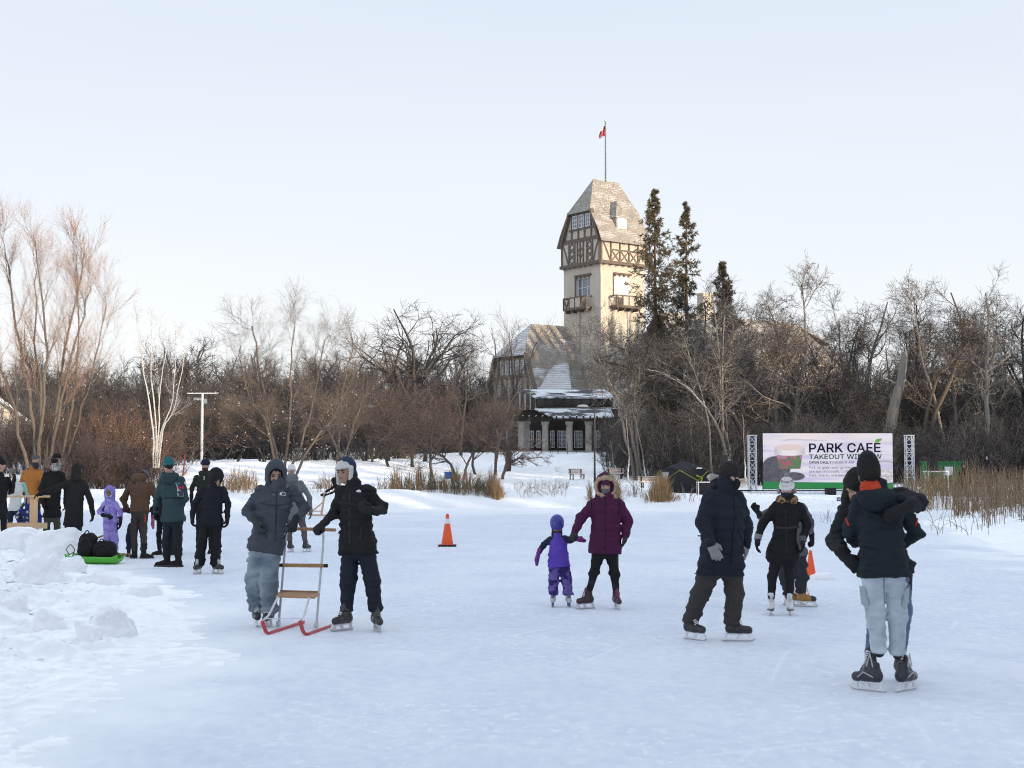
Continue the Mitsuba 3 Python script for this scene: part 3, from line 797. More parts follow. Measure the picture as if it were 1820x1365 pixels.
rngT = np.random.default_rng(77)
OAK, TALL, BUSH = [], [], []
for i in range(5):
    w, t = oak(100 + i)
    OAK.append((group_of(f'group_oak_{i}', trunk=(w, 'bark_dark'), crown=(t, 'twig_dark')), height(w, t)))
for i in range(6):
    w, t = tall_tree(200 + i)
    TALL.append((group_of(f'group_tall_{i}', trunk=(w, 'bark_dark' if i % 2 else 'bark_grey'), crown=(t, 'twig_grey' if i % 3 else 'twig_tan')), height(w, t)))
for i in range(4):
    w, t = bushy_tree(300 + i)
    BUSH.append((group_of(f'group_bushy_{i}', trunk=(w, 'bark_dark'), crown=(t, 'twig_red' if i % 2 else 'twig_tan')), height(w, t)))

# oaks of the left and middle background, each at its place in the row: (column, top row, distance, which)
OAKS = [(716, 540, 118, 0), (820, 574, 118, 1), (352, 596, 112, 2), (250, 628, 108, 3), (160, 640, 118, 4), (420, 610, 120, 0), (585, 612, 118, 3), (655, 620, 124, 1),
                      (30, 655, 110, 2), (300, 622, 126, 1), (95, 650, 128, 3), (205, 634, 128, 0), (480, 622, 128, 2), (535, 618, 124, 4), (640, 640, 112, 2), (395, 640, 106, 4), (690, 650, 108, 1), (560, 650, 106, 0), (325, 650, 104, 3), (755, 655, 106, 2)]
for px, top, d, i in OAKS:
    k, h = OAK[i]
    big = top < 600
    plant_px(k, 'oak_tree', {716: 'big bare oak with wide twisted dark limbs against the sky, left of the tower', 820: 'bare oak with curving limbs between the biggest oak and the half timbered wing', 352: 'dark bare oak rising behind the white lamp mast'}.get(px, f'bare dark oak, {nth(px, [o[0] for o in OAKS if o[1] > 600])} from the left in the wood left of the tower' if top > 600 else ''),
             'tree', px, top, d, h, rngT.uniform(0, 360) if px != 716 else 40, None if big else 'bare oaks of the wood left of the tower', 1.0 if not big else (  .55 if px == 820 else 1.3))

# tall bare trees of the right hand wood
TALLS = [(1395, 452, 102, 0), (1340, 520, 108, 1), (1450, 488, 108, 2), (1510, 530, 104, 3), (1548, 512, 112, 4), (1640, 494, 106, 5), (1690, 462, 100, 0), (1745, 505, 104, 1), (1800, 520, 100, 2),
                      (1600, 540, 118, 3), (1480, 540, 120, 5), (1250, 470, 118, 1), (1310, 560, 116, 4), (1425, 540, 118, 3), (1720, 540, 118, 4), (1780, 545, 116, 5), (1370, 560, 120, 2), (1660, 545, 120, 0), (1840, 500, 108, 3), (1570, 565, 100, 1)]
for px, top, d, i in TALLS:
    k, h = TALL[i]
    plant_px(k, 'bare_tree', {1395: 'tallest bare tree with a fine fan of twigs left of the advertising screen', 1690: 'tall bare tree with spreading crooked limbs right of the screen'}.get(px, f'bare tree, {nth(px, [o[0] for o in TALLS])} from the left in the wood behind the screen'),
             'tree', px, top, d, h, rngT.uniform(0, 360), None if px in (1395, 1690) else 'bare trees of the wood behind the screen')

# low bushy trees between the pond and the pavilion
BUSHES = [(620, 670, 84, 0, 0), (695, 665, 86, 1, 1), (735, 690, 92, 3, 1), (772, 672, 82, 1, 1), (820, 700, 84, 3, 1), (848, 690, 92, 1, 1), (655, 680, 90, 2, 0), (600, 700, 88, 2, 0), (560, 690, 92, 0, 0), (470, 690, 90, 2, 0), (420, 700, 92, 0, 0), (390, 690, 96, 2, 0), (190, 690, 80, 3, 0), (150, 680, 76, 1, 0), (220, 700, 84, 1, 0), (330, 700, 90, 2, 0)]
for px, top, d, i, col in BUSHES:
    k, h = BUSH[i]
    plant_px(k, 'bushy_tree', f'low bushy reddish tree, {nth(px, [o[0] for o in BUSHES if o[0] > 680])} from the left before the pavilion' if px > 680 else f'low bushy brown tree, {nth(px, [o[0] for o in BUSHES if o[0] <= 680])} from the left along the left wood', 'tree', px, top, d, h, rngT.uniform(0, 360),
             'bushy trees before the pavilion' if px > 680 else 'bushy trees at the left wood edge', 1.15)

# undergrowth: dense thin brush along both woods
for i in range(4): group_of(f'group_brush_{i}', stems=(brush(400 + i), 'twig_dark' if i % 2 else 'bark_dark'))
for i in range(2): group_of(f'group_redbrush_{i}', stems=(brush(420 + i, 3.0, 50, 1.6), 'twig_red' if i else 'twig_rust'))
rB = np.random.default_rng(5)
n = 0
labels['undergrowth'] = {'label': 'dense dark undergrowth of thin bare stems', 'category': 'undergrowth', 'kind': 'stuff'}


def under(px, d, s, g, name):
    global n
    n += 1
    x = float(at(px, CY, d)[0])
    sx = s * rB.uniform(.9, 1.2)
    scene[f'{name}__{n:03d}'] = {'type': 'instance', 'to_world': T().translate([x, float(d), float(ground_z(x, d))]).rotate([0, 0, 1], rB.uniform(0, 360)).scale([sx, sx, s * rB.uniform(.85, 1.2)]), 'g': {'type': 'ref', 'id': g}}


for d in (90, 96, 103, 112, 122):
    for px in np.arange(1118 + (d - 90) * .4, 1900, 2527 * 2.7 / d):
        under(px + rB.uniform(-14, 14), d + rB.uniform(-2, 2), (1.10 + .016 * (d - 90)) * (1.0 if px > 1190 else .78), f'group_brush_{rB.integers(4)}', 'undergrowth')
for d in (100, 114, 128):
    for px in np.arange(-40, 700, 2527 * 3.0 / d):
        under(px + rB.uniform(-14, 14), d + rB.uniform(-2, 2), 1.05 + .01 * (d - 90), f'group_brush_{rB.integers(4)}', 'undergrowth')
labels['red_brush'] = {'label': 'thicket of rust red bare shrub stems on the left bank', 'category': 'shrubs', 'kind': 'stuff'}
for px, d, s in [(165, 66, .8), (195, 68, .85), (230, 67, .75), (255, 70, .8), (140, 70, .9), (120, 75, .9), (210, 74, 1.1), (170, 78, 1.3), (240, 80, 1.2), (130, 82, 1.3), (60, 80, .9), (20, 78, .8), (300, 86, .9)]:
    under(px, d, s, f'group_redbrush_{0 if px in (170, 240, 130, 210) else 1}', 'red_brush')
# the far wood that closes the view
far = cat([tall_tree(910, 15.0)[0], brush(431, 9.0, 90, 5.0, .022)])
group_of('group_far', stems=(far, 'bark_dark'))
labels['far_woodland'] = {'label': 'far off bare woodland closing the view', 'category': 'woodland', 'kind': 'stuff'}
for d, a, b, s in ((142, -60, 900, .92), (150, 1200, 1900, 1.0), (165, -60, 1900, 1.0), (185, -60, 1900, 1.05)):
    for px in np.arange(a, b, 2527 * 6.0 / d):
        if 960 < px < 1150 and d < 160: continue
        under(px + rB.uniform(-20, 20), d + rB.uniform(-3, 3), s, 'group_far', 'far_woodland')
# ---------------------------------------------------------------- single trees
def hero(name, label, wood, twigs, x, y, bw, bt, dz=0.0, snow=None, scale=1.0):
    key = thing(name, label, 'tree')
    o = np.array([x, y, float(ground_z(x, y)) + dz])
    put(key, 'trunk', (wood[0] * scale + o, wood[1]), bw, smooth=True)
    put(key, 'crown', (twigs[0] * scale + o, twigs[1]), bt, smooth=True)
    if snow is not None: put(key, 'snow', (snow[0] * scale + o, snow[1]), 'snow_plain', smooth=True)
    return key


def px_stem(pts, d, r0, r1, n=12, bend=0.0, jig=0.0, seed=0):
    """A stem through picture points at distance d (bend: how far its top leans away), relative to its foot."""
    rng = np.random.default_rng(seed)
    w = np.array([at(p[0], p[1], d) for p in pts]); w[:, 1] += np.linspace(0, bend, len(w))
    w = spline(w, n)
    w[1:-1] += rng.normal(0, jig, (n - 2, 3))
    return w, np.linspace(r0, r1, n)


def from_px(name, label, stems_px, d, levels, bw, bt, seed=1, r=.12, tip=.2, snow=False, jig=.05, bends=None, thick=3):
    foot = at(*stems_px[0][0], d)
    st = []
    for i, s in enumerate(stems_px):
        P, R = px_stem(s, d, r * (1 if i == 0 else .8), r * tip, 14, (bends or [0] * 99)[i], jig, seed + i)
        st.append((P, R))
    w, t = bare_tree(seed, st, levels, thick)
    key = thing(name, label, 'tree')
    put(key, 'trunk', w, bw, smooth=True)
    put(key, 'crown', t, bt, smooth=True)
    if snow:
        sn = [tube(P[1:11] + np.array([0, -.3 * R[1], .55 * R[1]]), np.maximum(R[1:11] * .42, .015) * np.array([1, .9, .4, 1, .8, .3, .7, 1, .5, .2]), 6) for P, R in st]
        put(key, 'snow', cat(sn), 'snow_plain', smooth=True)
    return key


WILLOW = [(13, .22, .97, 2.7, 24, 8, .08, .10, 8, .42, .16, .6, .009), (8, .10, 1.0, 1.6, 25, 9, .11, .09, 6, .5, .3, .45, .0055), (5, .1, 1.0, .95, 26, 10, .12, .07, 4, .7, .5, .5, .0042)]
from_px('willow_tree', 'tall many stemmed willow with pinkish sunlit twigs at the left edge', [[(62, 830), (52, 720), (25, 600), (5, 480), (-12, 410)], [(70, 832), (80, 700), (88, 580), (76, 470), (66, 425)], [(78, 832), (92, 740), (110, 600), (135, 480), (126, 430)],
        [(82, 832), (105, 740), (125, 640), (155, 540), (158, 490)], [(50, 832), (30, 740), (8, 660), (-20, 560), (-30, 460)], [(66, 832), (66, 720), (52, 620), (44, 500), (34, 440)]], 66, WILLOW, 'bark_tan', 'willow_twig', 21, .115, .06, jig=.05, bends=[1, -1, 1.5, 0, -1, 2])
from_px('willow_tree', 'slender sunlit willow just right of the tallest willow', [[(108, 832), (128, 720), (140, 620), (138, 500), (136, 430)], [(112, 832), (140, 740), (165, 660), (185, 560), (178, 520)]], 68, WILLOW, 'bark_tan', 'willow_twig', 31, .075, .06, jig=.04)
BIRCH = [(7, .35, .98, 1.3, 26, 9, .10, .10, 7, .4, .25, .5, .007), (5, .15, 1, .6, 30, 10, .12, .05, 5, .6, .5, .4, .0035), (3, .1, 1, .35, 30, 10, .12, .02, 3, .8, .7, .4, .003)]
from_px('birch_tree', 'slim white barked birch with several stems beside the red thicket', [[(273, 832), (272, 760), (258, 680), (248, 610), (240, 545)], [(276, 832), (277, 750), (268, 660), (270, 590), (267, 570)], [(279, 832), (282, 760), (284, 700), (293, 640), (296, 600)],
        [(281, 832), (286, 770), (305, 720), (311, 660), (312, 570)], [(282, 832), (290, 760), (309, 730), (326, 640), (331, 610)]], 68, BIRCH, 'bark_birch', 'bark_birch', 41, .058, .12, jig=.02)
BROWN = [(12, .18, .97, 2.2, 32, 10, .11, .07, 8, .42, .2, .5, .010), (7, .12, 1.0, 1.25, 34, 11, .14, .06, 6, .55, .35, .4, .005), (5, .1, 1.0, .75, 34, 12, .15, .05, 4, .7, .5, .4, .0035), (1, .3, 1, .45, 30, 10, .14, .03, 3, .8, .6, .4, .003)]
from_px('thicket_tree', 'brown many stemmed tree with hazy twigs behind the sled pushers', [[(500, 858), (478, 760), (452, 640), (440, 580), (434, 580)], [(505, 858), (515, 760), (520, 660), (528, 590), (522, 570)], [(520, 858), (560, 780), (600, 730), (640, 640), (650, 640)],
        [(510, 858), (540, 760), (560, 660), (570, 590), (582, 595)], [(495, 858), (470, 760), (440, 700), (420, 620), (420, 620)]], 67, BROWN, 'bark_tan', 'twig_tan', 51, .085, .08, jig=.05, bends=[2, -1, 0, 3, 1])
from_px('thicket_tree', 'small brown tree right of the hazy many stemmed one', [[(598, 850), (600, 780), (610, 700), (622, 640), (626, 600)], [(602, 850), (620, 780), (640, 720), (662, 690), (690, 670)]], 72, BROWN, 'bark_tan', 'twig_tan', 55, .08, .15, jig=.05)
from_px('thicket_tree', 'thin grey tree before the left end of the verandah', [[(880, 846), (884, 780), (878, 720), (892, 660), (900, 625)], [(881, 846), (888, 780), (902, 720), (930, 680), (942, 650)]], 90, BROWN, 'bark_dark', 'twig_grey', 58, .09, .15, jig=.05)
# the tree before the half timbered wing and the leaning one at its foot
MID = [(9, .35, .98, 2.4, 38, 12, .13, .08, 8, .5, .3, .45, .014), (6, .15, 1.0, 1.3, 38, 13, .18, .06, 6, .6, .4, .4, .007), (4, .1, 1.0, .8, 36, 13, .2, .04, 4, .7, .6, .4, .005)]
from_px('pavilion_tree', 'bare tree standing before the half timbered wing of the pavilion', [[(904, 838), (906, 760), (915, 700), (930, 660), (960, 600)], [(904, 838), (905, 760), (897, 700), (885, 650), (878, 600)], [(905, 838), (907, 760), (912, 690), (908, 640), (905, 590)]], 96, MID, 'bark_dark', 'twig_tan', 61, .15, .12, jig=.06)
from_px('crab_apple', 'small leaning crab apple with low spreading branches before the pavilion lawn', [[(893, 852), (897, 835), (901, 815), (890, 800), (872, 795)], [(893, 852), (897, 835), (912, 818), (935, 815), (965, 812)], [(893, 852), (898, 835), (906, 812), (920, 800), (945, 795)]], 80,
        [(10, .3, 1, 1.1, 36, 12, .12, .02, 6, .6, .4, .4, .012), (6, .1, 1, .55, 36, 12, .14, .03, 4, .6, .6, .4, .009), (3, .1, 1, .3, 36, 12, .14, .03, 3, .8, .7, .4, .008)], 'twig_red', 'twig_red', 65, .09, .25, jig=.02)
LEAN = [(14, .38, .98, 2.5, 46, 14, .19, .05, 8, .5, .3, .4, .018), (8, .15, 1.0, 1.5, 44, 14, .22, .04, 6, .6, .4, .4, .011), (5, .1, 1.0, .85, 40, 14, .22, .04, 4, .7, .6, .4, .010), (1, .1, 1, .45, 38, 12, .2, .04, 3, .8, .7, .4, .009)]
from_px('leaning_tree', 'leaning tree arching left with snow along its trunk', [[(1342, 868), (1312, 800), (1270, 735), (1205, 680), (1120, 655), (1060, 640)], [(1345, 868), (1330, 800), (1300, 735), (1230, 680), (1150, 635), (1085, 612)]], 91, LEAN, 'bark_dark', 'twig_dark', 71, .30, .2, snow=True, jig=.05)
from_px('leaning_tree', 'thin leaning pair of trunks dusted with snow beside the black lamp post', [[(1140, 868), (1128, 800), (1115, 740), (1090, 700), (1068, 645)], [(1132, 868), (1118, 800), (1098, 720), (1080, 670), (1050, 610)], [(1145, 868), (1135, 800), (1128, 720), (1130, 670), (1122, 630)]], 89, LEAN, 'bark_grey', 'twig_dark', 75, .14, .2, snow=False, jig=.05)
from_px('leaning_tree', 'slim straight grey trunk with a snowy foot left of the screen truss', [[(1283, 868), (1284, 800), (1283, 740), (1284, 650), (1288, 560)], [(1283, 868), (1284, 800), (1283, 720), (1279, 640), (1268, 540)]], 89, LEAN[:3], 'bark_grey', 'twig_dark', 78, .14, .25, snow=False, jig=.03)
from_px('leaning_tree', 'thin leaning trunk with frost between the tent and the lamp', [[(1305, 868), (1290, 800), (1262, 735), (1222, 690), (1180, 665)], [(1268, 868), (1262, 800), (1258, 740), (1240, 680), (1215, 600)]], 88, LEAN[:3], 'bark_grey', 'twig_dark', 79, .11, .25, snow=True, jig=.03)
# the thick broken trunk behind the screen
key = thing('broken_tree', 'thick pale dead trunk with a broken top leaning behind the screen', 'tree trunk')
P, R = px_stem([(1568, 880), (1577, 790), (1588, 730), (1600, 680), (1607, 640), (1608, 625)], 96, .52, .16, 14, 0, .02, 3)
put(key, 'trunk', tube(P, R, 12), 'bark_grey', smooth=True)
P2, R2 = px_stem([(1598, 690), (1590, 680), (1578, 676), (1565, 672)], 96, .1, .03, 8, 0, .02, 4)
put(key, 'branch', tube(P2, R2, 7), 'bark_grey', smooth=True)
put(key, 'snow', tube([at(1568, 868, 95.3), at(1570, 840, 95.4), at(1573, 825, 95.45)], [.15, .1, .03], 6), 'snow_plain', smooth=True)
from_px('dead_tree', 'bare tree with a tan leaning bough right of the dead trunk', [[(1652, 870), (1655, 760), (1700, 650), (1712, 590), (1690, 520)], [(1655, 870), (1640, 790), (1660, 690), (1690, 640), (1745, 590)]], 97, LEAN[:3], 'bark_tan', 'twig_dark', 83, .2, .25, jig=.05)
from_px('dead_tree', 'straight pale trunk at the edge of the reeds far right', [[(1762, 880), (1757, 790), (1752, 700), (1758, 600), (1752, 520)]], 92, LEAN[:3], 'bark_grey', 'twig_dark', 86, .22, .25, jig=.05)


# thin saplings with frosted feet along the edge of the right wood
_rs = np.random.default_rng(23)
_sx = sorted([1092, 1118, 1152, 1196, 1218, 1236, 1262, 1300, 1312, 1326])
for i, px in enumerate(_sx):
    d = 88.2 + _rs.uniform(-.6, .9); ln = _rs.uniform(-34, 10); hh = _rs.uniform(70, 150)
    key = thing('sapling', f'thin bare sapling with frost on its foot, {ORD[i]} from the left along the right wood', 'sapling', 'frosted saplings along the right wood')
    P, R = px_stem([(px, 868), (px + ln * .35, 868 - hh * .4), (px + ln, 868 - hh)], d, .075, .02, 9, 0, .03, 60 + i)
    put(key, 'trunk', tube(P, R, 6), 'bark_grey', smooth=True)
    P2, R2 = sprout(np.random.default_rng(90 + i), P[None], R[None], 9, .3, 1, 1.1, 40, 12, .15, .06, 6, .6, .4, .4, .008)
    P3, R3 = sprout(np.random.default_rng(190 + i), P2, R2, 5, .2, 1, .5, 40, 12, .15, .04, 4, .6, .4, .4, .006)
    put(key, 'branches', cat([tubes(P2, R2, 4), tubes(P3, R3, 3)]), 'twig_grey', smooth=True)
    put(key, 'snow', tube(P[:5] + [-.02, -.04, 0], R[:5] * np.array([.8, 1, .7, .9, .3]), 6), 'snow_plain', smooth=True)


def spruce(seed, h, wmax, open_=.0, full=1.0):
    rng = np.random.default_rng(seed)
    tr = tube(np.array([[0, 0, -.3], [.03, 0, h * .3], [-.04, .03, h * .65], [0, 0, h]]), [.32, .24, .13, .03], 10)
    B = []
    z = h * .16
    while z < h * .99:
        t = z / h
        w = wmax * (1 - t) ** .85 * (.55 + .45 * min(1, (t - .1) / .2))
        for k in range(rng.integers(4, 7)):
            if rng.random() < open_ * .6: continue
            a = rng.uniform(0, 2 * np.pi); L = max(w * rng.uniform(.35, 1.3), .12)
            s = np.linspace(0, 1, 7)
            droop = -.30 * L * s ** 1.3 + .34 * L * s ** 3 + (.8 * L * s * min(1, max(0, (t - .85) / .1)))
            B.append((np.stack([L * s * math.cos(a), L * s * math.sin(a), z + droop + rng.normal(0, .03)], 1), np.linspace(.035, .01, 7) * (1.2 - t)))
        z += h * rng.uniform(.010, .017) / full
    P = np.array([b[0] for b in B]); R = np.array([b[1] for b in B])
    P2, R2 = sprout(rng, P, R, 11, .15, 1.0, .95, 50, 12, .12, -.04, 4, .6, .7, .4, .008)
    P2 = P2[:, :1] + (P2 - P2[:, :1]) * np.repeat(np.clip(np.linalg.norm(P[:, -1] - P[:, 0], axis=1) / 1.9, .14, 1.0), 11)[:, None, None]
    # needle sprays: short tapering spindles round the side shoots
    Q = np.concatenate([P2[:, :2].reshape(-1, 2, 3), P2[:, 1:3].reshape(-1, 2, 3), P2[:, 2:4].reshape(-1, 2, 3)])
    Q = np.repeat(Q, 3, 0); m = len(Q)
    p = Q[:, 0] + (Q[:, 1] - Q[:, 0]) * rng.uniform(0, 1, (m, 1))
    d = (Q[:, 1] - Q[:, 0]); d /= np.linalg.norm(d, axis=1, keepdims=True) + 1e-9
    d = d + .75 * rng.normal(size=d.shape); d /= np.linalg.norm(d, axis=1, keepdims=True)
    L = rng.uniform(.14, .32, (m, 1))
    S = np.stack([p, p + d * L], 1)
    return cat([tr, tubes(P, R, 4)]), tubes(S, np.broadcast_to([.033, .004], (m, 2)), 3)


for px, top, d, seed, w, op, lab in [(1166, 336, 122, 1, 4.9, .48, 'tall dark spruce standing right against the tower'), (1222, 358, 126, 2, 4.0, .66, 'thin ragged spruce, second tallest, right of the tall one'), (1287, 465, 122, 3, 3.8, .52, 'short spruce right of the two tall spruces')]:
    x = at(px, CY, d)[0]; h = at(px, top, d)[2] - float(ground_z(x, d))
    w_, t_ = spruce(500 + seed, h, w, op)
    hero('spruce_tree', lab, w_, t_, x, d, 'bark_spruce', 'needles')

# snow dabs and frost bits caught in the twigs at the left
rng = np.random.default_rng(9)
m = 260
px = np.concatenate([rng.uniform(60, 640, m // 2), rng.normal(240, 120, m // 4), rng.normal(520, 90, m // 4)]); py = np.concatenate([rng.uniform(650, 820, m // 2), rng.uniform(640, 800, m // 4), rng.uniform(700, 820, m // 4)])
oct_v = np.array([[1, 0, 0], [-1, 0, 0], [0, 1, 0], [0, -1, 0], [0, 0, 1], [0, 0, -1.0]]); oct_f = np.array([[0, 2, 4], [2, 1, 4], [1, 3, 4], [3, 0, 4], [2, 0, 5], [1, 2, 5], [3, 1, 5], [0, 3, 5]])
solo('twig_snow', 'small dabs of snow caught in the twigs of the left wood', 'snow', cat([(oct_v * rng.uniform(.016, .032) + at(a, b, rng.uniform(66, 74)), oct_f) for a, b in zip(px, py)]), 'snow_plain', kind='stuff')

# unseen trees added outside the frame to the right to shade the rink and tower
rng = np.random.default_rng(15)
belt = []


def belt_tree(x, y, h):
    ph = rng.uniform(0, 6.28); z_ = 0.0
    for q in range(7):
        a = np.arange(9) * 2 * np.pi / 9 + ph + q
        r0 = 3.1 * (1 - q / 7.6) * (1 + .25 * rng.normal(size=9)); z0 = h * (.04 + q * .13)
        rim = np.stack([r0 * np.cos(a), r0 * np.sin(a), z0 + .35 * rng.normal(size=9)], 1)
        V = np.vstack([rim, [[0, 0, z0 + h * .2]]]) + [x, y, 0]
        belt.append((V, np.array([[k, (k + 1) % 9, 9] for k in range(9)])))


sh = SUN[:2] / np.linalg.norm(SUN[:2]); sv_ = np.array([-sh[1], sh[0]])
for v in np.arange(-90, 190, 2.4):
    for row in range(3):
        x, y = sh * (66 + row * 6 + rng.uniform(-2, 2)) + sv_ * v
        if y > 5 and abs(x / y) < .46: continue
        belt_tree(x, y, 20.5 * rng.uniform(.84, 1.06))
for v in np.arange(99, 134, 1.15):
    for row in range(2):
        q = sv_ * v
        t = next(t for t in np.arange(-60, 120, 1.0) if (q + sh * t)[0] > .43 * (q + sh * t)[1]) + row * 5 + rng.uniform(0, 2)
        x, y = q + sh * t
        belt_tree(x, y, (17.2 + .118 * 48) * rng.uniform(.95, 1.05))
solo('spruce_belt', 'unseen belt of dense spruces added to shade the rink and tower', 'trees', cat(belt), 'needles', kind='stuff')
# ---------------------------------------------------------------- smooth surfaces from distance fields, and the people built with them
def surface(sdf, lo, hi, h, fine=None):
    """Surface nets over a box: sdf(points (n, 3)) -> (n,). h: cell size; fine: (z from, z to, h) a finer band of z."""
    ax = [np.arange(lo[k] - h, hi[k] + 2 * h, h) for k in range(3)]
    if fine: ax[2] = np.unique(np.round(np.concatenate([np.arange(lo[2] - h, fine[0], h), np.arange(fine[0], fine[1], fine[2]), np.arange(fine[1], hi[2] + 2 * h, h)]), 5))
    G = np.stack(np.meshgrid(*ax, indexing='ij'), -1); shp = G.shape[:3]
    V = sdf(G.reshape(-1, 3)).reshape(shp); I = V < 0
    s = [slice(None, -1), slice(1, None)]
    cs = [(a, b, c) for a in (0, 1) for b in (0, 1) for c in (0, 1)]
    cnt = sum(I[s[a], s[b], s[c]].astype(np.int8) for a, b, c in cs)
    mixed = (cnt > 0) & (cnt < 8)
    ci = np.argwhere(mixed); n = len(ci)
    idx = np.full(mixed.shape, -1); idx[tuple(ci.T)] = np.arange(n)
    acc, num = np.zeros((n, 3)), np.zeros(n)
    for k in range(3):
        for a in (0, 1):
            for b in (0, 1):
                o0 = [0, 0, 0]; o0[(k + 1) % 3], o0[(k + 2) % 3] = a, b
                o1 = list(o0); o1[k] = 1
                i0, i1 = tuple((ci + o0).T), tuple((ci + o1).T)
                v0, v1 = V[i0], V[i1]
                m = (v0 < 0) != (v1 < 0)
                t = np.where(m, v0 / np.where(m, v0 - v1, 1), 0)[:, None]
                acc += np.where(m[:, None], G[i0] * (1 - t) + G[i1] * t, 0); num += m
    verts = acc / np.maximum(num, 1)[:, None]
    faces = []
    for k in range(3):
        u, w = (k + 1) % 3, (k + 2) % 3
        a = [slice(1, -1)] * 3; a[k] = slice(None, -1); b = list(a); b[k] = slice(1, None)
        A, B = I[tuple(a)], I[tuple(b)]
        e = np.argwhere(A != B); off = np.array([1, 1, 1]); off[k] = 0
        e = e + off
        q = []
        for du, dw in ((-1, -1), (0, -1), (0, 0), (-1, 0)):
            c = e.copy(); c[:, u] += du; c[:, w] += dw; q.append(idx[tuple(c.T)])
        q = np.stack(q, 1); ins = I[tuple(e.T)]
        faces += [q[ins], q[~ins][:, ::-1]]
    f = np.vstack(faces)
    return verts, np.vstack([f[:, [0, 1, 2]], f[:, [0, 2, 3]]])


def smin(a, b, k):
    h = np.clip(.5 + .5 * (b - a) / k, 0, 1)
    return b * (1 - h) + a * h - k * h * (1 - h)


def smax(a, b, k): return -smin(-a, -b, k)


def d_cone(p, a, b, ra, rb, want_t=False):
    """Distance to a bone from a to b whose radius runs from ra to rb."""
    a, b = np.asarray(a, float), np.asarray(b, float)
    ab = b - a; L2 = ab @ ab
    t = np.clip(((p - a) @ ab) / max(L2, 1e-12), 0, 1)
    d = np.linalg.norm(p - a - t[:, None] * ab, axis=1) - (ra + (rb - ra) * t)
    return (d, t) if want_t else d


def d_chain(p, pts, rs, k=.02):
    d = None
    for i in range(len(pts) - 1):
        c = d_cone(p, pts[i], pts[i + 1], rs[i], rs[i + 1]); d = c if d is None else smin(d, c, k)
    return d


def d_ell(p, c, r, M=None):
    q = p - np.asarray(c, float)
    if M is not None: q = q @ np.asarray(M).T
    r = np.asarray(r, float)
    k0 = np.linalg.norm(q / r, axis=1); k1 = np.linalg.norm(q / r ** 2, axis=1)
    return k0 * (k0 - 1) / np.maximum(k1, 1e-9)


def unit(v): v = np.asarray(v, float); return v / (np.linalg.norm(v) + 1e-12)


def folds(p, amp, f=(7, 7, 16), seed=0):
    n = meshkit.fbm(p * np.asarray(f, float) + seed * 7.31, 3, seed)
    return amp * (1 - 2 * np.abs(2 * n - 1))


def yaw_vec(a): return np.array([math.sin(math.radians(a)), -math.cos(math.radians(a)), 0.0])


class Head:
    """A head frame: c its centre, yaw where the face looks (0: towards the camera, 90: picture right), pitch down in degrees, tilt towards picture right."""
    def __init__(self, c, yaw=0, pitch=0, tilt=0, s=1.0):
        f = yaw_vec(yaw); p = math.radians(pitch)
        up = np.array([0, 0, 1.0])
        F = f * math.cos(p) - up * math.sin(p); U = up * math.cos(p) + f * math.sin(p)
        R = np.cross(F, U)
        t = math.radians(tilt)
        U2 = U * math.cos(t) + R * math.sin(t); R2 = np.cross(F, U2)
        self.c, self.F, self.U, self.R, self.s = np.asarray(c, float), F, U2, R2, s
        self.M = np.array([R2, F, U2])          # rows: to the person's right hand side of the picture, forward, up

    def w(self, r, f, u): return self.c + (self.R * r + self.F * f + self.U * u) * self.s

    def loc(self, p): return (p - self.c) @ self.M.T / self.s


def d_head(q):
    """Head and face in head coordinates (metres of an adult head)."""
    d = d_ell(q, (0, -.012, .035), (.076, .097, .092))
    d = smin(d, d_ell(q, (0, .022, -.045), (.056, .066, .075)), .03)
    d = smin(d, d_ell(q, (0, .068, -.088), (.026, .022, .022)), .02)
    d = smin(d, d_cone(q, (0, .082, .005), (0, .102, -.030), .009, .014), .012)
    for sg in (-1, 1):
        d = smax(d, -d_ell(q, (sg * .031, .092, .006), (.019, .016, .012)), .012)
        d = smin(d, d_ell(q, (sg * .040, .066, -.028), (.022, .018, .018)), .02)
        d = smin(d, d_ell(q, (sg * .077, -.01, -.008), (.012, .020, .032)), .008)
    d = smin(d, d_cone(q, (-.02, .080, -.058), (.02, .080, -.058), .009, .009), .010)
    return d


HANDS = {}


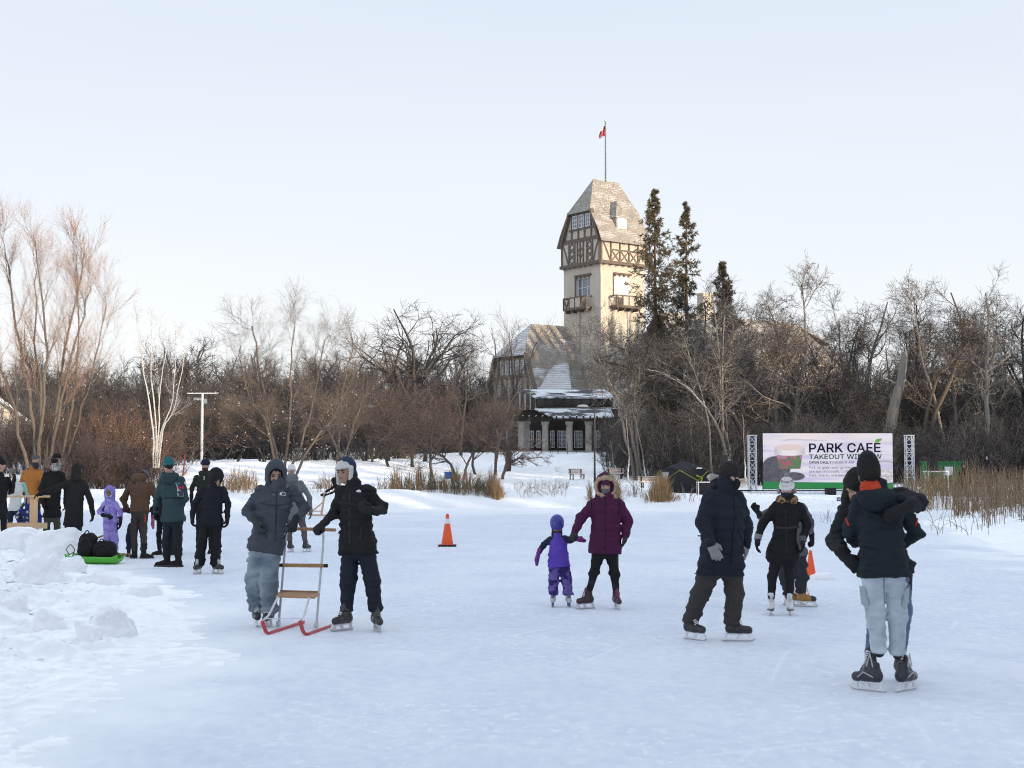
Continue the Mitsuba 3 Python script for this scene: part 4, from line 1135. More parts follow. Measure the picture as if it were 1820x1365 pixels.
def hand_mesh(pose, mitten=False, res=.0055):
    """A right glove in its own frame: wrist at 0, fingers along +x, back of the hand +z, thumb towards +y."""
    key = (pose, mitten, res)
    if key in HANDS: return HANDS[key]
    curl = {'relaxed': (18, 26, 20), 'grip': (62, 80, 45), 'open': (4, 8, 6), 'half': (34, 42, 28)}[pose]
    if mitten:
        d_ = [((0, 0, 0), (.085, 0, .0), .040, .044), ((.085, 0, 0), (.15, 0, -.02), .042, .032)]
        th = [((.035, .03, 0), (.085, .062, -.008), .022, .018)]
        def sdf(p):
            q = p * np.array([1, 1, 1.35]); d = None
            for a, b, r, s in d_: c = d_cone(q, a, b, r, s); d = c if d is None else smin(d, c, .02)
            for a, b, r, s in th: d = smin(d, d_cone(q, a, b, r, s), .012)
            return smin(d, d_cone(q, (-.06, 0, 0), (0, 0, 0), .044, .038), .015)
    else:
        ch = []
        for i, (y, L, r, fan) in enumerate(((.030, .078, .0105, 7), (.010, .086, .011, 2), (-.011, .080, .0105, -3), (-.030, .064, .0095, -9))):
            p = np.array([.085 - .004 * abs(i - 1), y, .002]); a = 0.0; pts = [p.copy()]
            for seg, c in zip((.46, .30, .24), curl):
                a += math.radians(c * (1 + .06 * i)); fy = math.radians(fan)
                p = p + L * seg * np.array([math.cos(a) * math.cos(fy), math.cos(a) * math.sin(fy), -math.sin(a)]); pts.append(p.copy())
            ch.append((pts, [r * 1.12, r * 1.05, r, r * .85]))
        tc = {'grip': (.055, .018, -.048), 'half': (.078, .040, -.036)}.get(pose, (.082, .056, -.020))
        ch.append(([np.array([.020, .030, -.008]), np.array([.050, .054, -.018]), np.array(tc)], [.016, .0135, .011]))
        def sdf(p):
            q = p * np.array([1, 1, 1.0])
            d = smin(d_ell(q, (.05, .0, 0), (.055, .043, .020)), d_cone(q, (.0, 0, 0), (.05, 0, 0), .028, .026), .02)
            for pts, rs in ch:
                e = d_chain(q, pts, rs, .006); d = smin(d, e, .007)
            return smin(d, d_cone(q, (-.055, 0, 0), (-.005, 0, 0), .038, .032), .012)
    HANDS[key] = surface(sdf, (-.075, -.075, -.10), (.19, .09, .06), res)
    return HANDS[key]


def set_hand(wrist, direction, back, thumb_side, pose, mitten=False, s=1.0, res=.0055):
    """The glove placed: direction of the fingers, back of the hand's normal, thumb_side a vector that the thumb should lean to."""
    x = unit(direction); z = np.asarray(back, float); z = unit(z - (z @ x) * x); y = np.cross(z, x)
    v, f = hand_mesh(pose, mitten, res)
    v = v * s
    if y @ np.asarray(thumb_side, float) < 0:
        y = -y; f = f[:, ::-1]
    return np.asarray(wrist, float) + v @ np.array([x, y, z]), f


# ---- footwear, in a frame with the toe along +x, the ankle above 0, z from the ground
SHOE = {}


def shoe_parts(kind):
    if kind in SHOE: return SHOE[kind]
    out = {}
    base = {'hockey': .075, 'figure': .078, 'boot': .0, 'shoe': 0.0}[kind]
    top = {'hockey': .235, 'figure': .30, 'boot': .30, 'shoe': .12}[kind]
    fat = {'boot': 1.14, 'shoe': 1.0, 'hockey': 1.04, 'figure': .92}[kind]

    def sdf(p):
        q = p - np.array([0, 0, base])
        w = np.array([1, 1 / fat, 1])
        q = q * w
        d = d_cone(q, (-.055, 0, .05), (.06, 0, .045), .046, .046)
        d = smin(d, d_cone(q, (.05, 0, .042), (.165, .006, .034), .046, .036), .03)
        d = smin(d, d_cone(q, (-.035, 0, .06), (-.015, 0, top - base), .047, .052 if kind != 'boot' else .066), .04)
        d = smax(d, -q[:, 2] + .003, .012)
        d = smax(d, q[:, 2] - (top - base), .012)
        if kind == 'hockey':
            d = smin(d, d_cone(q, (.005, 0, .10), (.03, 0, top - base + .035), .036, .022), .02)
        if kind == 'boot': d = d - .004 * np.sin(p[:, 2] * 95) * (p[:, 2] > .12)
        return d
    out['boot'] = surface(sdf, (-.14, -.09, base - .01), (.23, .09, top + .06), .0105)
    sole = [(-.105, -.030), (-.06, -.042), (.05, -.044), (.13, -.046), (.19, -.030), (.205, 0), (.19, .034), (.13, .050), (.05, .046), (-.06, .042), (-.105, .030)]
    X, Y, Zv = np.eye(3)
    if kind == 'hockey':
        side = [(-.115, base + .006), (-.10, base - .012), (-.115, .022), (-.135, .016), (.185, .014), (.225, .03), (.20, base - .014), (.20, base + .004)]
        from shapely.geometry import Polygon
        g = Polygon(side).difference(Polygon([(-.07, base - .010), (-.085, .030), (.015, .026), (.05, base - .010)])).difference(Polygon([(.085, base - .012), (.05, .028), (.15, .026), (.15, base - .012)]))
        out['holder'] = prism(g, .026, (0, .013, 0), X, Zv, -Y)
        out['blade'] = prism([(-.145, .018), (-.135, .0045), (-.11, 0), (.17, 0), (.215, .008), (.24, .030), (.225, .034), (.18, .019)], .004, (0, .002, 0), X, Zv, -Y)
        out['lace'] = cat([tube([(.088 - .009 * i, -.030 + .002 * i, base + .086 + .018 * i), (.096 - .007 * i, 0, base + .098 + .018 * i), (.088 - .009 * i, .030 - .002 * i, base + .086 + .018 * i)], .006, 5) for i in range(6)])
        out['toe_cap'] = surface(lambda p: smax(smin(d_cone(p - [0, 0, base], (.105, .004, .042), (.168, .006, .036), .045, .0385), np.full(len(p), 9.0), .001), .118 - p[:, 0], .008), (.09, -.07, base - .02), (.23, .07, base + .10), .0105)
    elif kind == 'figure':
        out['sole'] = cat([prism(sole, .012, (0, 0, base - .004), X, Y, Zv), prism([(-.105, base - .003), (-.10, base - .03), (-.04, base - .03), (-.03, base - .003)], .055, (0, .0275, 0), X, Zv, -Y)])
        out['blade'] = cat([prism([(-.15, .012), (-.14, 0), (.15, 0), (.195, .010), (.20, .028), (.18, .024), (.15, .016)], .005, (0, .0025, 0), X, Zv, -Y), box((-.07, 0, .030), (.035, .010, .045)), box((.12, 0, .043), (.04, .010, .062))])
        out['lace'] = cat([tube([(.06 - .010 * i, -.028 + .001 * i, base + .080 + .022 * i), (.068 - .010 * i, 0, base + .088 + .022 * i), (.06 - .010 * i, .028 - .001 * i, base + .080 + .022 * i)], .004, 5) for i in range(8)])
    else:
        out['sole'] = prism([(x * 1.06, y * 1.12 * fat) for x, y in sole], .028, (0, 0, .0), X, Y, Zv)
    SHOE[kind] = out
    return out


SHOE_BASE = {'hockey': .075, 'figure': .078, 'boot': 0.0, 'shoe': 0.0}


def put_shoe(parent, kind, ankle_xy, ground, toe, s=1.0, roll=0.0, pitch=0.0, colors=None, lift=0.0, name='skate'):
    """toe: heading of the toes as a yaw (0 towards the camera); roll leans the boot to its left; pitch lifts the toe."""
    f = yaw_vec(toe); up = np.array([0, 0, 1.0]); l = np.cross(up, f)
    r, q = math.radians(roll), math.radians(pitch)
    f2 = f * math.cos(q) + up * math.sin(q); u2 = up * math.cos(q) - f * math.sin(q)
    u3 = u2 * math.cos(r) + l * math.sin(r); l3 = np.cross(u3, f2)
    A = np.array([f2, l3, u3])
    o = np.array([ankle_xy[0], ankle_xy[1], ground + lift])
    k = numbered(f'{parent}__{name}')
    cols = dict(boot=(.03, .03, .035), holder=(.75, .76, .78), blade=(.45, .46, .48), lace=(.75, .75, .75), toe_cap=(.03, .03, .032), sole=(.05, .045, .04)); cols.update(colors or {})
    vs = {part: (o + ((tri(m)[0] + [.03, 0, 0]) * np.array([.84, .90, .97]) * s) @ A, tri(m)[1]) for part, m in shoe_parts(kind).items()}
    zmin = min(v[:, 2].min() for v, _ in vs.values())
    for part, (v, fc) in vs.items():
        v = v - np.array([0, 0, zmin - ground - lift])
        vshape(f'{k}__{part}' if part != 'boot' else k, (v, fc), cols[part], part in ('boot', 'toe_cap'), kind != 'boot')
    return k


def vshape(key, mesh, color, smooth=True, gloss=False, var=0.0, label=None):
    v, f = tri(mesh)
    if not smooth: v, f = v[f].reshape(-1, 3), np.arange(len(f) * 3).reshape(-1, 3)
    c = color(v) if callable(color) else np.broadcast_to(np.asarray(color, float), v.shape)
    if var: c = c * (1 + var * (meshkit.fbm((v - v.mean(0)) * 9.0, 3)[:, None] - .5) * 2)
    scene[key] = ply((v, f), 'mat_vertex_gloss' if gloss else 'mat_vertex', smooth=smooth, color=np.clip(c, 0, 1))
    if label: labels[key] = {'label': label}


SKIN = {'light': (.48, .295, .22), 'tan': (.38, .23, .165), 'brown': (.25, .145, .10)}


PEOPLE = []


class Person:
    """Joints come from the photograph's columns and rows (A: picture left limb, B: picture right limb) at the person's own distance; yaw: 0 faces the camera, 90 picture right, 180 away."""

    def __init__(self, label, d, joints, yaw=0, s=1.0, head=(0, 0), hs=None, group=None, h=None, foot=0.0):
        self.k = thing('person', label, 'person', group)
        self.d, self.yaw, self.s, self.foot = d, yaw, s, foot
        self.h = h or (.0150 if d < 16 else .018 if d < 20 else .027)
        self.F = yaw_vec(yaw); sy = math.sin(math.radians(yaw))
        J = {}
        for n, v in joints.items():
            side = -1 if n[-1] == 'A' else 1 if n[-1] == 'B' else 0
            dy = side * {'s': .17, 'e': .2, 'w': .2, 'h': .09, 'k': .10, 'a': .11}.get(n[0], 0) * s * sy if side else 0
            J[n] = at(v[0], v[1], d + dy + (v[2] if len(v) > 2 else 0))
        self.J = J
        J['hips'] = (J['hA'] + J['hB']) / 2; J['sh'] = (J['sA'] + J['sB']) / 2
        self.U = unit(J['sh'] - J['hips'])
        R = J['sB'] - J['sA']; R = unit(R - (R @ self.U) * self.U); self.R = R
        self.N = unit(np.cross(R, self.U)); self.N *= 1 if self.N @ self.F > 0 else -1
        self.hs = hs or s
        self.H = Head(J['head'], head[0] if isinstance(head, tuple) else yaw, head[1], head[2] if len(head) > 2 else 0, self.hs)
        self.T = np.linalg.norm(J['sh'] - J['hips'])
        self.surf, self.todo = {}, []
        PEOPLE.append(self)

    def seed(self): return sum(map(ord, self.k)) % 97

    # -- the body: one continuous figure from head to feet
    def body(self, skin='light', face=True):
        J, s, h = self.J, self.s, self.H
        nb = J['sh'] + self.U * .03 * s

        def sdf(p):
            d = d_head(h.loc(p)) * self.hs
            d = smin(d, d_cone(p, h.w(0, -.015, -.06), nb, .052 * s, .062 * s), .03 * s)
            t = self.torso(p, [(0, .135, .105), (.35, .125, .10), (.75, .155, .11), (.97, .12, .085)], .04)
            d = smin(d, t, .05 * s)
            for x in 'AB':
                d = smin(d, d_chain(p, [J['s' + x] + (J['sh'] - J['s' + x]) * .22, J['e' + x], J['w' + x]], [.042 * s, .038 * s, .026 * s], .02), .02 * s)
                d = smin(d, d_chain(p, [J['h' + x], J['k' + x], J['a' + x]], [.075 * s, .055 * s, .042 * s], .03), .04 * s)
            return d
        P = np.array([v for k_, v in J.items()] + [h.w(0, 0, .14), h.w(0, 0, -.14)]); lo, hi = P.min(0) - .15 * s, P.max(0) + .15 * s
        m = surface(sdf, lo, hi, self.h * 1.35, (h.c[2] - .16 * s, h.c[2] + .17 * s, self.h * .8))
        def tone(v):
            q = h.loc(v)
            return np.where(((q[:, 2] > -.17) & (np.abs(q[:, 0]) < .14))[:, None], SKIN[skin], [.025, .025, .028])
        vshape(self.k + '__body', m, tone)
        if face:
            for sg in (-1, 1):
                vshape(numbered(self.k + '__eye'), (trimesh.creation.icosphere(1, 1.0).vertices * np.array([.013, .006, .0065]) @ h.M * self.hs + h.w(sg * .031, .079, .006), trimesh.creation.icosphere(1).faces), (.03, .02, .018))
                vshape(numbered(self.k + '__eyebrow'), tube([h.w(sg * .014, .090, .024), h.w(sg * .032, .089, .029), h.w(sg * .050, .078, .024)], .0045 * self.hs, 5), (.05, .035, .03))
            vshape(self.k + '__mouth', tube([h.w(-.022, .083, -.060), h.w(0, .0915, -.058), h.w(.022, .083, -.060)], .0055 * self.hs, 5), tuple(np.array(SKIN[skin]) * (.75, .45, .45)))

    def torso(self, p, prof, cap=.03):
        """prof: (u from the hips 0 to the shoulder line 1, half width, half depth) in metres of an adult."""
        s = self.s
        prof = np.asarray(prof, float)
        q = p - self.J['hips']
        u, r, f = q @ self.U / self.T, q @ self.R, q @ self.N
        w, dp = np.interp(u, prof[:, 0], prof[:, 1]) * s, np.interp(u, prof[:, 0], prof[:, 2]) * s
        k = (np.abs(r / w) ** 2.5 + np.abs(f / dp) ** 2.5) ** (1 / 2.5)
        d = (k - 1) * np.minimum(w, dp)
        uu = u * self.T
        return smax(smax(d, uu - prof[-1, 0] * self.T, cap), prof[0, 0] * self.T - uu, .012)

    def jacket(self, color, prof=None, arm=(.078, .066, .056), quilt=0, hem=-.15, wid=1.0, dep=1.0, wr=.013, name='jacket', collar=.085, var=.10, cuff=1.0, up=.06, label=None, armcolor=None, gloss=False, sleeves='AB'):
        J, s = self.J, self.s
        half = np.linalg.norm(J['sB'] - J['sA']) / 2 / s
        prof = prof or [(hem, .195, .150), (.10, .178, .142), (.45, .180, .145), (.78, half * .98, .148), (.98, half * .80, .10), (1.10, .085, .075)]
        prof = [(u, w * wid, dp * dep) for u, w, dp in prof]
        sd = self.seed()
        per = .115 * s

        def sdf(p):
            d = self.torso(p, prof, .05 * s)
            u = (p - J['hips']) @ self.U
            if quilt: d = d - quilt * (np.abs(np.sin(np.pi * u / per)) ** .6 - .5)
            for x in sleeves:
                a0 = J['o' + x] if 'o' + x in J else J['s' + x] + (J['sh'] - J['s' + x]) * .16 - self.U * .015 * s
                pts = [a0, J['e' + x], J['w' + x]]
                c1, t1 = d_cone(p, pts[0], pts[1], arm[0] * s, arm[1] * s, True); c2, t2 = d_cone(p, pts[1], pts[2], arm[1] * s, arm[2] * s * cuff, True)
                if quilt:
                    L1, L2 = np.linalg.norm(pts[1] - pts[0]), np.linalg.norm(pts[2] - pts[1])
                    c1 = c1 - quilt * .8 * (np.abs(np.sin(np.pi * t1 * L1 / (per * .9))) ** .6 - .5); c2 = c2 - quilt * .8 * (np.abs(np.sin(np.pi * t2 * L2 / (per * .9))) ** .6 - .5)
                e = smin(c1, c2, .03 * s)
                e = e + folds(p, wr * .8, (9, 9, 9), sd + 3)
                d = smin(d, e, .035 * s)
            if collar: d = smin(d, d_cone(p, J['sh'] + self.U * .02 * s, J['sh'] + self.U * (.02 + up) * s + self.N * .02 * s, .095 * s, collar * s), .03 * s)
            tr = self.surf.get('trousers')
            if tr and hem > -.3:
                e = tr(p) - .034 * s
                e = smax(smax(e, hem * self.T - u, .01), u - (hem + .42) * self.T, .03)
                d = smin(d, e, .03 * s)
            return d + folds(p, wr * 1.5, (5, 5, 13), sd) + folds(p, wr * .5, (14, 14, 26), sd + 1)
        P = np.array([J[n] for n in ('sA', 'sB', 'eA', 'eB', 'wA', 'wB', 'hips', 'oB') if n in J] + [J['hips'] + self.U * self.T * hem, J['sh'] + self.U * .15 * s])
        self.surf[name] = sdf
        col = color
        if armcolor is not None:
            def col(v):
                da = np.min([d_cone(v, J['s' + x], J['e' + x], .075 * s, .07 * s) for x in 'AB'] + [d_cone(v, J['e' + x], J['w' + x], .07 * s, .06 * s) for x in 'AB'], axis=0)
                dt = self.torso(v, prof, .05 * s)
                return np.where(((da < .012) & (dt > -.012))[:, None], armcolor, color)
        key = numbered(self.k + '__' + name)
        self.todo.append(lambda: vshape(key, surface(sdf, P.min(0) - .24 * s, P.max(0) + .22 * s, self.h), col, var=var, label=label, gloss=gloss))

    def trousers(self, color, leg=(.100, .080, .070), hip=(.175, .135), wr=.012, name='trousers', end=.03, var=.12, label=None, stack=0.0, legs='AB', flare=1.0):
        J, s, sd = self.J, self.s, self.seed() + 11

        def sdf(p):
            d = None
            for x in legs:
                a = J['a' + x] + unit(J['a' + x] - J['k' + x]) * end * s
                c1 = d_cone(p, J['h' + x] * .8 + J['hips'] * .2, J['k' + x], leg[0] * s, leg[1] * s); c2, t = d_cone(p, J['k' + x], a, leg[1] * s, leg[2] * s * flare, True)
                if stack: c2 = c2 - .65 * stack * t * np.sin(t * 22 + 3 * meshkit.noise(p * 9, sd))
                u = (p - a) @ unit(a - J['k' + x])
                c = smax(smin(c1, c2, .03 * s), u, .012)
                d = c if d is None else smin(d, c, .018 * s)
            d = smin(d, self.torso(p, [(-.16, .12, .10), (-.02, hip[0], hip[1]), (.25, hip[0] * .93, hip[1] * .95), (.4, .12, .10)], .05), .06 * s)
            return d + folds(p, wr * 1.3, (5, 5, 13), sd) + folds(p, wr * .5, (14, 14, 24), sd + 1)
        P = np.array([J[n + x] for n in 'hka' for x in legs])
        self.surf[name] = sdf
        vshape(numbered(self.k + '__' + name), surface(sdf, P.min(0) - .2 * s, P.max(0) + .26 * s, self.h), color, var=var, label=label)

    def headgear(self, sdf, color, name, res=.012, r=.24, gloss=False, var=.10, label=None):
        """sdf in head coordinates."""
        h = self.H
        res = max(res, self.h * .8)
        vshape(numbered(self.k + '__' + name), surface(lambda p: sdf(h.loc(p)) * self.hs, h.c - r * self.hs, h.c + r * self.hs, res), color, var=var, gloss=gloss, label=label)

    def beanie(self, color, brim=None, low=.03, tall=.10, pom=None, ribs=26):
        def cap(q):
            d = d_ell(q, (0, -.012, .045), (.089, .110, tall))
            d = smax(d, low - .16 * q[:, 1] - q[:, 2], .006)
            return d + .0022 * np.sin(ribs * np.arctan2(q[:, 0], q[:, 1])) * (q[:, 2] < .12)
        self.headgear(cap, color, 'beanie')
        if brim is not None:
            self.headgear(lambda q: smax(smax(d_ell(q, (0, -.012, .03), (.097, .118, .12)), low - .008 - .16 * q[:, 1] - q[:, 2], .008), q[:, 2] + .16 * q[:, 1] - low - .048, .008) + .0025 * np.sin(ribs * np.arctan2(q[:, 0], q[:, 1])), brim, 'beanie_brim')
        if pom is not None:
            self.headgear(lambda q: d_ell(q, (0, -.02, .045 + tall + .02), (.036, .036, .036)) + folds(q, .010, (60, 60, 60)), pom, 'pompom')

    def hair(self, color, long=0.0, fringe=.05):
        def sdf(q):
            d = d_ell(q, (0, -.020, .035), (.088, .108, .102))
            if long: d = smin(d, d_ell(q, (0, -.055, -.06 - long * .3), (.085, .06, .09 + long * .5)), .03)
            return smax(d, -d_ell(q, (0, .13, -.05 - fringe + .05), (.068, .11, .095)), .02) + folds(q, .006, (40, 40, 18))
        self.headgear(sdf, color, 'hair', r=.28)

    def hood(self, color, fur=None, size=1.0, open_=(.074, .098), name='hood', furr=.032, drop=0.0):
        def sdf(q):
            d = d_ell(q, (0, -.02, .015 - drop), (.122 * size, .142 * size, .150 * size))
            d = smin(d, d_cone(q, (0, -.02, -.07), (0, -.03, -.17), .105 * size, .12 * size), .05)
            d = smax(d, -d_ell(q, (0, .150, -.008), (open_[0], .165, open_[1])), .016)
            return d + folds(q, .007, (14, 14, 20), self.seed())
        self.headgear(sdf, color, name, r=.30)
        if fur is not None:
            def fs(q):
                a, b = open_[0] + .022, open_[1] + .022
                th = np.arctan2((q[:, 2] + .008) / b, q[:, 0] / a)
                c = np.stack([a * np.cos(th), .075 - .05 * np.abs(np.cos(th)) ** 2 + 0 * th, b * np.sin(th) - .008], 1)
                return np.linalg.norm(q - c, axis=1) - furr + folds(q, .020, (48, 48, 48), 5)
            self.headgear(fs, lambda v: np.asarray(fur)[None] * (.55 + .9 * meshkit.noise(v * 70, 4)[:, None]), 'fur_trim', .009, var=.0)

    def gaiter(self, color, top=-.022, name='scarf', fat=1.0, low=-.17):
        def sdf(q):
            d = smin(d_ell(q, (0, .018, -.055), (.074 * fat, .094 * fat, .085)), d_cone(q, (0, .0, -.09), (0, -.015, low), .078 * fat, .088 * fat), .03)
            return smax(d, q[:, 2] - top - .12 * np.minimum(q[:, 1], .05), .008) + folds(q, .006, (20, 20, 34), self.seed())
        self.headgear(sdf, color, name, r=.24)

    def glove(self, x, pose='relaxed', dir=None, back=None, thumb=None, color=(.02, .02, .022), mitten=False, s=1.1, cuff=None, off=0.0):
        J = self.J
        w = J['w' + x]; dv = unit(w - J['e' + x]) if dir is None else unit(dir)
        m = self.R * (-1 if x == 'A' else 1)
        back = m if back is None else back
        thumb = self.N if thumb is None else thumb
        k = numbered(self.k + '__glove')
        mesh = set_hand(w + dv * off, dv, back, thumb, pose, mitten, self.s * s, .0075 if self.d < 20 else .012)
        vshape(k, mesh, color, var=.1)
        if cuff is not None: vshape(k + '__cuff', tube([w - dv * .05 * self.s, w + dv * .02 * self.s], .047 * self.s, 12), cuff)

    def shoe(self, x, kind, toe, roll=0, pitch=0, colors=None, s=1.0, lift=0.0, name=None, dx=0.0):
        a = self.J['a' + x] + np.array([dx, 0, 0])
        put_shoe(self.k, kind, a[:2], self.foot, toe, s * self.s, roll, pitch, colors, lift, name or {'hockey': 'skate', 'figure': 'skate', 'boot': 'boot', 'shoe': 'boot'}[kind])

    def on(self, name, px, py, off=.004):
        """The point of a garment that shows at the picture's pixel."""
        sdf = self.surf[name]
        p0, p1 = at(px, py, self.d - 1.0), at(px, py, self.d + 1.0)
        t = np.linspace(0, 1, 400); P = p0 + (p1 - p0) * t[:, None]
        v = sdf(P); i = np.argmax(v < 0) if (v < 0).any() else int(np.argmin(v))
        return P[i] - unit(p1 - p0) * off

    def decal(self, name, part, poly, color, t=.004, label=None):
        """A thin sewn on piece whose outline is given in picture points, laid on a garment."""
        pts = np.array([self.on(name, a, b, .003) for a, b in poly]); c = pts.mean(0) - unit(c_dir(pts)) * .0
        v = unit(np.array([0, 0, EYE]) - pts.mean(0)) * t
        n = len(pts)
        top = np.vstack([pts + v, [c + v]]); bot = np.vstack([pts - v, [c - v]])
        f = [[i, (i + 1) % n, n] for i in range(n)] + [[n + 1 + (i + 1) % n, n + 1 + i, 2 * n + 1] for i in range(n)]
        for i in range(n): j = (i + 1) % n; f += [[i, n + 1 + i, j], [j, n + 1 + i, n + 1 + j]]
        vshape(numbered(self.k + '__' + part), (np.vstack([top, bot]), np.array(f)), color, smooth=False, label=label)

    def line(self, name, part, pts, color, r=.006, n=14):
        P = [self.on(name, a, b, .002) for a, b in spline(pts, n)]
        vshape(numbered(self.k + '__' + part), tube(P, r * self.s, 5), color, smooth=False)


def c_dir(p): return np.array([0, 1.0, 0])


def blotch(c1, c2, f=6.0, lo=.42, hi=.58, seed=0):
    c1, c2 = np.asarray(c1, float), np.asarray(c2, float)

    def fn(v):
        n = meshkit.fbm((v - v.min(0)) * f, 3, seed)[:, None]; t = np.clip((n - lo) / (hi - lo), 0, 1)
        return c1 * (1 - t) + c2 * t
    return fn
# ---------------------------------------------------------------- the people on the ice
BLK, NAVY, CHAR = (.011, .011, .013), (.011, .014, .022), (.028, .029, .033)

# man in the grey hooded jacket at the left of the kick sled
p = Person('man in a slate grey hooded jacket and baggy light jeans holding the kick sled', 15.75, dict(head=(490.5, 843), sA=(457, 872), sB=(527, 868), eA=(438, 909), wA=(454, 928, -.12), eB=(541, 904), wB=(523, 930, -.22),
           hA=(457, 972), hB=(487, 972), kA=(452, 1032, -.02), kB=(477, 1034, -.16), aA=(456, 1083, .10), aB=(479, 1088, -.02)), yaw=8, head=(12, 20), s=1.04)
p.body('tan'); p.hair((.012, .010, .010), fringe=.035)
p.jacket((.062, .070, .088), hem=-.11, wid=1.08, arm=(.086, .078, .060), wr=.015, collar=.095)
p.hood((.062, .070, .088), open_=(.082, .108))
p.trousers(blotch((.13, .17, .215), (.27, .32, .36), 5, .32, .68), leg=(.118, .115, .100), wr=.018, stack=.012, flare=1.05, label='baggy faded blue jeans')
p.line('jacket', 'zip', [(491, 874), (491, 900), (490, 935), (489, 962)], (.03, .032, .04), .007)
p.decal('jacket', 'emblem', [(497, 880), (497.5, 876), (502, 874), (507, 876), (508, 881)], (.75, .76, .78))
p.decal('trousers', 'pocket', [(472, 1005), (494, 1008), (496, 1045), (486, 1049), (470, 1040)], (.17, .215, .25))
p.glove('A', 'half', dir=(.45, -.25, -.85), back=(-.75, -.65, -.1), thumb=(.6, -.7, .2), color=(.045, .048, .056))
p.glove('B', 'grip', dir=(-.15, -.75, -.65), back=(.1, -.75, .65), thumb=(-1, 0, 0), color=(.02, .02, .024), off=-.02)
p.decal('jacket', 'badge', [(512, 931), (515, 927.5), (519, 927.5), (522, 931), (522, 935), (518, 938), (514, 937)], (.55, .33, .20)) if False else None
p.shoe('A', 'hockey', 12, colors=dict(boot=(.035, .033, .034), holder=(.78, .78, .78)), s=.98); p.shoe('B', 'hockey', -8, colors=dict(boot=(.025, .025, .027), holder=(.70, .70, .72)), s=.98)
for q in ([(462, 938), (470, 946), (474, 956)], [(514, 940), (508, 948), (505, 957)]): p.line('jacket', 'pocket', q, (.022, .025, .033), .007, 8)
p.line('jacket', 'seam', [(460, 893), (476, 897), (491, 898), (507, 897), (521, 893)], (.030, .035, .047), .005)
S1 = p

# man in black with the white and navy trapper hat at the right of the sled
p = Person('man in a black jacket and navy trousers with a white and navy ear flap hat', 15.35, dict(head=(614, 838), sA=(604, 872), sB=(655, 868, .0), eA=(594, 911), wA=(571, 934, -.18), eB=(680, 905, .05), wB=(661, 908, -.26),
           hA=(621, 972), hB=(651, 972), kA=(619, 1032), kB=(662, 1032), aA=(616, 1085), aB=(668, 1086)), yaw=-12, head=(-32, 10), s=1.06)
p.body('tan')
p.jacket((.013, .013, .015), hem=-.13, wid=1.02, arm=(.088, .076, .058), wr=.013)
p.trousers((.013, .017, .028), leg=(.112, .098, .078), wr=.014, stack=.010, end=.03)
p.headgear(lambda q: smax(d_ell(q, (0, -.022, .04), (.094, .116, .112)), .045 + .45 * np.minimum(q[:, 1], 0) - q[:, 2], .008), (.028, .040, .085), 'hat')
p.headgear(lambda q: smin(smax(smax(d_ell(q, (0, -.012, .03), (.102, .124, .115)), .035 - q[:, 2], .01), -q[:, 1] + .02, .01), np.minimum(d_cone(q, (.088, .01, .04), (.074, .035, -.115), .030, .026), d_cone(q, (-.088, .01, .04), (-.074, .035, -.115), .030, .026)), .02) + folds(q, .006, (50, 50, 50)), (.58, .56, .54), 'hat_fleece', .010)
p.headgear(lambda q: d_ell(q, (0, -.075, -.05), (.085, .055, .095)), (.028, .040, .085), 'hat_flap')
p.decal('jacket', 'emblem', [(633, 874.5), (634, 871.5), (638, 870), (641, 871.5), (642, 875)], (.75, .76, .78))
p.line('jacket', 'zip', [(622, 876), (621, 905), (621, 940), (621, 966)], (.05, .05, .055), .006)
p.glove('A', 'grip', dir=(-.55, -.65, -.5), back=(-.1, -.65, .75), thumb=(.7, -.3, -.4), off=-.015)
p.glove('B', 'half', dir=(-.75, -.6, .2), back=(.2, -.75, -.6), thumb=(-.2, -.1, 1))
p.shoe('A', 'hockey', -42, roll=4, colors=dict(boot=(.05, .045, .042), holder=(.62, .62, .63), lace=(.12, .11, .1))); p.shoe('B', 'hockey', 18, colors=dict(boot=(.05, .045, .042), holder=(.45, .45, .46), lace=(.12, .11, .1)))
for q in ([(611, 935), (614, 946), (615, 957)], [(643, 935), (641, 946), (640, 957)]): p.line('jacket', 'pocket', q, (.035, .035, .04), .006, 8)
p.line('jacket', 'seam', [(604, 893), (622, 896), (640, 896), (655, 893)], (.030, .030, .034), .005)
S2 = p

# small child in purple and the woman who holds its hand
p = Person('small child in a purple jacket, patterned purple trousers and blue helmet', 18.0, dict(head=(990, 934), sA=(976, 957), sB=(1006, 955), eA=(965, 970), wA=(957, 984, -.05), eB=(1014, 960, -.05), wB=(1021, 957, -.05),
           hA=(984, 1004), hB=(1003, 1004), kA=(984, 1031), kB=(1007, 1031), aA=(983, 1057), aB=(1010, 1057)), yaw=-4, s=.70, hs=.86, head=(0, 34), h=.013)
p.body('tan')
p.jacket((.115, .062, .44), hem=-.10, wid=1.12, dep=1.15, arm=(.088, .078, .070), wr=.010, armcolor=(.020, .022, .06), up=.05)
p.gaiter((.02, .02, .025), top=-.035)
p.trousers(blotch((.035, .022, .13), (.17, .115, .37), 11, .47, .53, 3), leg=(.125, .115, .105), wr=.012, end=.02, label='purple patterned snow trousers')
p.headgear(lambda q: smax(smin(d_ell(q, (0, -.012, .045), (.105, .128, .118)), d_ell(q, (0, .05, .03), (.098, .08, .05)), .02), .012 - .12 * q[:, 1] - q[:, 2], .01), (.045, .045, .28), 'helmet', .010, gloss=True)
p.headgear(lambda q: smax(smax(d_ell(q, (0, -.012, .045), (.108, .131, .12)), .008 - .12 * q[:, 1] - q[:, 2], .004), q[:, 2] + .12 * q[:, 1] - .026, .004), (.42, .42, .62), 'helmet_rim', .009)
p.headgear(lambda q: d_ell(q, (.04, .092, .10), (.013, .013, .022)), (.5, .35, .6), 'helmet_sticker', .007)
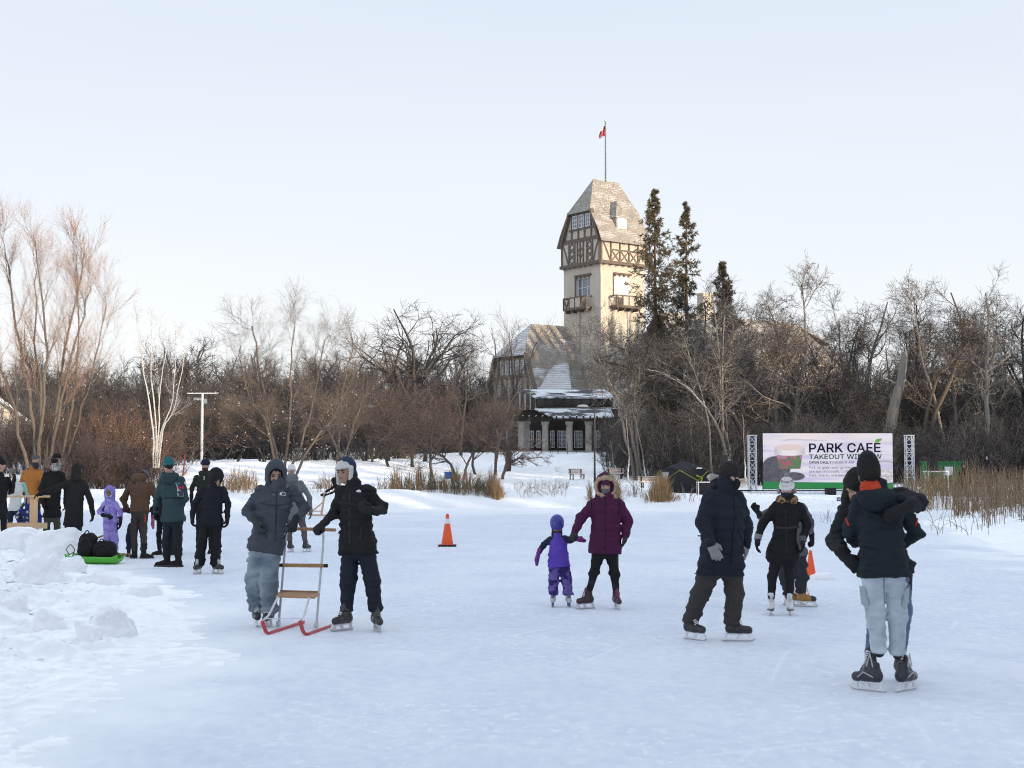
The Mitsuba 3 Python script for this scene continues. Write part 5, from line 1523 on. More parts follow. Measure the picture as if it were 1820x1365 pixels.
p.headgear(lambda q: np.minimum(d_cone(q, (.092, .0, .02), (.06, .03, -.10), .010, .008), d_cone(q, (-.092, .0, .02), (-.06, .03, -.10), .010, .008)), (.35, .35, .55), 'helmet_strap', .009)
p.line('jacket', 'zip', [(991, 962), (992, 980), (993, 1000)], (.09, .05, .36), .006)
p.glove('A', 'relaxed', dir=(-.25, -.25, -.93), mitten=True, color=(.17, .04, .22), s=1.25); p.glove('B', 'relaxed', dir=(.75, -.35, -.1), back=(0, -.6, .8), thumb=(0, 0, 1), mitten=True, color=(.20, .035, .21), s=1.25)
for x, t in (('A', -6), ('B', 6)): p.shoe(x, 'hockey', t, colors=dict(boot=(.42, .42, .42), toe_cap=(.5, .5, .49), holder=(.04, .06, .22), lace=(.06, .08, .3)), s=1.05)

p = Person('woman in a long plum coat with fur edged hood holding a child by the hand', 17.7, dict(head=(1075.5, 862), sA=(1053, 892), sB=(1103, 892), eA=(1034, 919, -.03), wA=(1021, 945, -.08), eB=(1116, 925), wB=(1112, 953, -.05),
           hA=(1062, 978), hB=(1089, 978), kA=(1057, 1015), kB=(1092, 1017), aA=(1047.5, 1050), aB=(1095, 1053)), yaw=2, head=(4, 12), s=.97)
p.body('light')
p.jacket((.070, .010, .048), hem=-.02, wid=1.0, prof=[(-.07, .225, .165), (.10, .215, .16), (.38, .195, .15), (.62, .195, .15), (.85, .20, .14), (.98, .15, .10), (1.10, .085, .075)], arm=(.082, .074, .060), quilt=.012, wr=.006, name='coat')
p.beanie((.075, .018, .055), low=.03, tall=.125)
p.hood((.070, .010, .048), fur=(.40, .30, .19), size=1.08, open_=(.092, .098), furr=.046, drop=.01)
p.gaiter((.13, .13, .14), top=-.028)
p.trousers((.012, .011, .013), leg=(.098, .076, .058), wr=.013, end=.02)
p.line('coat', 'zip', [(1076, 884), (1076, 920), (1076, 950), (1075, 978)], (.03, .008, .022), .007)
for a in (.86, .66): pass
p.line('coat', 'strap', [(1050, 884), (1051, 898), (1052, 908)], (.012, .012, .014), .008); p.line('coat', 'strap', [(1100, 884), (1101, 900), (1099, 915)], (.012, .012, .014), .008)
p.glove('A', 'grip', dir=(-.35, -.3, -.85), back=(-.6, -.6, .2), thumb=(.5, -.6, 0), color=(.035, .037, .035)); p.glove('B', 'relaxed', dir=(-.25, -.1, -.95), color=(.035, .038, .035))
p.shoe('A', 'hockey', -62, colors=dict(boot=(.04, .018, .026), holder=(.62, .62, .64), lace=(.30, .05, .14), toe_cap=(.05, .02, .03)), s=.98); p.shoe('B', 'hockey', 8, colors=dict(boot=(.04, .018, .026), holder=(.62, .62, .64), lace=(.30, .05, .14), toe_cap=(.05, .02, .03)), s=.98)

# man in the navy parka
p = Person('tall man in a navy parka and dark scarf over his face gliding right', 14.4, dict(head=(1297.5, 848), sA=(1259, 881), sB=(1314, 882), eA=(1249, 928, -.05), wA=(1263, 965, -.18), eB=(1325, 936), wB=(1325, 968, .05),
           hA=(1262, 1006), hB=(1301, 1006), kA=(1245, 1055, .05), kB=(1307, 1055, -.03), aA=(1227, 1101, .22), aB=(1300, 1105, -.04)), yaw=28, head=(52, 4), s=1.02)
p.body('light'); p.hair((.02, .015, .013), fringe=.02)
p.jacket((.012, .015, .026), prof=[(-.02, .225, .185), (.12, .215, .18), (.40, .205, .175), (.68, .205, .170), (.88, .20, .15), (.99, .14, .11), (1.10, .095, .085)], arm=(.098, .088, .070), quilt=.011, wr=.008, name='parka', collar=.105, up=.09, wid=1.05)
p.beanie((.022, .017, .018), low=.018, tall=.115)
p.gaiter((.010, .010, .012), top=-.012, fat=1.06)
p.headgear(lambda q: smin(d_ell(q, (-.01, -.155, -.07), (.10, .055, .06)), d_cone(q, (-.08, -.11, -.10), (.09, -.11, -.10), .05, .05), .03) + folds(q, .008, (16, 16, 16)), (.012, .015, .026), 'hood', r=.32)
p.headgear(lambda q: d_cone(q, (-.09, -.14, -.035), (.05, -.185, -.02), .05, .05) + folds(q, .022, (46, 46, 46), 5), lambda v: np.array([[.50, .47, .42]]) * (.55 + .9 * meshkit.noise(v * 70, 4)[:, None]), 'fur_trim', .010, r=.32, var=0)
p.trousers((.042, .039, .038), leg=(.125, .112, .095), hip=(.185, .155), wr=.017, stack=.010, end=.05, flare=1.02, label='loose dark grey trousers')
p.line('parka', 'zip', [(1304, 882), (1306, 920), (1303, 960), (1299, 1003)], (.010, .013, .024), .012)
p.line('parka', 'pocket', [(1312, 940), (1318, 958), (1319, 976)], (.010, .013, .024), .009)
p.line('parka', 'seam', [(1241, 952), (1262, 955), (1282, 953), (1298, 950)], (.012, .016, .03), .007)
p.glove('A', 'relaxed', dir=(.35, -.35, -.87), back=(-.15, -.95, .1), thumb=(.95, 0, .1), color=(.25, .245, .245), s=1.2, cuff=(.05, .05, .055)); p.glove('B', 'relaxed', dir=(0, -.1, -1), back=(.9, -.3, 0), thumb=(-.2, -1, 0), color=(.25, .245, .245), s=1.15)
for x, t, pt, L in (('A', 38, 0, .0), ('B', 84, 0, 0)): p.shoe(x, 'hockey', t, pitch=pt, lift=L, colors=dict(boot=(.022, .022, .024), holder=(.80, .80, .82), lace=(.78, .78, .78)), s=1.04, roll=0 if x == 'B' else -6)

# woman with the white pompom hat and the skater behind her
p = Person('woman in a black belted coat with a white pompom hat, ear muffs and leopard collar', 17.0, dict(head=(1398.5, 869), sA=(1376, 897), sB=(1424, 898), eA=(1355, 931), wA=(1347, 957, -.05), eB=(1435, 932), wB=(1427, 960, -.08),
           hA=(1379, 990), hB=(1403, 990), kA=(1372.5, 1026), kB=(1404, 1026), aA=(1371, 1063), aB=(1403, 1063)), yaw=-6, head=(-16, 12), s=.95)
p.body('light')
p.jacket((.011, .010, .012), prof=[(-.06, .215, .15), (.08, .205, .148), (.28, .178, .135), (.45, .152, .122), (.62, .165, .13), (.86, .185, .125), (.98, .14, .095), (1.10, .08, .07)], arm=(.075, .066, .054), quilt=.005, wr=.006, name='coat')
p.trousers((.014, .013, .016), leg=(.086, .066, .050), wr=.006, end=0.035)
p.beanie((.62, .60, .58), brim=(.70, .68, .65), low=.015, tall=.115, pom=(.30, .29, .30))
p.headgear(lambda q: smax(smax(d_ell(q, (0, -.012, .045), (.0915, .1125, .1175)), .085 - q[:, 2], .003), q[:, 2] - .122, .003) + .002 * np.sin(16 * np.arctan2(q[:, 0], q[:, 1])), blotch((.20, .20, .22), (.5, .49, .48), 60, .45, .55), 'hat_pattern', .008)
p.headgear(lambda q: np.minimum(d_ell(q, (.098, .0, -.02), (.036, .046, .05)), d_ell(q, (-.098, .0, -.02), (.036, .046, .05))) + folds(q, .012, (50, 50, 50), 2), (.30, .265, .25), 'ear_muff', .009)


def leopard(v):
    q = (v - v.min(0)) * 42
    n = meshkit.noise(q, 3); r = meshkit.noise(q * .5, 9)
    return np.where(((n > .52) & (n < .70))[:, None], [.035, .022, .018], np.where((n >= .70)[:, None], [.20, .10, .05], [.33, .19, .10])) * (.8 + .4 * r[:, None])


p.headgear(lambda q: smin(d_cone(q, (-.085, .02, -.13), (.085, .02, -.13), .062, .062), d_cone(q, (-.075, .07, -.135), (.075, .07, -.135), .055, .055), .03) + folds(q, .008, (20, 20, 30)), leopard, 'fur_collar', .009, r=.27, var=0)
p.gaiter((.018, .022, .045), top=-.025)
p.line('coat', 'belt', [(1379, 937), (1390, 938.5), (1402, 938.5), (1419, 936)], (.035, .033, .036), .016)
p.line('coat', 'zip', [(1396, 905), (1396, 930), (1398, 960), (1399, 985)], (.03, .028, .03), .006)
p.glove('A', 'relaxed', dir=(-.2, -.2, -.95), color=(.013, .013, .015), s=1.15, cuff=(.22, .22, .23)); p.glove('B', 'relaxed', dir=(-.05, -.2, -.95), color=(.015, .015, .017), s=1.1, cuff=(.10, .10, .11))
for x, t in (('A', -18), ('B', -4)): p.shoe(x, 'figure', t, colors=dict(boot=(.66, .65, .64), sole=(.10, .09, .085), blade=(.5, .5, .52), lace=(.5, .49, .48)), s=.95)

p = Person('skater in grey jacket and dark snow trousers almost hidden behind the pompom hat woman', 18.0, dict(head=(1402, 873), sA=(1378, 898), sB=(1431, 898), eA=(1352, 918, .05), wA=(1346, 909, .0), eB=(1441, 928, -.02), wB=(1443, 957, -.05),
           hA=(1396, 985), hB=(1424, 985), kA=(1395, 1026, -.05), kB=(1424, 1024), aA=(1402, 1054, .1), aB=(1424, 1054)), yaw=-30, head=(-30, 6), s=.90)
p.body('tan', face=False); p.beanie((.05, .05, .055), low=.02)
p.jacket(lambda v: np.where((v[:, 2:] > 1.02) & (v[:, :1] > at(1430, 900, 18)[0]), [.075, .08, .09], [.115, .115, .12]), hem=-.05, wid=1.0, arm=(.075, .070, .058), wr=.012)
p.trousers((.030, .033, .042), leg=(.115, .11, .095), wr=.018, stack=.014, label='dark baggy snow trousers')
p.glove('A', 'half', dir=(-.55, -.1, .8), back=(0, 1, .1), thumb=(1, 0, .2)); p.glove('B', 'grip', dir=(.05, -.1, -1), color=(.012, .012, .016))
for x, t in (('A', 60), ('B', 75)): p.shoe(x, 'hockey', t, colors=dict(boot=(.34, .17, .035), toe_cap=(.03, .03, .035), lace=(.5, .12, .05), holder=(.72, .72, .7)), s=1.05)

# the embracing couple in front
p = Person('man seen from behind in a dark teal jacket with orange collar and acid washed jeans', 11.2, dict(head=(1544, 845), sA=(1521, 888), sB=(1603, 888), eA=(1510, 945, .10), wA=(1520, 966, .32), eB=(1628, 948, .10), wB=(1606, 968, .34),
           hA=(1547, 1015), hB=(1592, 1015), kA=(1556, 1090, .02), kB=(1594, 1090, .02), aA=(1563, 1160), aB=(1595, 1163)), yaw=176, head=(188, 4, -4), s=1.0)
p.body('light', face=False); p.hair((.02, .015, .012))
p.jacket((.012, .018, .024), hem=-.10, wid=1.10, dep=1.05, arm=(.092, .082, .062), wr=.014, collar=.10, up=.07, var=.06)
p.beanie((.012, .012, .013), low=-.045, tall=.155, brim=None)
p.headgear(lambda q: smax(smin(d_cone(q, (0, -.01, -.10), (0, -.02, -.155), .083, .092), np.full(len(q), 9.), .01), -np.minimum(q[:, 2] + .155, .075 - q[:, 2] * 0) - .0, .01), (.55, .06, .025), 'collar', .010, r=.25)
p.headgear(lambda q: smin(d_cone(q, (-.11, -.085, -.158), (.11, -.085, -.158), .050, .050), d_ell(q, (0, -.13, -.215), (.15, .05, .08)), .05) + folds(q, .008, (14, 14, 18)), (.011, .016, .022), 'hood', r=.36)
p.line('jacket', 'seam', [(1525, 935), (1548, 940), (1585, 940), (1606, 936)], (.011, .016, .022), .007)
for sx, ex in ((1504, 1509), (1630, 1627)): p.line('jacket', 'piping', [(sx, 922), ((sx + ex) / 2, 928), (ex, 934)], (.45, .05, .03), .010, 6)
p.trousers(blotch((.36, .42, .47), (.55, .60, .64), 6, .3, .68, 2), leg=(.112, .090, .078), hip=(.180, .145), wr=.013, stack=.006, end=.02, var=.06, label='acid washed light blue cargo jeans')
p.line('trousers', 'seam', [(1571, 1022), (1571, 1050), (1572, 1072)], (.17, .21, .25), .006)
for poly in ([(1527, 1040), (1537, 1045), (1545, 1075), (1540, 1083), (1530, 1072)], [(1616, 1042), (1608, 1050), (1603, 1075), (1610, 1082), (1616, 1070)]): p.decal('trousers', 'pocket', poly, (.34, .39, .43), .008)
for x, t, in (('A', -150), ('B', 150)):
    p.shoe(x, 'hockey', {'A': -132, 'B': 132}[x], colors=dict(boot=(.028, .024, .034), holder=(.72, .72, .73), lace=(.35, .35, .36), toe_cap=(.04, .037, .045)), s=1.0, dx={'A': -.035, 'B': .035}[x])
for x in 'AB':
    a = p.J['a' + x] + np.array([{'A': -.035, 'B': .035}[x], 0, 0]); yv = yaw_vec({'A': -132, 'B': 132}[x]); side = np.cross(yv, [0, 0, 1.0]); side = side * (1 if side[1] < 0 else -1)
    vshape(numbered(p.k + '__skate_stripe'), cat([tube([a * [1, 1, 0] + side * .060 + yv * (u0 * .84 + .03) + [0, 0, z0], a * [1, 1, 0] + side * .060 + yv * (u1 * .84 + .03) + [0, 0, z1]],   .005, 5) for u0, z0, u1, z1 in ((-.05, .20, -.02, .30), (.015, .20, -.02, .30), (-.05, .12, .05, .155), (.05, .155, .11, .11))]), (.42, .42, .44), smooth=False)
CM = p

p = Person('partner in black mostly hidden behind the man in light jeans, arms around him', 11.75, dict(head=(1522, 867), sA=(1497, 902), sB=(1606, 886), eA=(1483, 962, -.15), wA=(1503, 990, -.50), eB=(1631, 893, -.46), wB=(1604, 904, -.74),
           hA=(1555, 1012), hB=(1606, 1012), kA=(1556, 1088), kB=(1607, 1085), aA=(1548, 1162), aB=(1600, 1165), oB=(1598, 878, -.28)), yaw=0, head=(30, 15), s=1.0)
p.body('light', face=False); p.beanie((.014, .014, .014), low=.0, tall=.13, brim=(.016, .016, .016)); p.hair((.03, .02, .015), long=.10)
p.jacket((.012, .013, .016), prof=[(-.14, .225, .15), (.10, .20, .15), (.45, .19, .15), (.78, .21, .15), (.98, .18, .10), (1.1, .085, .075)], arm=(.095, .098, .072), wr=.015)
p.glove('A', 'half', dir=(.55, -.45, -.6), back=(-.35, -.8, .3), thumb=(.5, 0, .8), s=1.2, color=(.013, .013, .015)); p.glove('B', 'half', dir=(-.85, -.25, -.4), back=(0, -1, .1), thumb=(-.1, 0, -1), s=1.2, color=(.013, .013, .015))
p.trousers((.13, .165, .26), leg=(.092, .078, .062), wr=.010, end=.01)
for x, t in (('A', -35), ('B', 5)): p.shoe(x, 'hockey', t, colors=dict(boot=(.03, .028, .032), holder=(.7, .7, .7)), s=1.0)
# ---------------------------------------------------------------- the people by the left bank
p = Person('person in black with a dark cap and hood looking down at their skates', 23.5, dict(head=(383, 852), sA=(359, 868), sB=(399, 868), eA=(345, 896), wA=(342, 920, -.05), eB=(405, 895), wB=(404, 922, -.05),
           hA=(363, 929), hB=(388, 929), kA=(359, 967), kB=(384, 967), aA=(354, 1005), aB=(383, 1005)), yaw=3, head=(0, 34), s=1.02)
p.body('tan'); p.beanie((.012, .013, .020), low=.035, tall=.11)
p.headgear(lambda q: smax(d_ell(q, (0, -.07, .02), (.125, .13, .15)), -d_ell(q, (0, .12, -.02), (.088, .15, .12)), .016), (.012, .012, .017), 'hood', r=.3)
p.jacket((.011, .012, .019), hem=-.12, wid=1.02, arm=(.088, .078, .062), wr=.014); p.trousers((.010, .010, .011), leg=(.105, .095, .095), wr=.016, stack=.012, flare=1.1)
for x in 'AB': p.glove(x, 'half', dir=(0, -.2, -1), color=(.013, .013, .014), s=1.15)
for x, t in (('A', -12), ('B', 48)): p.shoe(x, 'hockey', t, colors=dict(boot=(.035, .033, .033), holder=(.66, .64, .62)))

p = Person('bearded man in a dark olive coat and navy beanie standing behind the others', 29.0, dict(head=(365, 827), sA=(346, 847), sB=(385, 847), eA=(341, 868), wA=(340, 885), eB=(389, 868), wB=(388, 888), hA=(354, 897), hB=(376, 897), kA=(354, 938), kB=(376, 938), aA=(354, 972), aB=(376, 972)), yaw=0, s=1.02)
p.body('light'); p.beanie((.014, .018, .045), low=.02, brim=(.014, .018, .045)); p.headgear(lambda q: smax(d_ell(q, (0, .03, -.065), (.064, .075, .065)), q[:, 2] + .042 - .01 * q[:, 1], .01), (.06, .035, .02), 'beard')
p.jacket((.022, .026, .020), hem=-.15); p.trousers((.015, .015, .017)); p.headgear(lambda q: d_cone(q, (-.09, -.06, -.16), (.09, -.06, -.16), .06, .06), (.035, .040, .028), 'hood', r=.28)
p.decal('jacket', 'drawstring', [(362, 846), (363.5, 846), (363.5, 853), (362, 853)], (.6, .6, .6))
for x in 'AB': p.glove(x, 'relaxed', color=(.012, .012, .013)); p.shoe(x, 'boot', 0, colors=dict(boot=(.02, .018, .017)))

p = Person('person with a teal beanie and green parka seen from behind in black boots', 25.1, dict(head=(299, 828), sA=(286, 852), sB=(324, 852), eA=(280, 887), wA=(277, 910, -.05), eB=(329, 886), wB=(318, 905, .25), hA=(298, 924), hB=(317, 924), kA=(296, 962), kB=(316, 958), aA=(297, 998), aB=(317, 998)), yaw=196, head=(215, 0), s=1.06)
p.body('light', face=False); p.beanie((.020, .135, .145), low=.0, tall=.115, brim=(.022, .15, .16)); p.hair((.03, .02, .015))
p.jacket((.030, .058, .066), hem=-.06, wid=1.0, prof=[(-.06, .225, .17), (.10, .205, .16), (.36, .175, .145), (.62, .19, .15), (.85, .20, .14), (.98, .155, .10), (1.10, .09, .08)], arm=(.09, .082, .066), wr=.012, name='parka')
p.headgear(lambda q: smin(d_cone(q, (-.10, -.08, -.17), (.10, -.08, -.17), .06, .06), d_ell(q, (0, -.13, -.22), (.15, .06, .09)), .05), (.028, .053, .060), 'hood', r=.36)
p.line('parka', 'drawstring', [(284, 886), (300, 885), (316, 885), (328, 886)], (.012, .022, .026), .010)
p.decal('parka', 'badge', [(308, 853), (318, 859), (329, 856), (329, 861), (326, 882), (316, 882), (314, 862)], (.66, .66, .68), .006, label='white badge with red bands on the back of the parka')
p.decal('parka', 'badge_band', [(316, 865), (327, 864), (327, 868), (316, 869)], (.50, .03, .05), .012); p.decal('parka', 'badge_band', [(317, 872), (326, 871), (326, 881), (317, 882)], (.06, .06, .10), .012)
p.trousers((.013, .018, .024), leg=(.105, .088, .075), wr=.012, end=-.05)
p.glove('A', 'half', dir=(-.1, 0, -1), color=(.012, .012, .014), s=1.15); p.glove('B', 'relaxed', color=(.012, .012, .014))
for x, t in (('A', -105), ('B', -100)): p.shoe(x, 'boot', t, colors=dict(boot=(.014, .011, .012)), s=1.12)

p = Person('person in dark clothes standing hidden behind the teal beanie', 28.5, dict(head=(293, 848), sA=(278, 868), sB=(308, 868), eA=(275, 890), wA=(272, 926, -.1), eB=(312, 890), wB=(310, 915), hA=(284, 922), hB=(303, 922), kA=(282, 952), kB=(304, 952), aA=(284, 978), aB=(306, 978)), yaw=-30, s=.84)
p.body('light', face=False); p.beanie(BLK); p.jacket((.014, .014, .018), hem=-.05); p.trousers((.013, .014, .020), wr=.014); p.glove('A', 'relaxed', mitten=True, color=(.52, .16, .25)); p.glove('B', 'relaxed')
for x in 'AB': p.shoe(x, 'boot', -60 if x == 'A' else 60, colors=dict(boot=(.03, .022, .02)))

p = Person('man in a brown canvas jacket bending forward, seen from behind', 27.4, dict(head=(256, 848, .30), sA=(231, 861, .08), sB=(270, 861, .08), eA=(219, 886, .1), wA=(224, 905, .42), eB=(280, 888, .1), wB=(272, 906, .42), hA=(240, 911), hB=(257, 911), kA=(238, 945), kB=(255, 945), aA=(239, 980), aB=(255, 980)), yaw=184, head=(165, 35), s=1.0)
p.body('light', face=False); p.beanie((.12, .125, .14), low=.0, tall=.10); p.hair((.03, .02, .015))
p.jacket((.105, .058, .034), hem=-.02, wid=1.12, dep=1.12, arm=(.098, .092, .07), wr=.015, label='brown canvas work jacket'); p.trousers((.052, .046, .042), leg=(.10, .085, .072), wr=.014)
p.headgear(lambda q: smin(d_cone(q, (-.09, -.12, -.10), (.09, -.12, -.10), .06, .06), d_ell(q, (0, -.16, -.12), (.15, .07, .10)), .05), (.115, .066, .040), 'hood', r=.36)
p.decal('trousers', 'tag', [(257, 914), (259.5, 914), (259.5, 928), (257, 928)], (.45, .05, .04), .012)
for x, t in (('A', -150), ('B', 95)): p.shoe(x, 'boot', t, colors=dict(boot=(.018, .018, .020))); p.glove(x, 'half', dir=(.1, .9, -.4))

p = Person('little child in red mittens half hidden in front of the brown jacket', 28.0, dict(head=(247, 893), sA=(233, 906), sB=(262, 906), eA=(224, 905), wA=(221, 908, -.1), eB=(270, 908), wB=(271, 922, -.1), hA=(231, 935), hB=(253, 935), kA=(229, 955), kB=(256, 955), aA=(229, 976), aB=(257, 976)), yaw=0, s=.66, hs=.8)
p.body('light'); p.beanie((.30, .03, .06)); p.jacket((.25, .03, .07), hem=-.05, arm=(.09, .08, .07)); p.trousers((.018, .018, .045), leg=(.12, .11, .10))
p.glove('A', 'relaxed', mitten=True, color=(.30, .03, .09), s=1.3, dir=(-.6, -.3, 0)); p.glove('B', 'relaxed', mitten=True, color=(.42, .12, .2), s=1.3)
for x in 'AB': p.shoe(x, 'boot', 0, colors=dict(boot=(.02, .02, .024)))

p = Person('child in a lavender snowsuit with pale blue face warmer beside the green sled', 27.2, dict(head=(194.5, 876), sA=(183, 895), sB=(207, 894), eA=(176.5, 910), wA=(187, 916, -.22), eB=(214, 911), wB=(214, 926, -.03), hA=(190, 938), hB=(203, 938), kA=(190, 960), kB=(204, 961), aA=(191, 980), aB=(205, 983)), yaw=2, head=(0, 6), s=.86, hs=.92)
p.body('brown')
lav = blotch((.24, .19, .56), (.36, .30, .66), 14, .45, .55, 4)
p.jacket(lav, hem=-.10, arm=(.088, .078, .066), wr=.012, name='snowsuit', label='lavender patterned snowsuit'); p.trousers(lav, leg=(.115, .098, .088), wr=.016, stack=.012, name='snowsuit_legs')
p.hood((.25, .20, .58), open_=(.076, .095), size=.98); p.headgear(lambda q: smax(smax(d_ell(q, (0, .01, -.01), (.084, .095, .112)), -d_ell(q, (0, .12, .002), (.058, .10, .066)), .01), -.18 - q[:, 2], .01), (.42, .62, .74), 'balaclava', .010)
p.line('snowsuit', 'zip', [(195, 900), (195, 915), (196, 935)], (.16, .12, .42), .007)
p.glove('A', 'half', dir=(.9, -.4, -.1), back=(0, -.5, .8), thumb=(0, 0, 1), color=(.013, .013, .015), s=1.3); p.glove('B', 'relaxed', dir=(0, -.15, -1), color=(.013, .013, .015), s=1.3)
for x, t in (('A', -30), ('B', 35)): p.shoe(x, 'hockey', t, colors=dict(boot=(.03, .03, .034), holder=(.6, .6, .62)))

p = Person('person in a long black hooded parka resting one arm on the wooden rail', 34.0, dict(head=(138, 835), sA=(122, 856), sB=(150, 856), eA=(99, 868, -.05), wA=(71, 878, -.1), eB=(161, 890), wB=(165, 914), hA=(120, 934), hB=(140, 934), kA=(120, 955), kB=(140, 955), aA=(120, 985), aB=(140, 985)), yaw=195, head=(150, 8), s=1.0, foot=.05)
p.body('light', face=False); p.hood((.012, .012, .014), fur=(.16, .14, .12), size=1.05, open_=(.08, .10))
p.jacket((.011, .011, .013), hem=-.02, wid=1.05, prof=[(-.02, .235, .18), (.2, .215, .165), (.5, .20, .15), (.85, .205, .145), (.98, .15, .10), (1.1, .085, .075)], arm=(.09, .08, .066), quilt=.010, wr=.006, name='parka'); p.trousers((.010, .010, .012), leg=(.10, .085, .075))
p.glove('A', 'relaxed', dir=(-.9, -.1, -.4), back=(0, 0, 1), color=(.012, .012, .013), s=1.2); p.glove('B', 'relaxed', dir=(-.05, 0, -1), color=(.012, .012, .013), s=1.2)
for x in 'AB': p.shoe(x, 'boot', 180)

p = Person('person in a black coat with a furry black hat and grey scarf', 35.5, dict(head=(101, 818), sA=(80, 842), sB=(112, 842), eA=(73, 868), wA=(76, 895, -.1), eB=(118, 868), wB=(116, 895), hA=(83, 916), hB=(102, 916), kA=(83, 940), kB=(102, 940), aA=(83, 972), aB=(102, 972)), yaw=165, head=(140, 5), s=1.06, foot=.05)
p.body('light', face=False); p.headgear(lambda q: smin(d_ell(q, (0, -.01, .075), (.105, .12, .10)), d_ell(q, (0, -.06, -.01), (.12, .09, .09)), .02) + folds(q, .016, (46, 46, 46)), (.011, .010, .010), 'fur_hat', .014)
p.headgear(lambda q: smax(smax(d_ell(q, (0, -.012, .02), (.122, .135, .10)), .012 - q[:, 2], .01), q[:, 2] - .06, .01) + folds(q, .016, (50, 50, 50)), (.17, .155, .14), 'fur_trim', .012)
p.gaiter(blotch((.10, .10, .10), (.45, .44, .43), 40, .45, .55), top=-.05, fat=1.35)
p.jacket((.011, .011, .012), hem=-.06, wid=1.08, arm=(.095, .085, .07), wr=.012, name='coat'); p.trousers((.062, .063, .045), leg=(.10, .085, .08))
p.glove('A', 'relaxed'); p.glove('B', 'relaxed')
for x in 'AB': p.shoe(x, 'boot', 180)

p = Person('man in an orange quilted jacket and grey beanie looking left', 41.0, dict(head=(63, 817), sA=(43, 838), sB=(73, 838), eA=(38, 858), wA=(42, 876, -.1), eB=(77, 858), wB=(75, 878), hA=(48, 886), hB=(68, 886), kA=(48, 912), kB=(68, 912), aA=(48, 938), aB=(68, 938)), yaw=-40, head=(-62, 0), s=1.02, foot=.05)
p.body('light'); p.beanie((.10, .10, .105), low=.02, brim=(.11, .11, .115)); p.gaiter((.03, .035, .05), top=-.08, fat=1.1)
p.jacket((.42, .155, .035), hem=-.05, arm=(.09, .08, .066), quilt=.012, wr=.004); p.trousers((.02, .02, .024))
for x in 'AB': p.glove(x, 'relaxed'); p.shoe(x, 'boot', -40)

p = Person('woman with a grey headband and a white and mint jacket behind the rail', 37.5, dict(head=(22.5, 840), sA=(13, 858), sB=(43, 858), eA=(9, 880), wA=(18, 874, -.25), eB=(49, 880), wB=(40, 900, -.1), hA=(17, 908), hB=(38, 908), kA=(17, 935), kB=(38, 935), aA=(17, 960), aB=(38, 960)), yaw=20, head=(35, 18), s=.95, foot=.05)
p.body('light'); p.hair((.20, .14, .09), long=.04); p.headgear(lambda q: smax(smax(d_ell(q, (0, -.012, .03), (.096, .116, .11)), .022 - q[:, 2], .006), q[:, 2] - .075, .006), (.16, .16, .165), 'headband')
p.jacket((.68, .68, .67), hem=-.02, armcolor=(.27, .52, .47), label='white jacket with mint sleeves'); p.trousers((.014, .016, .03)); p.glove('A', 'half', dir=(.5, -.2, .8)); p.glove('B', 'relaxed')
for x in 'AB': p.shoe(x, 'boot', 10)

p = Person('person in black with a pompom hat cut off by the left edge', 33.5, dict(head=(3, 826), sA=(-14, 850), sB=(16, 850), eA=(-20, 880), wA=(-16, 905), eB=(21, 874), wB=(25, 853, -.15), hA=(-10, 912), hB=(8, 912), kA=(-10, 940), kB=(7, 940), aA=(-10, 970), aB=(7, 970)), yaw=70, head=(90, 0), s=.98, foot=.05)
p.body('light'); p.beanie((.010, .010, .011), low=-.02, pom=(.010, .010, .011), tall=.11); p.hair((.02, .015, .012), long=.06)
p.jacket((.012, .012, .014), hem=-.04, arm=(.09, .08, .068), quilt=.008, name='coat'); p.trousers((.012, .012, .014)); p.glove('A', 'relaxed'); p.glove('B', 'half', dir=(.2, -.1, .95), s=1.2)
for x in 'AB': p.shoe(x, 'boot', 70)

p = Person('small child in a blue patterned snowsuit behind the rail post', 36.4, dict(head=(52, 890), sA=(36, 905), sB=(66, 905), eA=(30, 918), wA=(34, 930, -.1), eB=(72, 918), wB=(70, 930), hA=(40, 932), hB=(62, 932), kA=(38, 945), kB=(64, 945), aA=(38, 958), aB=(64, 958)), yaw=170, s=.72, hs=.85, foot=.05)


def spots(v):
    q = v * 7.5; c = np.floor(q); r = meshkit.noise(c * 3.7 + .5, 3)[:, None]
    return np.where((np.linalg.norm(q - c - .5, axis=1, keepdims=True) < .30) & (r > .35), [.55, .53, .46], [.020, .034, .16])


p.body('light', face=False); p.hood((.025, .04, .19)); p.jacket(spots, hem=-.2, wid=1.15, dep=1.15, arm=(.11, .10, .09), name='snowsuit', var=0, label='blue snowsuit with pale spots'); p.trousers((.020, .034, .16), leg=(.13, .12, .11))
p.glove('A', 'relaxed', mitten=True); p.glove('B', 'relaxed', mitten=True)
for x in 'AB': p.shoe(x, 'boot', 180)

# skaters further out
p = Person('skater in a grey coat and white beanie gliding away beyond the sled pushers', 29.4, dict(head=(518, 838), sA=(504, 856), sB=(538, 858), eA=(500, 884), wA=(503, 905, .1), eB=(550, 884), wB=(552, 908), hA=(515, 915), hB=(535, 915), kA=(514, 940), kB=(540, 940), aA=(515, 962), aB=(542, 962)), yaw=170, head=(190, 15), s=.98)
p.body('light', face=False); p.beanie((.70, .69, .67), low=.0, tall=.12, brim=(.72, .71, .69))
p.jacket((.16, .17, .175), hem=-.16, wid=1.0, arm=(.085, .075, .06), wr=.012, name='coat'); p.headgear(lambda q: d_ell(q, (0, -.11, -.17), (.15, .07, .10)), (.15, .16, .165), 'hood', r=.34); p.trousers((.115, .09, .095), leg=(.105, .085, .068), wr=.014)
for x in 'AB': p.glove(x, 'relaxed', color=(.11, .12, .13), s=1.15); p.shoe(x, 'hockey', 165 if x == 'A' else 150, colors=dict(boot=(.03, .028, .03), lace=(.3, .3, .3), holder=(.66, .68, .72)))

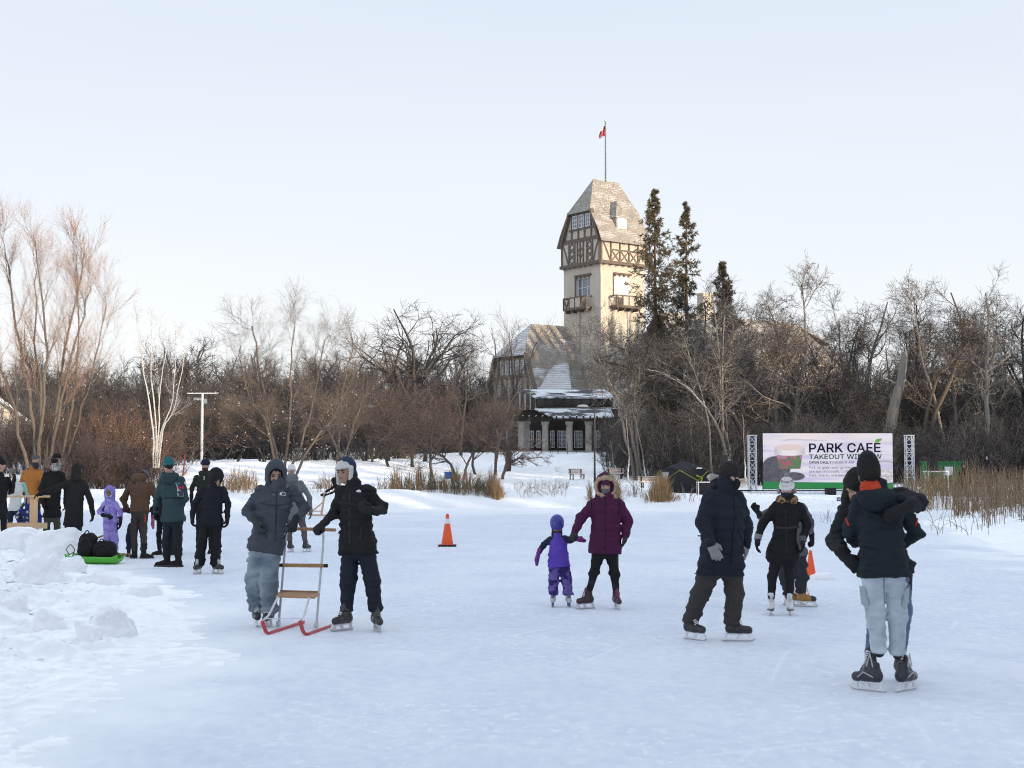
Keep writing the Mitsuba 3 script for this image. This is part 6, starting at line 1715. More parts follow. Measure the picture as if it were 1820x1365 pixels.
p = Person('far skater in black stooping over the wooden kick sled', 51.5, dict(head=(594, 856), sA=(590, 866, .1), sB=(606, 866, -.1), eA=(582, 872), wA=(575, 878), eB=(590, 876), wB=(578, 880), hA=(612, 888), hB=(620, 888), kA=(608, 902), kB=(618, 902), aA=(610, 914), aB=(621, 914)), yaw=-90, head=(-90, 20), s=.98)
p.body('light', face=False); p.hood((.012, .014, .016)); p.jacket((.012, .013, .015), hem=-.05); p.trousers((.012, .012, .014))
for x in 'AB': p.glove(x, 'grip', dir=(-.8, 0, -.4)); p.shoe(x, 'hockey', -90)

for lab, px, top, feet, d, c in (('dark figure standing beside the green box', 1712, 822, 868, 71.0, (.012, .012, .014)), ('dark figure at the edge of the wood, right of the green box', 1753, 806, 866, 75.0, (.014, .016, .024))):
    zf = float(ground_z(at(px, 868, d)[0], d)); s = (at(px, top, d)[2] - zf) / 1.82; u = F_PX / d * s
    y0 = CY + 0; yy = lambda z: CY - F_PX * math.tan(math.atan2(zf + z * s - EYE, d) - PITCH)
    p = Person(lab, d, dict(head=(px, yy(1.62)), sA=(px - .17 * u, yy(1.40)), sB=(px + .17 * u, yy(1.40)), eA=(px - .26 * u, yy(1.12)), wA=(px - .2 * u, yy(.92), -.15), eB=(px + .26 * u, yy(1.12)), wB=(px + .2 * u, yy(.92), -.15), hA=(px - .09 * u, yy(.92)), hB=(px + .09 * u, yy(.92)), kA=(px - .1 * u, yy(.5)), kB=(px + .1 * u, yy(.5)), aA=(px - .1 * u, yy(.1)), aB=(px + .1 * u, yy(.1))), yaw=200, s=s, foot=zf, h=.03)
    p.body('light', face=False); p.hood(c); p.jacket(c, hem=-.12); p.trousers(c)
    for x in 'AB': p.glove(x, 'relaxed'); p.shoe(x, 'boot', 200)

for p in PEOPLE:
    for job in p.todo: job()
# ---------------------------------------------------------------- things on the ice
mat('mat_wood', (0.40, 0.225, 0.115), 0.5); mat('mat_new_wood', (0.62, 0.43, 0.26), 0.7); mat('mat_red_steel', (0.50, 0.055, 0.06), 0.4, 0.5)
mat('mat_alu', (0.62, 0.64, 0.68), 0.35, 0.5); mat('mat_black', (0.014, 0.014, 0.016), 0.6); mat('mat_orange', (0.85, 0.10, 0.022), 0.45, 0.5)
mat('mat_reflex', (0.78, 0.78, 0.80), 0.3); mat('mat_green_plastic', (0.10, 0.44, 0.05), 0.35, 0.5); mat('mat_tent', (0.014, 0.015, 0.022), 0.7); mat('mat_yellow', (0.42, 0.44, 0.03), 0.6)
gp = lambda px, py, z=0.0: at(px, py, (EYE - z) / (EYE - at(CX, py, 1.0)[2]))

KS = thing('kick_sled', 'kick sled with white frame, wooden seat and red runners between the two men', 'kick sled')
fr_, fl_ = gp(547, 1129), gp(480, 1127); ax = unit(gp(604, 1109) - fr_); up = EZ
tips = {'r': at(533, 1104, fr_[1] - .12), 'l': at(466, 1104, fl_[1] - .12)}
for kx, f0, L in (('l', fl_, 1.05), ('r', fr_, 1.25)):
    P = spline([tips[kx], f0 * .45 + tips[kx] * .55 + [0, 0, -.045], f0 + [0, 0, .014] - ax * .01, f0 + ax * .22 + [0, 0, .014], f0 + ax * .7 + [0, 0, .014], f0 + ax * L + [0, 0, .016]], 24)
    r_ = numbered(KS + '__runner')
    scene[r_] = ply(cat([beam(P[i], P[i + 1] + (P[i + 1] - P[i]) * .04, .030, .026, unit(np.cross(np.cross(P[i + 1] - P[i], EZ), P[i + 1] - P[i]))) for i in range(23)]), 'mat_red_steel')
bl, br = gp(495, 1113), gp(562, 1116)
dd = br[1]
tl, trr = at(509, 947, dd + .30), at(575, 953, dd + .30)
ub = lambda b, t, f: b + (t - b) * f
cl, cr = at(511, 940.5, dd + .31), at(568, 941.5, dd + .31)
put(KS, 'frame', tube(spline([bl, ub(bl, tl, .5), tl + (bl - tl) * .03, cl * .8 + tl * .2, cl + (cr - cl) * .12, cr - (cr - cl) * .12, cr * .8 + trr * .2, trr + (br - trr) * .03, ub(br, trr, .5), br], 60), .0135, 10), 'mat_alu', smooth=40)
put(KS, 'handle', tube([at(491, 938.5, dd + .28), at(597, 942, dd + .28)], .0185, 10), 'mat_wood', smooth=40)
a0, a1 = at(501, 1004.5, dd + .17), at(577, 1005.5, dd + .17)
put(KS, 'crossbar', beam(a0, a1, .024, .040), 'mat_wood')
for q, s_ in ((a0, -1), (a1, 1)): put(KS, 'knob', tube([q - [s_ * .01, 0, 0], q + [s_ * .035, 0, 0]], .020, 8), 'mat_black')
sb0, sb1, sf0, sf1 = at(497, 1053, dd + .13), at(568, 1055, dd + .13), at(490, 1061, dd - .24), at(559, 1063, dd - .24)
for i in range(4):
    f0, f1 = i / 4 + .01, (i + 1) / 4 - .01
    p0, p1 = sb0 + (sf0 - sb0) * (f0 + f1) / 2, sb1 + (sf1 - sb1) * (f0 + f1) / 2
    put(KS, 'slat', beam(p0, p1, np.linalg.norm(sf0 - sb0) * (f1 - f0), .018), 'mat_wood')
put(KS, 'seat_rail', beam(at(498, 1051, dd + .15), at(568, 1053, dd + .15), .02, .03), 'mat_wood')
for s0, s1 in ((sf0 + (sf1 - sf0) * .06, tips['l'] + [.01, .03, .01]), (sf0 + (sf1 - sf0) * .86, tips['r'] + [.01, .03, .01])):
    put(KS, 'strut', tube(spline([s0, s0 * .72 + s1 * .28 + [0, 0, -.015], s0 * .35 + s1 * .65 + [0, 0, -.035], s1], 14), .0125, 8), 'mat_alu', smooth=40)
put(KS, 'stay', tube([tips['l'] + [.02, .06, .02], tips['r'] + [-.0, .06, .02]], .005, 5), 'mat_alu')
for b in (bl, br): put(KS, 'foot', box(b + [0, 0, .035], (.045, .07, .05)), 'mat_alu')

FS = thing('kick_sled', 'plain wooden kick sled far out on the ice', 'kick sled')
w0 = gp(572, 916.5); 
for dx in (-.16, .16):
    put(FS, 'runner', tube([w0 + [-.55, dx, .10], w0 + [-.45, dx, .03], w0 + [0, dx, .02], w0 + [1.0, dx, .02]], .022, 6), 'mat_new_wood')
    put(FS, 'upright', tube([w0 + [-.02, dx, .03], w0 + [.10, dx, .82]], .020, 6), 'mat_new_wood')
    put(FS, 'brace', tube([w0 + [-.38, dx, .03], w0 + [-.36, dx, .14], w0 + [.05, dx, .50]], .014, 6), 'mat_new_wood')
put(FS, 'seat', box(w0 + [-.2, 0, .16], (.42, .34, .03)), 'mat_new_wood'); put(FS, 'handle', tube([w0 + [.10, -.25, .83], w0 + [.10, .25, .83]], .02, 6), 'mat_new_wood')


def cone(lab, px, base, h, r0, r1, plate, band):
    c = gp(px, base); k = thing('traffic_cone', lab, 'traffic cone')
    put(k, 'body', lathe([(r0, .035), (r1 * 1.0, h - .01), (r1 * .8, h), (r1 * .7, h), (0.001, h - .004)], c, 28), 'mat_orange', smooth=40)
    if band: put(k, 'band', lathe([(r0 + (r1 - r0) * (z - .035) / (h - .045) + .002, z) for z in band], c, 28), 'mat_reflex', smooth=40)
    if plate:
        m = trimesh.creation.extrude_polygon(__import__('shapely').geometry.box(-plate, -plate, plate, plate).buffer(.02).difference(__import__('shapely').geometry.Point(0, 0).buffer(r0 * .9)), .035, engine='earcut')
        put(k, 'base', (np.array(m.vertices) + c, np.array(m.faces)), 'mat_black')


cone('orange traffic cone with a white band and black base in the middle of the rink', 795, 971, .715, .135, .030, .175, (.50, .61))
cone('small plain orange cone behind the skaters at right', 1441, 1028, .44, .085, .022, 0, None)

# wooden rail
RL = thing('wooden_rail', 'new pine handrail at the left edge of the rink', 'railing')
q = gp(59, 958); dR = q[1]
put(RL, 'post', box([q[0], dR, zpx(59, 885, dR) / 2 - .1], (.17, .10, zpx(59, 885, dR) + .2)), 'mat_new_wood')
put(RL, 'post', box([at(-70, 900, dR)[0], dR, zpx(59, 885, dR) / 2 - .1], (.17, .10, zpx(59, 885, dR) + .2)), 'mat_new_wood')
put(RL, 'top_rail', box([at(8, 882, dR)[0], dR - .03, zpx(8, 882.3, dR)], (160 / F_PX * dR, .16, .05)), 'mat_new_wood')
put(RL, 'board', box([at(6, 934, dR)[0], dR - .075, zpx(6, 934, dR)], (158 / F_PX * dR, .045, .14)), 'mat_new_wood')

# green sled with two bags
GSL = thing('toboggan', 'bright green plastic toboggan loaded with black bags', 'toboggan')
c = gp(158, 1004) + [0, .35, .03]
n_, m_ = 26, 15
u, v = np.meshgrid(np.linspace(-1, 1, n_), np.linspace(-1, 1, m_), indexing='ij')
wd = .27 * (1 - .12 * np.abs(u) ** 4); X = u * .50; Y = v * wd
Zs = .11 * np.clip((np.abs(v) - .72) / .28, 0, 1) ** 1.5 + .05 * np.clip((np.abs(u) - .80) / .2, 0, 1) ** 1.6 + .015 * np.cos(v * 9)
V = np.stack([X, Y + X * -.25, Zs], -1).reshape(-1, 3)
i, j = np.meshgrid(np.arange(n_ - 1), np.arange(m_ - 1), indexing='ij'); qd = np.stack([i * m_ + j, (i + 1) * m_ + j, (i + 1) * m_ + j + 1, i * m_ + j + 1], -1).reshape(-1, 4)
put(GSL, 'shell', thick(V + c, qd, .015), 'mat_green_plastic', smooth=40)
rim = np.concatenate([V.reshape(n_, m_, 3)[:, 0], V.reshape(n_, m_, 3)[-1, 1:], V.reshape(n_, m_, 3)[::-1, -1][1:], V.reshape(n_, m_, 3)[0, ::-1][1:]]) + c
put(GSL, 'rim', tube(rim, .014, 6), 'mat_green_plastic', smooth=True)
put(GSL, 'rope', tube(spline([c + [-.5, .12, .12], c + [-.56, .15, .22], c + [-.50, .2, .30], c + [-.42, .16, .18], c + [-.55, .05, .10]], 20), .008, 5), 'mat_black')


def bag(lab, o, sx, sy, sz, lean, seed):
    k = thing('backpack', lab, 'bag')
    L = lambda p: (p - o) - np.outer((p - o)[:, 2], [lean, 0, 0])
    sd = lambda p: smin((np.linalg.norm(L(p) / np.array([sx, sy, sz * .5]) - [0, 0, 1.0], ord=3.2, axis=1) - 1) * min(sx, sy), d_ell(L(p), (.0, -sy * .8, sz * .34), (sx * .75, sy * .5, sz * .3)), .03) + folds(p, .012, (9, 9, 9), seed)
    vshape(k + '__body', surface(sd, o - [.5, .4, .05], o + [.5, .4, sz + .12], .014), (.012, .012, .014), var=.15)
    W = lambda x, y, z: o + [x + lean * z, y, z]
    vshape(k + '__strap', tube(spline([W(-.05, -sy, sz * .95), W(0, -sy * .9, sz * 1.09), W(.05, -sy * .8, sz * .95)], 10), .011, 6), (.02, .02, .022))
    vshape(k + '__zip', tube(spline([W(-sx * .8, -sy * .95, sz * .2), W(-sx * .6, -sy * 1.12, sz * .66), W(sx * .1, -sy * 1.1, sz * .82), W(sx * .7, -sy * 1.0, sz * .45)], 12), .006, 5), (.05, .05, .055))


bag('black backpack standing at the left end of the green toboggan', c + [-.17, .03, .03], .17, .14, .50, .10, 3)
bag('slumped black bag at the right end of the green toboggan', c + [.20, .02, .03], .22, .15, .36, -.12, 8)
k = thing('hockey_stick', 'wooden hockey stick leaning past the child in lavender', 'hockey stick')
put(k, 'shaft', beam(at(140, 968, 26.7), at(186, 951, 27.6), .022, .03), 'mat_wood'); put(k, 'blade', beam(gp(210, 986, .03), gp(232, 987, .03), .02, .07), 'mat_wood')

# piles of shovelled snow
rs = np.random.default_rng(12)


def mound(lab, px, base, w, h, seed, dep=.8, sharp=0.0, name='snow_pile'):
    g_ = gp(px, base); S = F_PX / g_[1]; a, b, hh = w / S / 2, w / S / 2 * dep, 1.35 * h / S
    cc = g_ + [0, b * .7, 0]
    sd = lambda p: smax(d_ell(p, cc, (a, b, hh)) + .8 * hh * (meshkit.fbm((p - cc) * (1.7 / max(a, .2)) + seed, 4, seed) - .5), -(p[:, 2] + .06), .02)
    if sharp:
        sd = lambda p: smax(np.linalg.norm((p - cc)[:, :2] / [a, b], axis=1) * .75 * hh + p[:, 2] - hh + .5 * hh * (meshkit.fbm((p - cc) * (1.8 / a) + seed, 3, seed) - .5), -(p[:, 2] + .06), .02)
    solo(name, lab, 'snow pile', surface(sd, cc - [a * 1.6, b * 1.6, .1], cc + [a * 1.6, b * 1.6, hh * 1.7], max(.02, min(a, hh) / 14)), 'mat_snow', smooth=True)


mound('rounded snow pile below the handrail at the left edge', 22, 985, 120, 34, 1)
mound('steep snow pile just left of the green toboggan', 92, 996, 120, 42, 2)
mound('big smooth snow boulder in front of the piles', 66, 1042, 92, 44, 3, .7)
mound('small snow lump between the boulder and the toboggan', 118, 1024, 60, 24, 4)
mound('rounded snow chunk, right one of the pair on the bank', 188, 1136, 84, 40, 5, .9)
mound('rounded snow chunk, left one of the pair on the bank', 148, 1150, 58, 34, 6, .9)
mound('broad snow lump low at the left edge', 12, 1110, 80, 40, 7)
mound('flat snow lump left of the pair of chunks', 70, 1125, 80, 26, 8)
mound('snow lump right of the toboggan', 170, 1042, 90, 16, 9)
mound('low snow lump near the middle of the bank', 250, 1062, 70, 14, 10)
mound('little heap of scraped snow beside the small orange cone', 1466, 1031, 50, 9, 11)
crumbs = []
for _ in range(420):
    y = rs.uniform(9, 34); x = np.interp(y, _LY, _LX) - rs.gamma(1.8, .9) - .2
    r = rs.uniform(.006, .024) * (1 if rs.random() < .93 else 2)
    m = trimesh.creation.icosahedron(); vv = np.array(m.vertices) * (1 + .35 * rs.normal(size=(len(m.vertices), 1))) * r * [1.2, 1, .7]
    crumbs.append((vv + [x, y, max(float(ground_z(x, y)), 0) - r * .15], np.array(m.faces)))
solo('snow_crumbs', 'loose crumbs of snow scattered on the left bank', 'snow', cat(crumbs), 'mat_snow', kind='stuff', smooth=True)

# ---------------------------------------------------------------- the far bank
rr = np.random.default_rng(44)


def gz(px, d): return float(ground_z(at(px, CY, d)[0], d))


def reeds(name, lab, areas, cat_='reeds'):
    """areas: (px from, px to, d from, d to, count, height, lean, colour); narrow areas are rounded clumps, wide ones uneven stands."""
    P, C = [], []
    for a, b, d0, d1, n, h, lean, col in areas:
        clump = b - a < 60
        for _ in range(n):
            d = rr.uniform(d0, d1)
            if clump:
                t0 = rr.normal(0, .27); px = (a + b) / 2 + t0 * (b - a); hk = max(.35, 1.12 * math.exp(-1.6 * t0 * t0 * 4)); tilt = t0 * 1.1
            else:
                px = rr.uniform(a, b); q = float(meshkit.fbm(np.array([px * .03, d * .4, 1.0]), 3, 6)); hk = .45 + 1.0 * q; tilt = 0
                if rr.random() > .25 + 1.5 * (q - .2): continue
            x = at(px, CY, d)[0]
            H = h * hk * rr.uniform(.55, 1.12); az = rr.uniform(0, 6.28); ln = abs(rr.normal(0, lean)) * H
            t = np.linspace(0, 1, 5)[:, None]
            P.append(np.array([x, d, gz(px, d) - .03]) + t * [tilt * H * .5, 0, H] + t ** 2 * [math.cos(az) * ln, math.sin(az) * ln, -.35 * ln]); C.append(np.asarray(col) * rr.uniform(.5, 1.45))
    P = np.array(P); n = len(P)
    v, f = tubes(P, np.broadcast_to([.010, .009, .008, .006, .003], (n, 5)) * rr.uniform(.6, 1.3, (n, 1)), 3)
    solo(name, lab, cat_, (v, f), 'mat_vertex', kind='stuff', smooth=True, color=np.clip(np.repeat(np.array(C), 15, 0), 0, 1))


TAN, DRY, GRN = (.36, .245, .145), (.24, .17, .11), (.14, .115, .075)
reeds('reeds', 'dry tan reeds on the far left bank', [(375, 460, 62, 66, 520, .9, .25, TAN), (330, 380, 63, 68, 60, .7, .3, TAN), (555, 610, 62, 66, 160, .8, .5, DRY)])
reeds('reeds', 'row of dark dry reeds along the far middle bank', [(x, x + 22, 63, 66, 120, 1.0 + .25 * math.sin(x), .16, GRN if i % 2 else DRY) for i, x in enumerate(range(694, 862, 21))] + [(690, 890, 63, 66, 260, .8, .3, DRY), (660, 700, 63, 66, 50, .7, .4, DRY), (862, 886, 63, 65.5, 260, 1.0, .18, DRY), (876, 892, 62.5, 64, 200, .95, .28, (.42, .26, .12)), (905, 1010, 63, 67, 150, .55, .8, (.30, .2, .14))])
reeds('reeds', 'golden reed clumps beside the black tent', [(1150, 1196, 62, 64, 520, 1.15, .22, (.36, .235, .12)), (1078, 1104, 62, 65, 240, .95, .35, (.33, .22, .12)), (1104, 1150, 63, 66, 50, .8, .4, DRY), (1044, 1052, 62.5, 63.5, 60, .8, .3, TAN), (1200, 1245, 62, 66, 25, .7, .5, DRY)])
reeds('reeds', 'tall brown cattail reeds on the right bank', [(1600, 1700, 58, 70, 520, 1.35, .18, DRY), (1690, 1860, 46, 68, 1500, 1.5, .20, DRY), (1640, 1860, 54, 72, 700, 1.4, .2, TAN), (1740, 1860, 38, 48, 260, 1.3, .3, DRY), (1445, 1495, 44, 50, 26, .8, .5, DRY), (1640, 1760, 36, 46, 50, .8, .6, DRY), (1560, 1620, 60, 66, 90, .8, .3, DRY)])

# the big advertising screen and its rig
dS = 72.5
SC = thing('led_screen', 'large outdoor advertising screen showing a park cafe notice', 'screen')
zb, zt = zpx(1470, 869, dS), zpx(1470, 770, dS); xl, xr = at(1356, 800, dS)[0], at(1586.5, 800, dS)[0]
SW, SH = xr - xl, zt - zb


def screen_rad(p, n, uv):
    a, b = uv.x, uv.y
    asp = SW / SH
    base = mix((0.62, 0.58, 0.80), (0.83, 0.81, 0.92), smoothstep(0.15, 0.75, fbm(a * 6, b * 22, 1.0, 3)))
    base = mix(base, (0.88, 0.80, 0.82), smoothstep(0.75, 0.98, b) * smoothstep(0.2, 0.6, fbm(a * 5, b * 12, 4.0, 3)))
    base = mix(base, (0.36, 0.38, 0.50), 0.6 * smoothstep(0.02, 0.0, dr.abs(b - 0.86 + 0.05 * (a - .3) - 0.03 * fbm(a * 12, 1.0, 2.0, 2))) * smoothstep(0.1, 0.2, a) * smoothstep(0.55, 0.4, a))
    # gloved hand
    hx, hy = (a - 0.10) * asp, b - 0.36
    hand = smoothstep(0.24, 0.215, dr.sqrt(dr.square(hx / 1.15) + dr.square((hy - .02) / 0.92)))
    th = smoothstep(0.085, 0.07, dr.sqrt(dr.square((a - 0.235) * asp / 2.6) + dr.square(b - 0.225)))
    wr = smoothstep(0.0, 0.02, 0.30 - b) * smoothstep(0.16, 0.145, a)
    glove = dr.maximum(dr.maximum(hand, th), wr)
    base = mix(base, mix((0.075, 0.08, 0.10), (0.14, 0.14, 0.17), fbm(a * 60, b * 30, 0.0, 2)), glove)
    # the cup
    t = (b - 0.36) / 0.32
    half = 0.082 + 0.022 * t
    inside = smoothstep(half + 0.003, half - 0.003, dr.abs(a - 0.205)) * smoothstep(-0.01, 0.01, t) * smoothstep(0.8, 0.78, t)
    cup = mix((0.36, 0.13, 0.17), (0.10, 0.22, 0.11), smoothstep(0.35, 0.6, fbm(a * 40, b * 26, 3.0, 2)))
    cup = mix(cup, (0.55, 0.24, 0.45), 0.7 * smoothstep(0.52, 0.6, t) * smoothstep(0.62, 0.5, fbm(a * 30, b * 9, 7.0, 2)))
    base = mix(base, cup, inside)
    rim = smoothstep(0.121, 0.115, dr.abs(a - 0.205)) * smoothstep(0.075, 0.065, dr.abs(b - 0.665 - 1.6 * dr.square(a - .205)))
    base = mix(base, mix((0.88, 0.84, 0.88), (0.55, 0.50, 0.60), smoothstep(0.03, 0.115, dr.abs(a - 0.205)) * 0.8), rim)
    foam = smoothstep(1.0, 0.9, dr.square((a - 0.205) / 0.115) + dr.square((b - 0.745) / 0.06))
    base = mix(base, (0.80, 0.66, 0.66), foam)
    # pale arch at the right
    ar = smoothstep(0.02, 0.0, dr.abs(dr.sqrt(dr.square((a - 0.93) * asp / 1.5) + dr.square(b - 0.28)) - 0.22)) * smoothstep(0.27, 0.29, b)
    base = mix(base, (0.30, 0.25, 0.24), 0.8 * ar)
    base = mix(base, (0.45, 0.38, 0.36), 0.6 * smoothstep(0.80, 0.84, a) * smoothstep(0.36, 0.33, b) * smoothstep(0.3, 0.6, fbm(a * 60, b * 40, 9.0, 2)))
    return mix(base, (0.028, 0.24, 0.075), smoothstep(0.122, 0.115, b + 0.02 * a - 0.01))


sv = np.array([[xl, dS, zb], [xr, dS, zb], [xr, dS, zt], [xl, dS, zt]])
# what the panel gives off, in the units of the daylight
def screen_em(p, n, uv): return screen_rad(p, n, uv) * 0.043


scene['mat_panel'] = {'type': 'diffuse', 'reflectance': rgb(.02, .02, .02)}
scene[SC + '__panel'] = {**ply((sv, [[0, 1, 2], [0, 2, 3]]), 'mat_panel', uv=np.array([[0, 0], [1, 0], [1, 1], [0, 1.0]]), smooth=True), 'emitter': {'type': 'area', 'radiance': proc(screen_em)}}
put(SC, 'case', cat([box([(xl + xr) / 2, dS + .10, (zb + zt) / 2], (SW + .04, .18, SH + .04))]), 'mat_black')
mat('mat_print_dark', (0.02, 0.02, 0.035), 0.9, 0.0); mat('mat_print_green', (0.03, 0.11, 0.06), 0.9, 0.0); mat('mat_print_leaf', (0.10, 0.30, 0.06), 0.9, 0.0); mat('mat_print_grey', (0.16, 0.15, 0.22), 0.9, 0.0)


def lettering(txt, px, py, w_px, h_px, m, bold=True):
    t = meshkit.text_mesh(txt, 1.0, .01, bold); v = np.array(t.vertices)
    v[:, 0] -= v[:, 0].min(); v[:, 0] *= (w_px / F_PX * dS) / v[:, 0].max(); v[:, 1] *= h_px / F_PX * dS
    o = at(px, py, dS - .008)
    V = np.stack([o[0] + v[:, 0], o[1] + 0 * v[:, 0] - v[:, 2] * .2, o[2] + v[:, 1] + v[:, 0] * .006], -1)
    put(SC, 'lettering', (V, np.array(t.faces)), m, label=f'lettering {txt}')


lettering('PARK CAF\u00c9', 1438, 804, 127, 15.5, 'mat_print_dark'); lettering('TAKEOUT WINDOW', 1438, 816, 129, 8.2, 'mat_print_green')
lettering('OPEN DAILY', 1438, 824, 40, 4.6, 'mat_print_dark'); lettering('FROM 9 AM', 1480, 824, 38, 4.6, 'mat_print_grey', False)
for i, t in enumerate(('Pick up grab-and-go items', 'like hot chocolate, coffee,', 'fries, snacks and beverages')): lettering(t, 1438, 833.5 + 6.9 * i, (80, 78, 82)[i], 4.6, 'mat_print_grey', False)
lf = [(1554, 786), (1557, 781), (1563, 779.5), (1567.5, 779), (1566, 783), (1561, 786), (1556, 787)]
o = at(1560, 783, dS - .01)
put(SC, 'leaf', prism([((a - 1560) / F_PX * dS, -(b - 783) / F_PX * dS) for a, b in lf], .008, o, (1, 0, 0), (0, 0, 1), (0, -1, 0)), 'mat_print_leaf')


def truss(key, p0, p1, w, side=(0, 1, 0), r=.025, n=8):
    p0, p1 = np.asarray(p0, float), np.asarray(p1, float); u = unit(p1 - p0); a = unit(np.asarray(side, float)); b = np.cross(u, a)
    cs = [a * i * w / 2 + b * j * w / 2 for i, j in ((-1, -1), (1, -1), (1, 1), (-1, 1))]
    ms = [tube([p0 + c, p1 + c], r, 6) for c in cs]
    for i in range(n):
        q0, q1 = p0 + (p1 - p0) * i / n, p0 + (p1 - p0) * (i + 1) / n
        for k in range(4):
            c0, c1 = cs[k], cs[(k + 1) % 4]
            ms.append(tube([q0 + c0, q0 + c1], r * .7, 5)); ms.append(tube([q0 + (c0 if i % 2 else c1), q1 + (c1 if i % 2 else c0)], r * .6, 5))
    return cat(ms)


mat('mat_truss', (0.66, 0.67, 0.70), 0.45, 0.5)
for lab, px in (('silver lattice tower left of the screen', 1337), ('silver lattice tower right of the screen', 1616)):
    k = thing('truss_tower', lab, 'truss'); x = at(px, 800, dS + .5)[0]
    put(k, 'lattice', truss(k, (x, dS + .5, gz(px, dS)), (x, dS + .5, zpx(px, 775, dS + .5)), .37, n=7, r=.03), 'mat_truss', smooth=40)
    put(k, 'base_plate', box((x, dS + .5, gz(px, dS) + .02), (.8, .8, .06)), 'mat_truss'); put(k, 'top_plate', box((x, dS + .5, zpx(px, 774, dS + .5)), (.46, .46, .05)), 'mat_truss')
k = thing('stage_truss', 'long silver truss lying under the screen', 'truss')
z0 = zpx(1450, 878, 70); put(k, 'lattice', truss(k, (at(1335, 870, 70)[0], 70, z0), (at(1590, 870, 70)[0], 70, z0), .26, n=22, r=.022), 'mat_truss', smooth=40)
put(k, 'rail', box(((at(1300, 870, 70)[0] + at(1600, 870, 70)[0]) / 2, 70.3, zpx(1450, 872, 70.3)), (300 / F_PX * 70, .12, .06)), 'mat_black')
for px in (1340, 1395, 1450, 1530, 1585): put(k, 'foot', box((at(px, 880, 70)[0], 70, (gz(px, 70) + z0) / 2 - .1), (.35, .5, max(z0 - gz(px, 70) - .15, .06))), 'mat_truss')


def speaker(lab, px, top, bot, w, d, pole=True):
    k = thing('loudspeaker', lab, 'loudspeaker'); x = at(px, 800, d)[0]; z1, z0 = zpx(px, top, d), zpx(px, bot, d); W_ = w / F_PX * d
    put(k, 'cabinet', m3.Manifold.cube([W_, .45, z1 - z0], True).translate([float(x), float(d), float((z0 + z1) / 2)]), 'mat_black')
    put(k, 'grille', box((x, d - .235, (z0 + z1) / 2), (W_ * .86, .012, (z1 - z0) * .88)), 'mat_tent')
    if pole: put(k, 'pole', tube([(x, d, gz(px, d)), (x, d, z0)], .022, 6), 'mat_black'); put(k, 'tripod', cat([tube([(x, d, gz(px, d) + .5), (x + .4 * math.cos(a), d + .4 * math.sin(a), gz(px, d))], .015, 5) for a in (.5, 2.6, 4.7)]), 'mat_black')


speaker('black loudspeaker on a stand above the tent', 1286, 809, 828, 12, 73)
speaker('black loudspeaker on top of the white frame by the green box', 1657, 812, 838, 14, 70)
speaker('low black loudspeaker under the screen', 1475, 867, 884, 17, 69, False)
k = thing('flight_case', 'black road case with silver edges beside the tent', 'case')
for nm, px, y0, y1, w in (('case', 1255, 857, 882, 30),):
    x, d = at(px, 870, 68)[0], 68.0; z1, z0 = zpx(px, y0, d), zpx(px, y1, d); W_ = w / F_PX * d; D_ = .6
    put(k, 'body', box((x, d, (z0 + z1) / 2), (W_, D_, z1 - z0)), 'mat_black')
    e = []
    for sx in (-1, 1):
        for sy in (-1, 1): e.append(box((x + sx * W_ / 2, d + sy * D_ / 2, (z0 + z1) / 2), (.05, .05, z1 - z0 + .05)))
    for sz in (z0, z1):
        for sy in (-1, 1): e.append(box((x, d + sy * D_ / 2, sz), (W_ - .055, .05, .05)))
        for sx in (-1, 1): e.append(box((x + sx * W_ / 2, d, sz), (.05, D_ - .055, .05)))
    put(k, 'edging', cat(e), 'mat_truss', kind='stuff')
    for i in range(3): put(k, 'panel', box((x - .05, d - D_ / 2 - .01, z0 + .12 + i * .2), (W_ * .7, .015, .14)), 'mat_tent')
k = thing('light_panel', 'small blue white light panel standing on the snow under the screen', 'lamp')
x, d = at(1497, 888, 62)[0], 62.0; z0, z1 = zpx(1497, 893, d), zpx(1497, 885, d)
put(k, 'housing', box((x, d, (z0 + z1) / 2), (.46, .08, z1 - z0 + .05)), 'mat_black'); put(k, 'stand', cat([tube([(x + s * .2, d + .05, z0), (x + s * .26, d - .1, min(gz(1497, d), z0 - .1))], .015, 5) for s in (-1, 1)]), 'mat_black')
for r_ in range(2):
    for c_ in range(6):
        kk = numbered(k + '__lamp')
        scene[kk] = ply(box((x - .19 + c_ * .076, d - .046, z0 + (z1 - z0) * (.25 + .5 * r_)), (.05, .012, .06)), 'mat_lamp_face')
mat('mat_lamp_face', (0.55, 0.65, 0.95), 0.3)  # pale blue colour stands in for the glow of the lit lamps

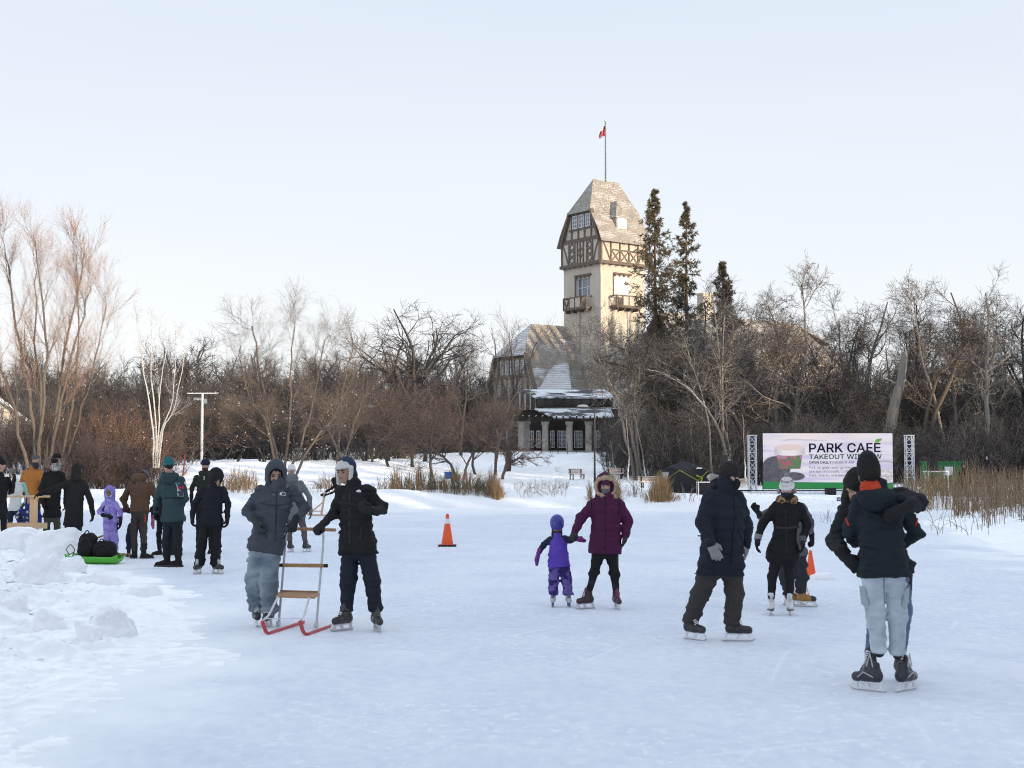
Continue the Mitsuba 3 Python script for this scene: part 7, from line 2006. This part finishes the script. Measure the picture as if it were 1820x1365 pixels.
# the tent
TN = thing('tent', 'black pop up ice fishing tent with yellow piping and zips', 'tent')
dT = 71.0
g0 = gz(1221, dT)
xa, xb = at(1184, 870, dT)[0], at(1258, 870, dT)[0]; cx_ = (xa + xb) / 2; hw = (xb - xa) / 2
z_e, z_t = zpx(1221, 836, dT), zpx(1221, 818, dT)
rot = math.radians(28)
cor = [np.array([cx_ + hw * 1.28 * math.cos(rot + a), dT + 1.1 + hw * 1.28 * math.sin(rot + a), 0]) for a in np.arange(4) * np.pi / 2 + np.pi / 4]
cor = sorted(cor, key=lambda q: math.atan2(q[1] - dT - 1.1, q[0] - cx_))
ct = np.array([cx_, dT + 1.1, 0])
vs, fs, pipes = [], [], []
for i in range(4):
    A, B = cor[i], cor[(i + 1) % 4]; M = (A + B) / 2; out = unit(M - ct)
    hub = M + out * .22 + EZ * ((g0 + z_e) / 2 + .05)
    a0, b0, a1, b1 = A + EZ * g0, B + EZ * g0, ct + (A - ct) * .93 + EZ * z_e, ct + (B - ct) * .93 + EZ * z_e
    n0 = len(vs); vs += [a0, b0, b1, a1, hub]; fs += [[n0, n0 + 1, n0 + 4], [n0 + 1, n0 + 2, n0 + 4], [n0 + 2, n0 + 3, n0 + 4], [n0 + 3, n0, n0 + 4]]
    pipes += [tube([a1 + out * .012, hub + out * .015], .013, 5), tube([b1 + out * .012, hub + out * .015], .013, 5)]
    n0 = len(vs); vs += [a1, b1, ct + EZ * z_t, (a1 + b1) / 2 + EZ * .16]; fs += [[n0, n0 + 3, n0 + 2], [n0 + 3, n0 + 1, n0 + 2], [n0, n0 + 1, n0 + 3]]
put(TN, 'wall', (np.array(vs), np.array(fs)), 'mat_tent'); put(TN, 'piping', cat(pipes), 'mat_yellow', kind='stuff')
fr = [i for i in range(4) if ((cor[i] + cor[(i + 1) % 4]) / 2)[1] < dT + 1.1]
for i in fr:
    A, B = cor[i], cor[(i + 1) % 4]; M = (A + B) / 2; out = unit(M - ct)
    if M[0] > cx_:
        put(TN, 'zip', tube([M + out * .25 + EZ * (z_e - .25) + unit(A - B) * .1, M + out * .26 + EZ * (g0 + .75) + unit(B - A) * .25, M + out * .06 + EZ * (g0 + .05) + unit(B - A) * .1], .032, 5), 'mat_yellow')
        put(TN, 'emblem', prism([(0, 0), (.12, .05), (.3, .02), (.42, .09), (.3, .1), (.12, .12)], .006, M + out * .10 + EZ * (z_e + .05), unit(B - A), unit(EZ * .8 + (ct - M) * .5), out), 'mat_reflex')
    else: put(TN, 'window', prism([(-.3, .25), (.3, .25), (.16, -.12), (-.16, -.12)], .006, M + out * .20 + EZ * ((g0 + z_e) / 2 + .22), unit(B - A), EZ, out), 'mat_grey_metal')

# green container and the frame before it
k = thing('container', 'green metal container at the edge of the right wood', 'container')
mat('mat_green_paint', (0.022, 0.17, 0.06), 0.5)
x, d = at(1678, 835, 76)[0], 76.0; z1, z0 = zpx(1678, 822, d), gz(1678, d) - .1; W_ = 66 / F_PX * d
put(k, 'body', box((x, d + .4, (z0 + z1) / 2), (W_, .8, z1 - z0)), 'mat_green_paint'); put(k, 'lid', box((x, d + .4, z1 + .03), (W_ + .08, .9, .07)), 'mat_green_paint')
for i in range(7): put(k, 'rib', box((x - W_ * .43 + W_ * .86 * i / 6, d - .02, (z0 + z1) / 2), (.06, .06, z1 - z0 - .1)), 'mat_green_paint')
put(k, 'sign', box((x + W_ * .12, d - .06, z1 - .45), (.45, .02, .45)), 'mat_reflex')
k = thing('metal_frame', 'white tubular frame under the loudspeaker by the green box', 'frame')
x, d = at(1664, 840, 70)[0], 70.0; z1, z0 = zpx(1664, 838, d), gz(1664, d)
put(k, 'legs', cat([tube([(x + s * .48, d + t, z0), (x + s * .48, d + t, z1)], .035, 6) for s in (-1, 1) for t in (-.3, .3)]), 'mat_truss', kind='stuff'); put(k, 'top', box((x, d, z1), (1.1, .75, .06)), 'mat_truss')


def bench(lab, px, d, w, yaw=0.0):
    k = thing('bench', lab, 'bench'); o = np.array([at(px, 850, d)[0], d, gz(px, d)])
    R = np.array([[math.cos(yaw), math.sin(yaw), 0], [-math.sin(yaw), math.cos(yaw), 0], [0, 0, 1]])
    W = lambda c, s: (lambda m: (m[0] * [1, .8, .72] @ R + o, m[1]))(box(c, s))
    for i in range(4): put(k, 'slat', W((0, -.2 + .12 * i, .44), (w, .10, .035)), 'mat_bench')
    for i in range(3): put(k, 'slat', W((0, .27 + .02 * i, .56 + .14 * i), (w, .03, .11)), 'mat_bench')
    for s in (-1, 1): put(k, 'leg', cat([W((s * w * .38, -.18, .2), (.06, .06, .45)), W((s * w * .38, .24, .42), (.06, .06, .9)), W((s * w * .38, .03, .40), (.06, .5, .04))]), 'mat_black')
    put(k, 'snow', W((0, -.02, .478), (w * .9, .36, .035)), 'snow_plain')


mat('mat_bench', (0.46, 0.38, 0.34), 0.8)
bench('wooden bench left of the black lamp post', 1026, 86, 1.0, .5); bench('wooden bench behind the plum coat, right of the lamp post', 1092, 88, 1.1, -.3); bench('wooden bench among the golden reeds left of the tent', 1160, 76, 1.5, .2); bench('wooden bench left of the lattice tower', 1318, 80, 1.3, 0)


def lamp(lab, px, top, d, arm, m, r=.055):
    k = thing('street_lamp', lab, 'street lamp'); x = at(px, 800, d)[0]; z0, z1 = gz(px, d), zpx(px, top, d)
    put(k, 'pole', tube([(x, d, z0 - .1), (x, d, z0 + .6), (x, d, z1)], [r * 1.25, r, r * .75], 8), m, smooth=40)
    x2 = x + arm
    put(k, 'arm', tube(spline([(x, d, z1 - .05), (x + arm * .4, d, z1 + .10), (x2, d, z1 + .18)], 8), .03, 6), m)
    put(k, 'head', cat([lathe([(.001, .10), (.14, .08), (.22, 0), (.20, -.04), (.001, -.05)], (0, 0, 0), 14)]) if False else (lathe([(.001, .10), (.14, .08), (.22, 0), (.20, -.04), (.001, -.05)], (0, 0, 0), 14)[0] * [1.6, .8, 1] + [x2 - .15 * np.sign(-arm), d, z1 + .17], lathe([(.001, .10), (.14, .08), (.22, 0), (.20, -.04), (.001, -.05)], (0, 0, 0), 14)[1]), 'mat_grey_metal')


lamp('black street lamp on the lawn before the pavilion', 1057, 727, 84, -.55, 'mat_black_metal', .06); lamp('dark street lamp in the trees beside the pergola', 678, 727, 101, -.55, 'mat_black_metal', .06)
k = thing('lamp_mast', 'white lamp mast with a cross bar by the left wood', 'lamp mast')
x, d = at(359, 760, 86)[0], 86.0; z1 = zpx(359, 699, d)
put(k, 'pole', tube([(x, d, gz(359, d) - .1), (x, d, z1)], [.095, .07], 10), 'mat_alu', smooth=40); put(k, 'cross_bar', box((x, d, z1), (54 / F_PX * d, .06, .06)), 'mat_alu')
put(k, 'lamp_head', box((x - .28, d - .1, zpx(352, 709, d)), (.42, .22, .12)), 'mat_grey_metal'); put(k, 'lamp_arm', tube([(x, d, zpx(352, 712, d)), (x - .28, d - .1, zpx(352, 708, d))], .025, 6), 'mat_alu')
put(k, 'box', box((x + .2, d, zpx(359, 713, d)), (.16, .12, .28)), 'mat_grey_metal')
k = thing('marker_pole', 'thin red marker pole leaning in the snow behind the teal beanie', 'pole')
put(k, 'pole', tube([at(325, 846, 60), at(329, 808, 60)], .03, 6), 'mat_red_steel')
k = thing('crate', 'blue box on the snow before the trees', 'box'); mat('mat_blue', (0.03, 0.13, 0.42), 0.5)
x, d = at(797, 835, 80)[0], 80.0; put(k, 'body', box((x, d, gz(797, d) + .3), (.42, .4, .36)), 'mat_blue'); put(k, 'lid', box((x, d, gz(797, d) + .50), (.46, .44, .04)), 'mat_blue')
k = thing('crate', 'tan wooden box beside the blue one', 'box'); x = at(812, 836, 80)[0]
put(k, 'body', box((x, d, gz(812, d) + .25), (.40, .35, .34)), 'mat_wood'); put(k, 'lid', box((x, d, gz(812, d) + .435), (.44, .39, .03)), 'mat_wood')
mound_d = 92
solo('snow_pile', 'small white snow lump on the lawn before the pavilion', 'snow pile', surface(lambda p: d_ell(p, (at(992, 838, 92)[0], 92, gz(992, 92) + .25), (.30, .25, .22)) + folds(p, .05, (5, 5, 5)), np.array([at(992, 838, 92)[0] - .6, 91.4, gz(992, 92) - .4]), np.array([at(992, 838, 92)[0] + .6, 92.6, gz(992, 92) + 1]), .06), 'mat_snow', smooth=True)
